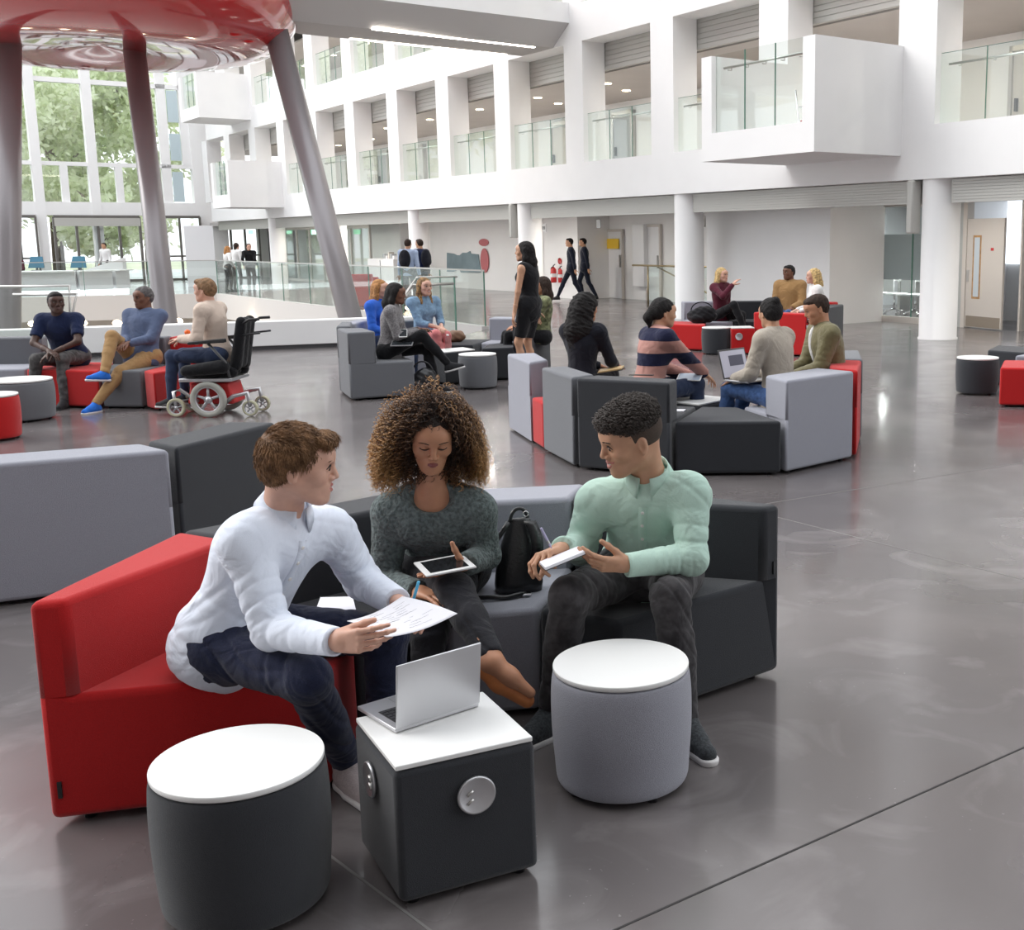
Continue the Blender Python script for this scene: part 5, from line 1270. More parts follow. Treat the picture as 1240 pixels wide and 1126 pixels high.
def collar(o, m, h=.030, r=.064, open_=.5, tilt=.30, tips=True, name='collar', btn=None):
    J = o['_J']; u, f, sr = o['_u'], o['_f'], o['_sr']; nk = nrm(o['_T'](0, -.028, -.045)-J['N']); ax = nrm(nk*.5+u*.5); c = J['N']+ax*.020; n = 40
    f2 = nrm(f-ax*(f@ax)); s2 = np.cross(f2, ax)
    vs = []; fs = []
    for i in range(n+1):
        a = open_*.5+(2*PI-open_)*i/n; dr = f2*math.cos(a)+s2*math.sin(a)
        fr_ = 1-abs(i/n*2-1); low = .024+.028*max(0, 1-fr_*3.2)
        base = c+dr*(r+.004)-f2*.002; top = c+dr*(r-.006)+ax*(h+.006*math.cos(a)*-1); out = c+dr*(r+.016+.010*max(0, 1-fr_*3))-ax*low+ax*.012
        top2 = top+dr*.004+ax*.001; out2 = out+dr*.003
        vs += [base-ax*.02, top, top2, out2, out-dr*.001]
    for i in range(n):
        for k in range(4): fs.append((i*5+k, i*5+k+1, (i+1)*5+k+1, (i+1)*5+k))
    fs = [q[::-1] for q in fs]
    b = MB(); b.add(vs, fs, 0, True); ob = b.build(name, m, o['_root'])
    md = ob.modifiers.new('thick', 'SOLIDIFY'); md.thickness = .0016
    return ob
def surf_hit(ob, p, d):
    """point on a garment along a ray, in world space"""
    deps = bpy.context.evaluated_depsgraph_get(); mw = Matrix.Translation(ob.parent.location)
    from mathutils.bvhtree import BVHTree
    if 'bvh' not in surf_hit.__dict__: surf_hit.bvh = {}
    if ob.name not in surf_hit.bvh: surf_hit.bvh[ob.name] = BVHTree.FromPolygons([v.co.copy() for v in ob.data.vertices], [tuple(q.vertices) for q in ob.data.polygons])
    q = Vector(p)-ob.parent.location; h = surf_hit.bvh[ob.name].ray_cast(q, Vector(d))
    if h[0] is None: return None, None
    return np.array(h[0]+ob.parent.location), np.array(h[1])
def kid(root, name): return [c for c in root.children if c.name.split('.')[0] == name][0]
def placket(o, m, mb, n=5, t0=.90, t1=.18, sh=0.):
    J = o['_J']; u, f, sr = o['_u'], o['_f'], o['_sr']; TL = np.linalg.norm(J['N']-J['P']); ob = kid(o['_root'], 'shirt'); rows = []
    for t in np.linspace(t0, t1, 30):
        r = []
        for w in (-.016, -.0145, .0145, .016):
            p, nn = surf_hit(ob, J['P']+u*TL*t+f*.16+sr*(sh+w), -f)
            if p is None: break
            r.append(p+f*(.0036 if abs(w) < .015 else -.001))
        if len(r) == 4: rows.append(r)
    if len(rows) > 4:
        A = np.array(rows)
        for _ in range(2): A[1:-1] = .25*A[:-2]+.5*A[1:-1]+.25*A[2:]
        b = MB(); k = len(A); b.add(A.reshape(-1, 3), [(i*4+c, i*4+c+1, (i+1)*4+c+1, (i+1)*4+c) for i in range(k-1) for c in range(3)], 0, True); b.build('placket', m, o['_root'])
        for i in range(n):
            p = (A[int((i+.35)/n*(k-1)), 1]+A[int((i+.35)/n*(k-1)), 2])/2; b = MB(); b.lathe([(0, .0022), (.0045, .0024), (.0060, .0016), (.0060, -.001)], p, 14, axis=f); b.build('button', mb, o['_root'])
m_btn = mat('button_white', (.8, .78, .76), .3)
collar(o1, c_white, r=.070, h=.034); placket(o1, c_white, m_btn, 5, .93, .30)
def cuff(o, q, m, r=.036, l=.05):
    J = o['_J']; d = nrm(J['w'+q]-J['e'+q]); e = J['w'+q]+d*.006; b = MB(); b.lathe([(r*.93, -.001), (r, 0), (r+.0045, -.002), (r+.005, -l+.004), (r+.003, -l), (r-.002, -l)], e, 28, axis=d); return b.build('cuff', m, o['_root'])
for q in 'LR': cuff(o1, q, c_white)
# --- woman with big curls
J = dict(P=V3(-.885, 4.20, .50), N=at2(524, 590, 3.97), H=at2(522, 529, 3.90))
J['R'] = frame((.26, -.90, -.40), roll=.05)
J['sR'] = at2(474, 619, 4.00); J['sL'] = at2(577, 616, 3.98)
J['eR'] = at2(466, 705, 4.00); J['wR'] = at2(506, 716, 3.80)
J['eL'] = at2(588, 672, 4.03); J['wL'] = at2(565, 683, 3.83)
J['hR'] = V3(-.96, 4.14, .49); J['hL'] = V3(-.80, 4.16, .49)
J['kR'] = at2(552, 716, 3.74); J['aR'] = at2(598, 800, 3.50); J['tR'] = at2(648, 836, 3.50)
J['kL'] = at2(520, 762, 3.72); J['aL'] = at2(515, 868, 3.62); J['tL'] = J['aL']+V3(.05, -.13, 0)
J['aL'][2] = .075; J['tL'][2] = .06
J['handR'] = dict(d=at2(546, 727, 3.68)-J['wR'], n=V3(.15, -.1, -1), thumb=-1, curl=(.12, .18, .2, .25), spread=.16, tb=.1, tout=.85)
J['handL'] = dict(d=at2(540, 690, 3.78)-J['wL'], n=V3(0, .1, 1), thumb=-1, curl=(.05, .05, .05, .05), tb=1.5, tout=.25)
o2 = dict(fine=True, female=True, skin='tan', top=c_greyknit, topname='sweater', bottom=c_blackj, hair=None, hairm='dark', lids=0, loose=.016, wr=.004, fold=.002, mouth='closed', hem=.06, s=1.0, hs=.97, brow=.0028, neckdrop=.03, barefoot=True, legend=.90, collar_h=-.03, handscale=1.05)
r2 = build_person('woman with big curly brown hair and grey-green knit sweater, tablet on her lap', J, o2)
for q in 'LR':
    d = nrm(J['w'+q]-J['e'+q]); b = MB(); b.lathe([(.026, .004), (.031, .006), (.037, .0), (.041, -.02), (.042, -.04), (.037, -.055), (.03, -.055)], J['w'+q], 28, axis=d); b.build('cuff', c_greyknit, r2)
# neckline ribbing follows the cut
# ballet flats
for q in 'RL':
    a, t = J['a'+q], J['t'+q]; d = nrm(t-a); up_ = V3(0, 0, 1) if q == 'L' else nrm(V3(.35, -.2, 1)); up_ = nrm(up_-d*(up_@d))
    hl_ = a-d*.035-up_*.040; P = [cone(hl_, a+d*.06-up_*.052, .030, .033, .015), cone(a+d*.06-up_*.052, a+d*.165-up_*.048, .034, .024, .015)]
    cut = [dict(t='c', a=a-d*.02+up_*.0, b=a+d*.095-up_*.002, ra=.037, rb=.034, k=.006, op='-', wr=None)]
    fo = npmesh('shoe', [sdf(P+cut, .0035)], m_tanl, r2)
    b = MB(); c = a+d*.118-up_*.018; r_ = np.cross(d, up_)
    for sg in (-1, 1):
        th = np.linspace(0, 2*PI, 14); b.tube([c+r_*sg*(.012-.012*math.cos(x))+d*.007*math.sin(x)+up_*(.004+.003*math.sin(x/2)) for x in th], .0017, 6)
    b.build('bow', m_tanl, fo)
# curls
T = o2['_T']; R = J['R']; hs = .97
hairmat = bpy.data.materials.new('curl_ombre'); hairmat.use_nodes = True; nt = hairmat.node_tree; bs = nt.nodes['Principled BSDF']
an = nt.nodes.new('ShaderNodeAttribute'); an.attribute_name = 'tip'; cr = nt.nodes.new('ShaderNodeValToRGB'); e = cr.color_ramp.elements
e[0].color = (.022, .011, .007, 1); e[0].position = .1; e[1].color = (.58, .32, .12, 1); e[1].position = .9; x = e.new(.5); x.color = (.14, .065, .027, 1)
nt.links.new(an.outputs['Fac'], cr.inputs[0]); nt.links.new(cr.outputs[0], bs.inputs['Base Color']); bs.inputs['Roughness'].default_value = .38
def curlhair(n, m_=46):
    # roots on the scalp
    a = rng.normal(size=(n*4, 3)); a /= np.linalg.norm(a, axis=1)[:, None]
    loc = a*np.array([.078, .096, .086])+np.array([0, -.014, .034])
    ok = ~((loc[:, 1] > .030) & (loc[:, 2] < .070)) & (loc[:, 2] > -.05); a, loc = a[ok][:n], loc[ok][:n]; n = len(a)
    lat = np.clip(np.abs(a[:, 0])*1.1+np.clip(-a[:, 1], 0, 1)*.6, 0, 1); L = .085+(.045+.11*lat)*(.35+.65*rng.random(n))+.05*lat; t = np.linspace(0, 1, m_)
    dirv = a*np.array([1.15, .8, .30])+rng.normal(size=(n, 3))*.17
    front = np.clip((loc[:, 1]-.02)/.06, 0, 1)
    dirv[:, 0] += np.sign(loc[:, 0]+rng.normal(size=n)*.02)*front*1.5; dirv[:, 1] -= front*1.1; dirv[:, 2] += front*.22
    dirv /= np.linalg.norm(dirv, axis=1)[:, None]
    # gravity bends each lock down
    P = np.zeros((n, m_, 3)); p = loc.copy(); v = dirv.copy(); g_ = np.array([0, -.0, -1.]); st = L/(m_-1)
    side = np.sign(loc[:, 0])
    for i in range(m_):
        P[:, i] = p; p = p+v*st[:, None]; v = v+(g_+np.stack([side*.10, np.zeros(n)-.06, np.zeros(n)], 1))*(3.9/m_); v /= np.linalg.norm(v, axis=1)[:, None]
    # keep the locks off the face
    X, Y_, Z_ = P[..., 0], P[..., 1], P[..., 2]
    inf = (np.abs(X) < .068) & (Y_ > .02) & (Z_ < .075); pass
    Tn = np.gradient(P, axis=1); Tn /= np.linalg.norm(Tn, axis=2)[..., None]; A = np.cross(Tn, [.2, .9, .3]); A /= np.linalg.norm(A, axis=2)[..., None]; Bn = np.cross(Tn, A)
    ph = rng.random((n, 1))*6.28; s_ = np.cumsum(np.concatenate([np.zeros((n, 1)), np.repeat(st[:, None], m_-1, 1)], 1), 1)
    w = 2*PI/(.021+.012*rng.random((n, 1))); am = (.0035+.0045*rng.random((n, 1)))*np.clip(t*4, 0, 1)[None]
    P = P+(A*np.cos(w*s_+ph)[..., None]+Bn*np.sin(w*s_+ph)[..., None])*am[..., None]
    bad = ((np.abs(P[..., 0]) < .060) & (P[..., 1] > .055) & (P[..., 2] < .064)).any(1); P, n = P[~bad], int((~bad).sum())
    tip = np.clip(np.linalg.norm(P*np.array([1, 1, .75]), axis=2)*7.0-.55+rng.normal(size=(n, 1))*.15, 0, 1)
    Wd = J['H']+(P*hs)@R.T
    V, F = tubes(Wd, .00125*np.concatenate([np.full(m_-6, 1.), np.linspace(.9, .3, 6)])); return V, F, np.repeat(tip.reshape(-1), 3)
V_, F_, tip = curlhair(4200)
sc = [ell(T(0, -.018, .038), V3(.082, .100, .088)*hs, R, .02), ell(T(0, -.06, -.03), V3(.085, .055, .09)*hs, R, .04), ell(T(-.082, -.01, -.05), V3(.026, .045, .085)*hs, R, .03), ell(T(.082, -.01, -.05), V3(.026, .045, .085)*hs, R, .03),
      ell(T(0, .118, -.030), V3(.070, .085, .105)*hs, R, .012, '-')]
hb = npmesh('hair', [sdf(sc, .004, lambda X, Y, Z_: .004*np.sin(160*X+3*np.sin(90*Z_))*np.sin(150*Z_+40*Y))], mat('scalp_hair', (.02, .011, .008), .6), r2)
npmesh('curls', [(V_, F_)], hairmat, hb, attr=tip)
# --- man in mint shirt
J = dict(P=V3(-.105, 4.13, .505), N=at2(786, 580, 3.97), H=at2(765, 531, 3.90))
J['R'] = frame((-.93, -.33, -.30), roll=.14)
J['sR'] = at2(722, 606, 4.00); J['sL'] = at2(835, 597, 3.92)
J['eR'] = at2(703, 664, 4.03); J['wR'] = at2(682, 664, 3.78)
J['eL'] = at2(838, 676, 3.84); J['wL'] = at2(760, 684, 3.74)
J['hR'] = V3(-.20, 4.06, .49); J['hL'] = V3(-.01, 4.06, .49)
J['kR'] = at2(690, 722, 3.72); J['aR'] = G(668, 858, .098); J['tR'] = J['aR']+V3(-.10, -.14, 0)
J['kL'] = at2(812, 724, 3.72); J['aL'] = G(830, 868, .098); J['tL'] = J['aL']+V3(.07, -.14, 0)
for q in 'LR': J['a'+q][2] = .098; J['t'+q][2] = .098
J['handR'] = dict(d=at2(655, 672, 3.70)-J['wR'], n=V3(.35, .1, -.6), thumb=-1, curl=((.5, .8, .5), (.6, .9, .6), (.8, 1., .6), (.9, 1.1, .7)), tb=.8, tout=.45)
J['handL'] = dict(d=at2(722, 683, 3.68)-J['wL'], n=V3(0, .85, .5), thumb=-1, curl=(.3, .4, .5, .6), tb=.5, tout=.35)
o3 = dict(fine=True, skin='mid', top=c_mint, bottom=c_charj, shoes=m_shoe_g, sole=m_solew, hair='fade', hairm='black', loose=.014, wr=.004, fold=.0036, mouth='smile', hem=.08, s=1.03, hs=1.04, brow=.0034, lids=1, gaze=-1)
r3 = build_person('smiling man with short black hair in mint green shirt writing in a notebook', J, o3)
V_, F_ = strands(o3, [q for q in o3['_hq']], 6500, .019, .0013, lambda p: (.3, .6, .3), None, curl=7, lift=.9)
npmesh('hair_strands', [(V_, F_)], mat('hair_soft_black', (.05, .038, .032), .38, spec=.5), o3['_hair'])
# cropped sides
T = o3['_T']; R = J['R']; E_ = lambda p, r, k=.02, op='+': ell(T(*p), np.array(r)*1.04*1.03, R, k, op)
fd = [E_((0, -.014, .030), (.0768, .0965, .084)), E_((0, .112, -.040), (.076, .072, .095), .008, '-'), E_((-.078, .010, -.035), (.025, .028, .038), .01, '-'), E_((.078, .010, -.035), (.025, .028, .038), .01, '-'), E_((0, .0, -.105), (.1, .11, .055), .012, '-')]
npmesh('cropped_sides', [sdf(fd, .0032)], mat('cropped_hair', (.055, .036, .026), .8, noise=.3, nscale=300), o3['_hair'])
collar(o3, c_mint, r=.074, h=.034); placket(o3, c_mint, m_btn, 5, .90, .14, sh=0)
for q in 'LR': cuff(o3, q, c_mint)

# ------------------------------------------------------------------ things they hold
m_paper = mat('paper', (.80, .79, .84), .6)
def sheet(c, label, name, m, sag=.012, n=16, cat='paper'):
    """c = 4 corners, bilinear sheet with a soft bend"""
    b = MB(); vs = []
    for i in range(n+1):
        for j in range(n+1):
            a, t = i/n, j/n; p = c[0]*(1-a)*(1-t)+c[1]*a*(1-t)+c[2]*a*t+c[3]*(1-a)*t; vs.append(p+V3(0, 0, -sag*math.sin(PI*a)+sag*.5*math.sin(PI*t)))
    fs = [(i*(n+1)+j, (i+1)*(n+1)+j, (i+1)*(n+1)+j+1, i*(n+1)+j+1) for i in range(n) for j in range(n)]
    b.add(vs, fs, 0, True); o = b.build(name, m); md = o.modifiers.new('thick', 'SOLIDIFY'); md.thickness = .0006
    return tag(o, label, cat) if label else o
pc_ = [at2(420, 752, 3.08), at2(487, 722, 3.27), at2(554, 743, 3.18), at2(468, 772, 2.99)]
pp = sheet(pc_, 'large sheet of paper with handwritten notes held by the man in the white shirt', 'paper_sheet', m_paper)
b = MB()
for k in range(13):
    for _ in range(rng.integers(2, 5)):
        a0 = .1+.65*rng.random(); a1 = a0+.05+.16*rng.random(); t = .08+.84*k/13; q = []
        for a in np.linspace(a0, min(a1, .93), 9):
            p = pc_[0]*(1-a)*(1-t)+pc_[1]*a*(1-t)+pc_[2]*a*t+pc_[3]*(1-a)*t; q.append(p+V3(0, 0, -.012*math.sin(PI*a)+.006*math.sin(PI*t)+.0009)+rng.normal(size=3)*.0007*np.array([1, 1, 0]))
        b.tube(q, .00035, 3, caps=False)
ob = b.build('handwriting', mat('pencil_grey', (.25, .25, .28), .7)); ob.parent = pp
def pen(a, b_, r, m, mt, label, name='pen'):
    d = nrm(b_-a); L = np.linalg.norm(b_-a); e = empty(name, a, label, 'pen')
    b = MB(); b.lathe([(0, 0), (r*.25, .0), (r*.9, .012), (r, .02), (r, L-.004), (r*.85, L), (0, L)], a, 14, axis=d); b.build('barrel', m, e)
    b = MB(); b.lathe([(r*1.04, .018), (r*1.04, .030)], a, 14, axis=d); b.build('grip_ring', mt, e); return e
pen(at2(498, 735, 3.285), at2(507, 704, 3.27), .0045, mat('sky_blue_plastic', (.10, .50, .80), .3), m_steel, 'bright sky blue pen held by the man in the white shirt')
pen(at2(668, 664, 3.70), at2(655, 639, 3.70), .0042, mat('lilac_plastic', (.45, .42, .62), .3), m_steel, 'silver lilac pen in the writing hand of the man in mint green')
# tablet
tc_ = [at2(500.6, 681, 3.83), at2(559, 670, 3.86), at2(578, 684.5, 3.72), at2(516, 697, 3.66)]
def slab(c, th, m, name, parent=None, bevel=.002, shrink=0, dz=0, label=None, cat=None):
    c = [np.array(p) for p in c]; ct = sum(c)/4; n_ = nrm(np.cross(c[1]-c[0], c[3]-c[0])); n_ = n_ if n_[2] > 0 else -n_
    c = [p+(ct-p)*shrink+n_*dz for p in c]; P = [p-n_*th for p in c]+c
    x = np.cross(c[1]-c[0], c[2]-c[1])@n_
    if x < 0: P = P[:4][::-1]+P[4:][::-1]
    b = MB(); b.hexa(P); o = b.build(name, m, parent, bevel=bevel); return tag(o, label, cat) if label else o
tc_[2] = tc_[1]+tc_[3]-tc_[0]
te = empty('tablet', sum(tc_)/4, 'white framed tablet with dark screen on the curly haired woman\'s lap', 'tablet')
slab(tc_, .007, mat('white_bezel', (.82, .82, .82), .25), 'casing', te)
ci = sum(tc_)/4; wv_ = (tc_[1]-tc_[0]+tc_[2]-tc_[3])/2; hv_ = (tc_[3]-tc_[0]+tc_[2]-tc_[1])/2
slab([ci-wv_*.385-hv_*.40, ci+wv_*.385-hv_*.40, ci+wv_*.385+hv_*.40, ci-wv_*.385+hv_*.40], .0004, mat('dark_screen', (.012, .012, .014), .08), 'screen', te, bevel=0, dz=.0007)
# small notebook of the writing man
nb = [at2(653, 681, 3.66), at2(686, 663, 3.76), at2(708, 663, 3.74), at2(676, 683, 3.62)]
nb = [at2(653, 680, 3.66), at2(700, 661, 3.76), at2(710, 668, 3.66), at2(660, 687, 3.56)]; nb[2] = nb[1]+nb[3]-nb[0]
ne = empty('notebook', sum(nb)/4, 'small open notebook the man in mint green writes in', 'notebook')
slab(nb, .010, m_paper, 'pages', ne, bevel=.001); slab(nb, .002, m_black, 'cover', ne, bevel=.0005, shrink=-.02, dz=-.010)
# spiral notebook beside man 1
q = [at2(381, 741, 3.56), at2(388, 723, 3.72), at2(427, 722, 3.72), at2(432, 741, 3.56)]
se = empty('spiral_notebook', sum(q)/4, 'spiral notebook lying open behind the arm of the man in white', 'notebook')
slab(q, .008, m_paper, 'pages', se, bevel=.001); slab(q, .003, m_black, 'cover', se, bevel=.0005, shrink=-.02, dz=-.008)
for k in range(14):
    p = q[1]*(1-k/13)+q[2]*(k/13); b = MB(); th = np.linspace(0, 2*PI, 9); b.tube([p+V3(0, .005*math.cos(x), .005*math.sin(x)-.003) for x in th], .0006, 4); b.build('spiral_ring', m_steel, se)
# ------------------------------------------------------------------ handbag
m_leather = mat('black_leather', (.010, .010, .012), .32, bump=.25, bscale=90, spec=.6)
bg = empty('handbag', (-.585, 4.20, .40), 'black leather handbag with straps standing on the light grey sofa', 'bag')
x0 = V3(-.595, 4.17, .402); bx = nrm(V3(.93, .30, 0)); by = V3(-bx[1], bx[0], 0)
def bp(x, y, z): return x0+bx*x+by*y+V3(0, 0, z)
prof = [(0, .108, .050), (.03, .112, .056), (.10, .104, .050), (.17, .086, .036), (.23, .066, .020), (.265, .054, .010), (.272, .050, .008)]
vs = []; n = 32
for z, a, c_ in prof:
    for k in range(n):
        t = 2*PI*k/n; e_ = 3.2; cx_ = abs(math.cos(t))**(2/e_)*np.sign(math.cos(t)); sy = abs(math.sin(t))**(2/e_)*np.sign(math.sin(t))
        vs.append(bp(cx_*a*.80+.012*z/.27, sy*c_+.05*z-.004*math.sin(3*t)*(z > .05), z))
m_ = len(prof); fs = [(i*n+k, i*n+(k+1) % n, (i+1)*n+(k+1) % n, (i+1)*n+k) for i in range(m_-1) for k in range(n)]+[tuple(range(n))[::-1], tuple((m_-1)*n+k for k in range(n))]
b = MB(); b.add(vs, fs, 0, True); b.build('body', m_leather, bg)
def band(pts, w, th, m, name, wd):
    b = MB(); vs = []
    for p in pts: vs += [p-wd*w/2, p+wd*w/2]
    b.add(vs, [(i*2, i*2+1, i*2+3, i*2+2) for i in range(len(pts)-1)], 0, True); o = b.build(name, m, bg); md = o.modifiers.new('thick', 'SOLIDIFY'); md.thickness = th; return o
b = MB(); b.tube([bp(.012+.034*math.cos(t), .02-.004*t, .262+.048*math.sin(t)) for t in np.linspace(PI, 0, 18)], .007, 8); b.build('handle', m_leather, bg)
b = MB(); b.tube([bp(-.035, -.03, .272)+bx*(-.125*t-.02*math.sin(PI*t))+V3(0, -.045*t, -.262*t) for t in np.linspace(0, 1, 12)]+[bp(-.15+.16*t, -.085-.02*math.sin(PI*t), .010+.002*math.sin(9*t)) for t in np.linspace(0.05, 1, 10)], .0095, 8); b.build('strap', m_leather, bg)
b = MB(); b.hexa([bp(-.01, -.097, .003), bp(.03, -.103, .003), bp(.03, -.072, .003), bp(-.01, -.068, .003), bp(-.01, -.097, .012), bp(.03, -.103, .012), bp(.03, -.072, .012), bp(-.01, -.068, .012)]); b.build('buckle', m_chrome, bg, bevel=.002)
b = MB(); th = np.linspace(0, 2*PI, 15); b.tube([bp(.035+.010*math.cos(x), -.0, .290+.010*math.sin(x)) for x in th], .002, 6); b.build('ring', m_chrome, bg)
band([bp(.045+.02*math.sin(PI*t), -.022-.035*math.sin(PI*t*.8), .268-.17*t) for t in np.linspace(0, 1, 12)], .045, .004, m_leather, 'flap', bx)
# =================================================================== THE OTHER PEOPLE
c_navy = cloth('navy_cotton', (.014, .022, .065)); c_greyj = cloth('grey_washed_denim', (.085, .08, .08), .4, 20); c_bluesh = cloth('slate_blue_shirt', (.10, .13, .22)); c_khaki = cloth('khaki_cotton', (.36, .22, .10))
c_cream = cloth('cream_knit', (.62, .50, .42)); c_blue = cloth('blue_denim', (.035, .05, .10)); c_black = cloth('black_cotton', (.010, .010, .012)); c_marl = cloth('grey_marl', (.20, .19, .195), .3, 60)
c_denim = cloth('light_denim', (.20, .31, .44), .15, 30); c_pink = cloth('coral_pink_cotton', (.62, .20, .20)); c_dkblue = cloth('navy_black_knit', (.012, .013, .020)); c_beige = cloth('beige_knit', (.42, .37, .31)); c_jblue = cloth('mid_blue_denim', (.05, .10, .24), .2, 30)
c_olive = cloth('olive_satin', (.165, .145, .075), .1, 30, .2, .5); c_tee = cloth('white_cotton', (.78, .77, .76)); c_maroon = cloth('maroon_knit', (.09, .014, .028)); c_tan = cloth('tan_suede', (.34, .20, .085)); c_suit = cloth('navy_suit', (.010, .013, .026)); c_lblue = cloth('pale_blue_cotton', (.45, .55, .75))
c_royal = cloth('royal_blue_cotton', (.03, .12, .55)); c_floral = cloth('green_floral', (.16, .17, .09), .6, 20); m_shdk = cloth('dark_shoe', (.025, .025, .028)); m_shbl = cloth('bright_blue_canvas', (.03, .17, .65)); m_shtan = mat('brown_shoe', (.09, .045, .02), .5)
# striped sweater: bands belong to the knit
c_stripe = cloth('striped_knit', (.016, .018, .05)); nt = c_stripe.node_tree; bs_ = nt.nodes['Principled BSDF']
for l in list(bs_.inputs['Base Color'].links): nt.links.remove(l)
tc = nt.nodes.new('ShaderNodeTexCoord'); sp = nt.nodes.new('ShaderNodeSeparateXYZ'); nt.links.new(tc.outputs['Object'], sp.inputs[0])
mu_ = nt.nodes.new('ShaderNodeMath'); mu_.operation = 'MULTIPLY'; mu_.inputs[1].default_value = 1/.20; nt.links.new(sp.outputs['Z'], mu_.inputs[0])
fr_ = nt.nodes.new('ShaderNodeMath'); fr_.operation = 'FRACT'; nt.links.new(mu_.outputs[0], fr_.inputs[0]); gt = nt.nodes.new('ShaderNodeMath'); gt.operation = 'LESS_THAN'; gt.inputs[1].default_value = .5; nt.links.new(fr_.outputs[0], gt.inputs[0])
mm = nt.nodes.new('ShaderNodeMix'); mm.data_type = 'RGBA'; mm.inputs[6].default_value = (.016, .018, .05, 1); mm.inputs[7].default_value = (.50, .26, .22, 1); nt.links.new(gt.outputs[0], mm.inputs[0]); nt.links.new(mm.outputs[2], bs_.inputs['Base Color'])
def PP(px, Y, z=.49): p = at(px, 400, Y); return V3(p[0], Y, z)
UP = V3(0, 0, 1)
def mk(label, J, group=None, **o):
    o.setdefault('vox', .011); o.setdefault('hvox', .0065); o.setdefault('handvox', .006); return build_person(label, J, o, group)
# navy t-shirt man
J = pose(PP(82, 12.42, .50), PI-.10, lean=.42, head=(-.55, .02), kneeh=None, feet=((.26, .36, .09), (-.10, .50, .09)), hands=((.02, .46, .60), (-.03, .46, .585)), elb=(-UP*.4+V3(-1, 0, 0), -UP*.4+V3(1, 0, 0)), s=1.0)
mk('man in navy short-sleeved shirt and grey jeans, hands clasped, on the red ottoman', J, skin='dark', top=c_navy, sleeve=.36, bottom=c_greyj, shoes=m_shdk, hair='fade', hairm='black', fat=1.12, loose=.016)
# blue shirt man, legs crossed
J = pose(PP(170, 12.32, .50), PI+.22, lean=-.22, head=(.25, -.05), feet=((.0, .60, .40, .5, .1), (.04, .72, .09, .1)), knees=(V3(-.2, -1, .9), V3(-.1, -1, .9)), hands=((.02, .26, .66), (-.04, .26, .66)), twist=-.1)
mk('grey-haired man in slate blue shirt and khaki trousers, legs crossed', J, skin='brown', top=c_bluesh, bottom=c_khaki, shoes=m_shbl, sole=m_solew, hair='short', hairm='grey', fat=1.12)
# wheelchair user
wx = at(264, 480, 11.45)[0]; wy = 11.45
J = pose(V3(wx+.02, wy+.03, .60), -PI/2+.12, lean=.10, head=(-.05, -.05), feet=((.13, .46, .16), (-.13, .46, .16)), hands=((.17, .40, .74), (-.15, .30, .76)))
mk('person with short fair hair in cream sweater and blue jeans, seated in the wheelchair', J, female=True, skin='pale', top=c_cream, bottom=c_blue, shoes=m_shdk, sole=m_solew, hair='quiff', hairm='light', loose=.018)
# woman with long black hair
J = pose(V3(-3.22, 12.93, .49), PI/2-.05, lean=.14, head=(.0, -.15), feet=((.05, .66, .33, -.1, .25), (.06, .52, .09)), knees=(V3(1, 0, 1.2), V3(1, 0, 1.)), hands=((.04, .34, .70), (-.05, .33, .71)))
mk('woman with long black hair in grey marl jacket and black leggings, legs crossed, on phone', J, female=True, skin='brown', top=c_marl, bottom=c_black, shoes=m_shdk, sole=m_solew, hair='long', hairm='black', hem=.12)
# strawberry blonde
J = pose(V3(-3.62, 14.05, .49), PI/2+.35, lean=.06, head=(-.1, 0))
mk('woman with strawberry blonde hair in royal blue top, half hidden behind the black haired woman', J, female=True, skin='pale', top=c_royal, bottom=c_blue, shoes=m_shdk, hair='long', hairm='ginger')
# denim
J = pose(PP(512, 14.78, .49), PI-.75, lean=.10, head=(-.05, 0), feet=((.02, .50, .12), (-.06, .48, .09)), hands=((-.02, .34, .62), (-.07, .34, .62)))
mk('smiling woman in light denim shirt and coral pink trousers', J, female=True, skin='pale', top=c_denim, bottom=c_pink, shoes=m_shtan, hair='long', hairm='ombre', hfront=.05, mouth='smile', sleeve=.75)
# black leggings person behind the standing woman
J = pose(PP(655, 14.72, .49), -PI/2-.3, lean=-.1, feet=((.08, .55, .09), (-.08, .50, .09)), hands=((.06, .30, .63), (-.05, .32, .62)))
mk('person in black leggings and green floral top, mostly hidden behind the standing woman', J, female=True, skin='tan', top=c_floral, bottom=c_black, shoes=m_shdk, hair='long', hairm='dark')
# standing woman in black dress
J = pose(PP(642, 13.55, .94), -PI/2+.35, lean=.02, head=(-.25, 0), sit=False, s=.985, feet=((.07, -.02, .10), (-.07, .06, .10)), hands=((.24, .02, .80), (-.22, .10, .80)), elb=(V3(.2, -1, 0), V3(.2, -1, 0)), knees=(V3(-1, 0, 0), V3(-1, 0, 0)), female=True)
mk('standing woman with long dark hair in sleeveless black dress', J, female=True, skin='mid', top=c_black, sleeve=0, skirt=True, hem=.2, topname='dress', shoes=m_shdk, hair='long', hairm='black', fold=.0012)
# long black curls
J = pose(V3(-.80, 9.78, .49), .35, lean=.12, head=(.45, -.12), hands=((.16, .36, .62), (0, .36, .60)), female=True)
mk('woman with very long black curls in a dark navy cardigan, seen from behind', J, female=True, skin='tan', top=c_dkblue, bottom=c_black, shoes=m_shdk, hair='bigcurl', hairm='black', hem=.03)
# striped sweater
J = pose(V3(-.22, 9.22, .49), .95, lean=.22, head=(.25, -.15), hands=((.10, .50, .60), (-.02, .42, .58)), twist=.1, female=True)
mk('woman with low black ponytail in navy and pink striped sweater', J, female=True, skin='mid', top=c_stripe, topname='sweater', bottom=c_blue, shoes=m_shdk, hair='pony', hairm='black', loose=.022)
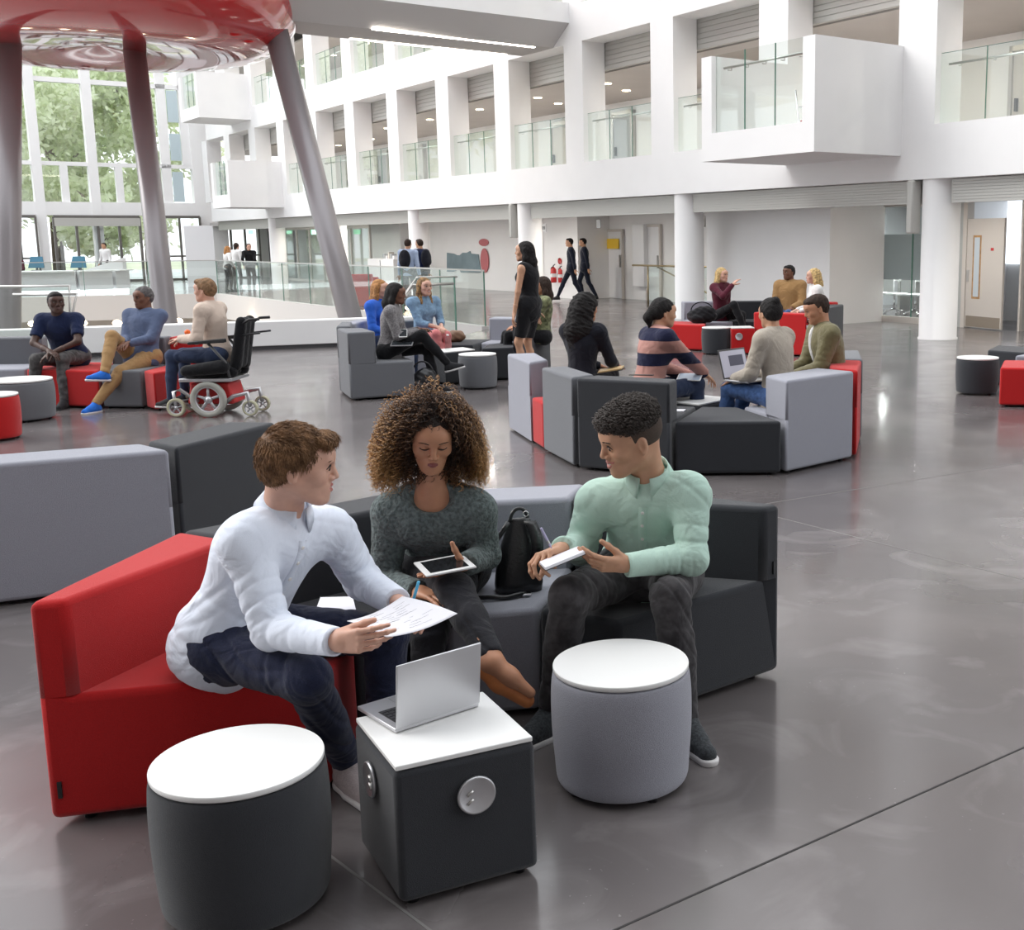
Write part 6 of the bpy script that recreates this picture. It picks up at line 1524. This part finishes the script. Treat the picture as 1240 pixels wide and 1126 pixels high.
# laptop woman
J = pose(V3(.82, 8.92, .49), -.85, lean=.14, head=(.35, -.15), feet=((.10, .50, .09), (-.12, .50, .09)), hands=((.10, .36, .60), (-.12, .36, .60)), female=True)
mk('woman with dark hair in a bun and beige sweater working on a laptop, from behind', J, female=True, skin='mid', top=c_beige, topname='sweater', bottom=c_jblue, shoes=m_shtan, hair='bun', hairm='black', loose=.022, hem=.12)
# olive bomber
J = pose(V3(1.32, 9.48, .49), -1.75, lean=.22, head=(.02, -.35), hands=((.05, .40, .60), (-.1, .40, .58)), s=1.02)
r = mk('man in olive bomber jacket and white t-shirt looking down', J, skin='tan', top=c_olive, topname='jacket', bottom=c_jblue, shoes=m_shdk, hair='fade', hairm='dark', loose=.024, mouth='smile', fat=1.05)
u_, f_ = nrm(J['N']-J['P']), nrm(np.cross(nrm(J['N']-J['P']), nrm(J['sR']-J['sL'])))
npmesh('t_shirt', [sdf([ell(J['P']+u_*.34+f_*.052, V3(.045, .095, .19), np.stack([nrm(J['sR']-J['sL']), f_, u_], 1), .02)], .009)], c_tee, r)
b = MB(); b.lathe([(.056, -.01), (.066, .0), (.062, .03), (.056, .03)], J['N']-u_*.01, 24, axis=u_); b.build('collar', m_black, r)
# far group
J = pose(PP(872, 18.45, .49), PI-.75, lean=.02, head=(-.1, 0), feet=((.0, .55, .28, 0, .1), (.0, .50, .09)), hands=((.02, .30, .98), (-.06, .25, .62)), elb=(-UP+V3(0, -1, 0), -UP), female=True)
mk('far woman with long pale blonde hair in maroon cardigan, hand at her chin', J, female=True, skin='pale', top=c_maroon, bottom=c_black, shoes=m_shdk, hair='long', hairm='blonde', vox=.013, hvox=.009)
J = pose(PP(956, 18.35, .50), PI+.35, lean=-.03, head=(.55, 0), s=1.04)
mk('far man with short black hair in tan jacket', J, skin='brown', top=c_tan, topname='jacket', bottom=c_jblue, shoes=m_shdk, hair='fade', hairm='black', vox=.013, hvox=.009, fat=1.15, loose=.025)
J = pose(PP(990, 17.55, .49), -PI/2-.1, lean=.08, head=(.1, 0), female=True)
mk('far woman with wavy blonde hair in white blouse, turned away', J, female=True, skin='pale', top=c_tee, bottom=c_black, shoes=m_shdk, hair='waves', hairm='blonde', vox=.013, hvox=.009)
# two men in suits, walking
for px, Y, yb, lb, dx in ((694, 32.2, 0, 'left one of the two men in dark suits walking by the extinguishers', .0), (710, 32.9, 0, 'right one of the two men in dark suits, half behind the other', .1)):
    J = pose(PP(px, Y, .96), -PI/2-.15, lean=.03, sit=False, s=1.04, feet=((.08, .42 if px < 700 else .05, .10), (-.08, -.30, .12)), hands=((.24, .10, .86), (-.24, -.08, .86)), elb=(V3(.6, 0, -.4), V3(.6, 0, -.4)), knees=(V3(-1, 0, 0), V3(-1, 0, 0)))
    mk(lb, J, 'men in dark suits', skin='mid', top=c_suit, topname='jacket', bottom=c_suit, shoes=m_black, hair='fade', hairm='black', vox=.018, hvox=.012, handvox=.011, hem=.2, face=False)
# two men with backpacks
for px, Y, top, lb in ((498, 28.2, c_lblue, 'man in pale blue shirt with dark backpack, seen from behind by the balustrade'), (514, 29.2, c_navy, 'man in navy jacket with dark backpack beside the pillar')):
    J = pose(PP(px, Y, .96), .2 if px < 500 else -.9, lean=.03, sit=False, s=1.05, feet=((.1, .12, .10), (-.1, -.1, .10)), hands=((.26, .05, .88), (-.26, .05, .88)), elb=(V3(0, -1, 0), V3(0, -1, 0)), knees=(V3(0, 1, 0), V3(0, 1, 0)))
    mk(lb, J, 'men with backpacks', skin='mid', top=top, bottom=c_greyj, shoes=m_black, hair='fade', hairm='dark', vox=.018, hvox=.012, handvox=.011, face=False)
    fwd = nrm(np.cross(nrm(J['N']-J['P']), nrm(J['sR']-J['sL']))); c = J['P']+UP*.30-fwd*.19; sr_ = nrm(J['sR']-J['sL'])
    bp_ = npmesh('backpack', [sdf([ell(c, V3(.15, .09, .23), np.stack([sr_, fwd, UP], 1), .02), ell(c-fwd*.06-UP*.08, V3(.11, .06, .11), np.stack([sr_, fwd, UP], 1), .02)], .016)], c_dkblue, None); tag(bp_, 'dark backpack worn by the '+('man in pale blue shirt' if px < 500 else 'man in the navy jacket'), 'backpack', 'worn backpacks')
# far left standing group
for px, Y, top, hair, hm_, fc, sx, lb in ((281, 40.2, c_tee, 'waves', 'ginger', .8, .93, 'far woman with red hair in white top leaning on the balustrade'), (292, 41.0, c_tee, 'bob', 'dark', .4, 1.0, 'far person with dark hair in white coat'), (308, 40.8, c_black, 'short', 'dark', 2.6, .98, 'far person in black jacket by the left doors')):
    J = pose(PP(px, Y, .93*sx), fc, lean=.06, sit=False, s=sx, feet=((.08, .05, .09), (-.1, -.05, .09)), hands=((.22, .12, .90), (-.22, .15, .90)), elb=(V3(0, -1, 0), V3(0, -1, 0)), knees=(V3(0, 1, 0), V3(0, 1, 0)))
    mk(lb, J, 'people by the far doors', female=hair != 'short', skin='pale', top=top, bottom=c_greyj, shoes=m_black, hair=hair, hairm=hm_, vox=.022, hvox=.014, handvox=.013, face=False)
# reception staff
J = pose(PP(31, 46.5, .55), PI, lean=.1, s=1.0); mk('receptionist in dark red top seated behind the white desk', J, female=True, skin='tan', top=c_maroon, bottom=c_black, shoes=m_black, hair='bob', hairm='dark', vox=.022, hvox=.014, handvox=.013, face=False)
J = pose(PP(136, 46.5, .95), PI+.3, lean=.02, sit=False, feet=((.1, 0, .09), (-.1, 0, .09)), hands=((.25, .1, .9), (-.25, .1, .9)), s=1.03, knees=(V3(0, -1, 0), V3(0, -1, 0)), elb=(V3(0, 1, 0), V3(0, 1, 0))); mk('receptionist in white shirt standing behind the desk', J, skin='mid', top=c_tee, bottom=c_black, shoes=m_black, hair='fade', hairm='dark', vox=.022, hvox=.014, handvox=.013, face=False)
for px, lb in ((31, 'office chair of the seated receptionist'),):
    c = PP(px, 46.5, .42); b = MB(); b.box(c-V3(.25, .25, .04), c+V3(.25, .25, .04)); e = empty('office_chair', V3(c[0], c[1], 0), lb, 'chair'); b.build('seat', m_black, e, bevel=.02)
    b = MB(); b.tube([V3(c[0], c[1], .4), V3(c[0], c[1], .04)], .03); b.lathe([(0, 0), (.28, 0), (.28, .03), (0, .06)], V3(c[0], c[1], 0), 20); b.build('base', m_chrome, e)

# =================================================================== WHEELCHAIR
wc = empty('wheelchair', (wx, wy, 0), 'black powered wheelchair with red base and grey wheels', 'wheelchair')
def wl(x, y, z): return V3(wx-x, wy-y, z)       # x forward (towards image left), y towards camera
def wheel(c, r, w, m_t, m_h, name, spokes=5):
    b = MB(); b.lathe([(r*.72, -w*.9), (r*.95, -w), (r, -w*.6), (r, w*.6), (r*.95, w), (r*.72, w*.9), (r*.70, 0), (r*.72, -w*.9)], c, 36, axis=(0, -1, 0)); o = b.build(name, m_t, wc)
    b = MB(); b.lathe([(0, -w*.5), (r*.2, -w*.6), (r*.22, w*.6), (0, w*1.0)], c, 20, axis=(0, -1, 0))
    for k in range(spokes):
        a = k*2*PI/spokes+.3; b.tube([c, c+V3(math.cos(a)*r*.74, 0, math.sin(a)*r*.74)], r*.085, 8)
    b.lathe([(r*.66, -w*.5), (r*.74, -w*.5), (r*.74, w*.8), (r*.66, w*.8), (r*.66, -w*.5)], c, 30, axis=(0, -1, 0)); b.build('wheel_rim', m_h, o)
m_tyre = mat('pale_grey_tyre', (.42, .42, .38), .7); m_tyrey = mat('cream_tyre', (.55, .53, .38), .7)
for sd in (1, -1):
    wheel(wl(.0, .24*sd, .178), .176, .03, m_tyre, m_alu, 'drive_wheel'); wheel(wl(.34, .20*sd, .095), .092, .022, m_tyrey, m_alu, 'caster_wheel'); wheel(wl(-.38, .17*sd, .08), .078, .02, m_tyrey, m_alu, 'caster_wheel')
    b = MB(); b.tube([wl(.34, .20*sd, .11), wl(.36, .20*sd, .25), wl(.30, .18*sd, .27), wl(.12, .19*sd, .15)], .018); b.build('wheel_arm', m_alu, wc); b = MB(); b.tube([wl(-.38, .17*sd, .10), wl(-.36, .17*sd, .23), wl(-.22, .17*sd, .20), wl(-.12, .19*sd, .12)], .022); b.build('wheel_arm', m_alu, wc)
b = MB(); b.hexa([wl(.24, .17, .12), wl(-.22, .17, .12), wl(-.22, -.17, .12), wl(.24, -.17, .12), wl(.20, .17, .33), wl(-.18, .17, .33), wl(-.18, -.17, .33), wl(.20, -.17, .33)]); b.f = [f[::-1] for f in b.f]; b.build('base', m_redpaint, wc, bevel=.02)
b = MB(); b.box(wl(.26, .24, .34), wl(-.26, -.24, .37)) if False else b.hexa([wl(.28, .24, .35), wl(-.24, .24, .35), wl(-.24, -.24, .35), wl(.28, -.24, .35), wl(.28, .24, .385), wl(-.24, .24, .385), wl(-.24, -.24, .385), wl(.28, -.24, .385)]); b.build('seat_frame', m_alu, wc, bevel=.008)
npmesh('seat_cushion', [sdf([cone(wl(.24, .15, .44), wl(-.22, .15, .44), .05, .055, .05), cone(wl(.24, -.15, .44), wl(-.22, -.15, .44), .05, .055, .05), cone(wl(.22, 0, .44), wl(-.2, 0, .44), .05, .05, .06)], .010)], c_black, wc)
npmesh('side_guard', [sdf([cone(wl(.20, .235, .46), wl(-.16, .235, .50), .055, .07, .03)], .010)], c_black, wc)
npmesh('backrest', [sdf([cone(wl(-.25, .12, .50), wl(-.33, .12, .93), .055, .05, .05), cone(wl(-.25, -.12, .50), wl(-.33, -.12, .93), .055, .05, .05), cone(wl(-.26, 0, .52), wl(-.33, 0, .92), .05, .05, .08)], .011)], c_black, wc)
for sd in (1, -1):
    b = MB(); b.tube([wl(-.33, .15*sd, .90), wl(-.42, .15*sd, .95), wl(-.52, .15*sd, .955)], .014); b.tube([wl(-.33, .15*sd, .80), wl(-.52, .15*sd, .82)], .010); b.build('push_handle', m_black, wc)
    b = MB(); b.hexa([wl(.14, .27*sd+.035, .72), wl(-.22, .27*sd+.035, .74), wl(-.22, .27*sd-.035, .74), wl(.14, .27*sd-.035, .72), wl(.14, .27*sd+.03, .75), wl(-.22, .27*sd+.03, .78), wl(-.22, .27*sd-.03, .78), wl(.14, .27*sd-.03, .75)]); b.build('armrest', m_black, wc, bevel=.008)
    b = MB(); b.tube([wl(-.05, .27*sd, .73), wl(-.20, .26*sd, .55), wl(-.22, .22*sd, .38)], .014); b.build('armrest_post', m_frame, wc)
b = MB(); b.tube([wl(.14, -.27, .73), wl(.34, -.27, .73)], .012); b.box(wl(.42, -.23, .70), wl(.30, -.31, .76)) if False else b.tube([wl(.30, -.27, .71), wl(.44, -.27, .72)], .03, 10); b.build('joystick_box', m_black, wc)
b = MB(); b.ell(wl(.37, -.27, .80), (.03, .03, .03), n=14); b.build('joystick_knob', mat('orange_knob', (.9, .16, .02), .4), wc)
b = MB(); b.hexa([wl(.50, .16, .10), wl(.30, .16, .13), wl(.30, -.16, .13), wl(.50, -.16, .10), wl(.50, .16, .115), wl(.30, .16, .145), wl(.30, -.16, .145), wl(.50, -.16, .115)]); b.build('footplate', m_frame, wc)

# =================================================================== SMALL THINGS IN THE MIDDLE GROUND
def softbag(c, sx, sy, sz, m, label, rz=0, strap=True, name='bag'):
    e = empty(name, c, label, 'bag'); R_ = np.array([[math.cos(rz), -math.sin(rz), 0], [math.sin(rz), math.cos(rz), 0], [0, 0, 1]]); c = np.array(c, float)
    npmesh('body', [sdf([ell(c+R_@V3(0, 0, sz*.42), V3(sx, sy, sz*.46), R_, .03), ell(c+R_@V3(sx*.2, 0, sz*.7), V3(sx*.7, sy*.8, sz*.32), R_, .03), ell(c+R_@V3(-sx*.3, -sy*.3, sz*.3), V3(sx*.6, sy, sz*.3), R_, .02), plane(c, (0, 0, -1))], .009, lambda X, Y, Z_: .005*np.sin(50*X+20*Z_)*np.sin(60*Z_+30*Y))], m, e)
    if strap: b = MB(); b.tube([c+R_@V3(sx*.7*math.cos(t), 0, sz*.75+sz*.5*math.sin(t)) for t in np.linspace(PI, 0, 14)], .010, 6); b.build('strap', m, e)
    return e
softbag(tuple(G(513, 478, 0)), .17, .10, .30, m_leather, 'black leather bag on the floor against the grey sofa end')
softbag((*G(550, 414, .40)[:2], .40), .15, .08, .15, mat('brown_leather', (.22, .12, .07), .5), 'brown bag on the low charcoal ottoman', strap=False)
softbag((*G(850, 391, .40)[:2], .40), .24, .14, .26, c_black, 'black and grey backpack on the far red ottoman', name='backpack')
softbag((2.07, 16.95, .40), .14, .10, .30, m_leather, 'black leather bag beside the far blonde woman in white', rz=.5)
softbag((*G(1008, 447, .60)[:2], .40), .12, .10, .30, m_leather, 'black bag between the beige sweater woman and the olive jacket man', rz=.4, strap=False)
def gadget(pc, w, d, th, rz, tilt, m, ms, label, name, cat):
    e = empty(name, pc, label, cat); pc = np.array(pc, float); a = V3(math.cos(rz), math.sin(rz), 0)*w/2; b_ = V3(-math.sin(rz)*math.cos(tilt), math.cos(rz)*math.cos(tilt), math.sin(tilt))*d/2
    slab([pc-a-b_, pc+a-b_, pc+a+b_, pc-a+b_], th, m, 'casing', e, bevel=.001); slab([pc-a*.9-b_*.9, pc+a*.9-b_*.9, pc+a*.9+b_*.9, pc-a*.9+b_*.9], .0005, ms, 'screen', e, bevel=0, dz=.001); return e
m_scr = mat('bright_screen', (.45, .55, .68), .2); m_dscr = mat('dark_glass', (.03, .035, .04), .1)
gadget(at(488, 403, 12.75), .09, .16, .008, .2, .5, m_tabletop, m_dscr, 'white phone held by the long black haired woman', 'phone', 'phone')
gadget(at(487, 415, 12.75), .24, .17, .01, .1, .25, m_alu, m_dscr, 'grey tablet on the lap of the long black haired woman', 'tablet', 'tablet')
gadget(at(835, 456, 9.35), .20, .14, .007, -.2, .3, m_tabletop, m_scr, 'white tablet held out by the striped sweater woman', 'tablet', 'tablet')
e = empty('notebook', at(741, 448, 9.75), 'open notebook held by the woman with very long black curls', 'notebook'); p = at(741, 448, 9.75); slab([p+V3(-.12, -.05, -.01), p+V3(.08, -.05, .02), p+V3(.10, .09, .03), p+V3(-.10, .09, 0)], .012, mat('gold_pages', (.65, .45, .22), .5), 'pages', e, bevel=.001); slab([p+V3(-.13, -.06, -.024), p+V3(.09, -.06, .006), p+V3(.11, .10, .016), p+V3(-.11, .10, -.014)], .004, m_black, 'cover', e, bevel=.001)
p = at(776, 454, 8.62); p[2] = .695; e = empty('phone', p, 'black phone and glasses case lying on the charcoal backrest', 'phone'); slab([p+V3(-.09, -.02, 0), p+V3(.09, -.05, 0), p+V3(.10, -.02, 0), p+V3(-.08, .02, 0)], .006, m_black, 'casing', e, bevel=.001)
p = G(818, 497, .405); slab([p+V3(-.06, -.04, .004), p+V3(.06, -.05, .004), p+V3(.08, .04, .004), p+V3(-.05, .05, .004)], .008, m_paper, 'paper_stack', label='small stack of white papers on the charcoal ottoman', cat='paper')
# laptop of the beige sweater woman
L0 = at(899, 487, 8.98); f_ = nrm(V3(math.sin(-.85), math.cos(-.85), 0)); r_ = V3(f_[1], -f_[0], 0); L0 = V3(L0[0]+.06, L0[1]+.10, .60)
le = empty('laptop', L0, 'open grey laptop with lit screen on the knees of the beige sweater woman', 'laptop')
slab([L0-r_*.17-f_*.12, L0+r_*.17-f_*.12, L0+r_*.17+f_*.12, L0-r_*.17+f_*.12], .014, m_alu, 'base', le, bevel=.003)
slab([L0-r_*.15-f_*.02, L0+r_*.15-f_*.02, L0+r_*.15+f_*.09, L0-r_*.15+f_*.09], .0006, m_black, 'keyboard', le, bevel=0, dz=.001)
h0 = L0+f_*.12; tv = nrm(UP+f_*.28)*.235
b = MB(); P_ = [h0-r_*.17, h0+r_*.17, h0+r_*.17+f_*.007, h0-r_*.17+f_*.007]; b.hexa(P_+[q+tv for q in P_]); b.build('lid', m_frame, le, bevel=.002)
b = MB(); P_ = [h0-r_*.158-f_*.0012, h0+r_*.158-f_*.0012, h0+r_*.158, h0-r_*.158]; b.hexa([q+tv*.05 for q in P_]+[q+tv*.95 for q in P_]); so_ = b.build('screen', emat('lit_screen', (.30, .30, .36), .35), le)
b = MB(); P_ = [h0-r_*.06-f_*.002, h0+r_*.12-f_*.002, h0+r_*.12-f_*.001, h0-r_*.06-f_*.001]; b.hexa([q+tv*.42 for q in P_]+[q+tv*.78 for q in P_]); b.build('window', emat('screen_dark_window', (.05, .05, .07), .5), so_)
# bottle on the cube table
p = V3(-2.72, 13.78, .40); e = empty('water_bottle', (p[0], p[1], .40), 'clear plastic water bottle on the charcoal cube table', 'bottle'); b = MB(); b.lathe([(0, 0), (.03, 0), (.032, .01), (.032, .12), (.015, .16), (.013, .175)], (p[0], p[1], .401), 20); b.build('body', m_glass, e); b = MB(); b.lathe([(.015, 0), (.015, .018), (0, .018)], (p[0], p[1], .576), 14); b.build('cap', m_white2, e)
# red seats beyond the void
p = G(405, 374); q = G(440, 362)
p = p+V3(.45, .9, 0)
module([p[:2]+P2(-.35, -.2), p[:2]+P2(-.35, .6), p[:2]+P2(.35, .6), p[:2]+P2(.35, -.2)], f_red, 'red sofa block beyond the stair void, left of the leaning column', (.2, .2), zb=.85)
module([q[:2]+P2(-.3, -.2), q[:2]+P2(-.3, .6), q[:2]+P2(.5, .6), q[:2]+P2(.5, -.2)], f_red, 'red ottoman beyond the stair void, right of the leaning column', (.2, .2), zb=.65)
q = G(482, 379); module([q[:2]+P2(-.3, -.2), q[:2]+P2(-.3, .5), q[:2]+P2(.3, .5), q[:2]+P2(.3, -.2)], f_char, 'small charcoal ottoman beyond the glass balustrade', None)
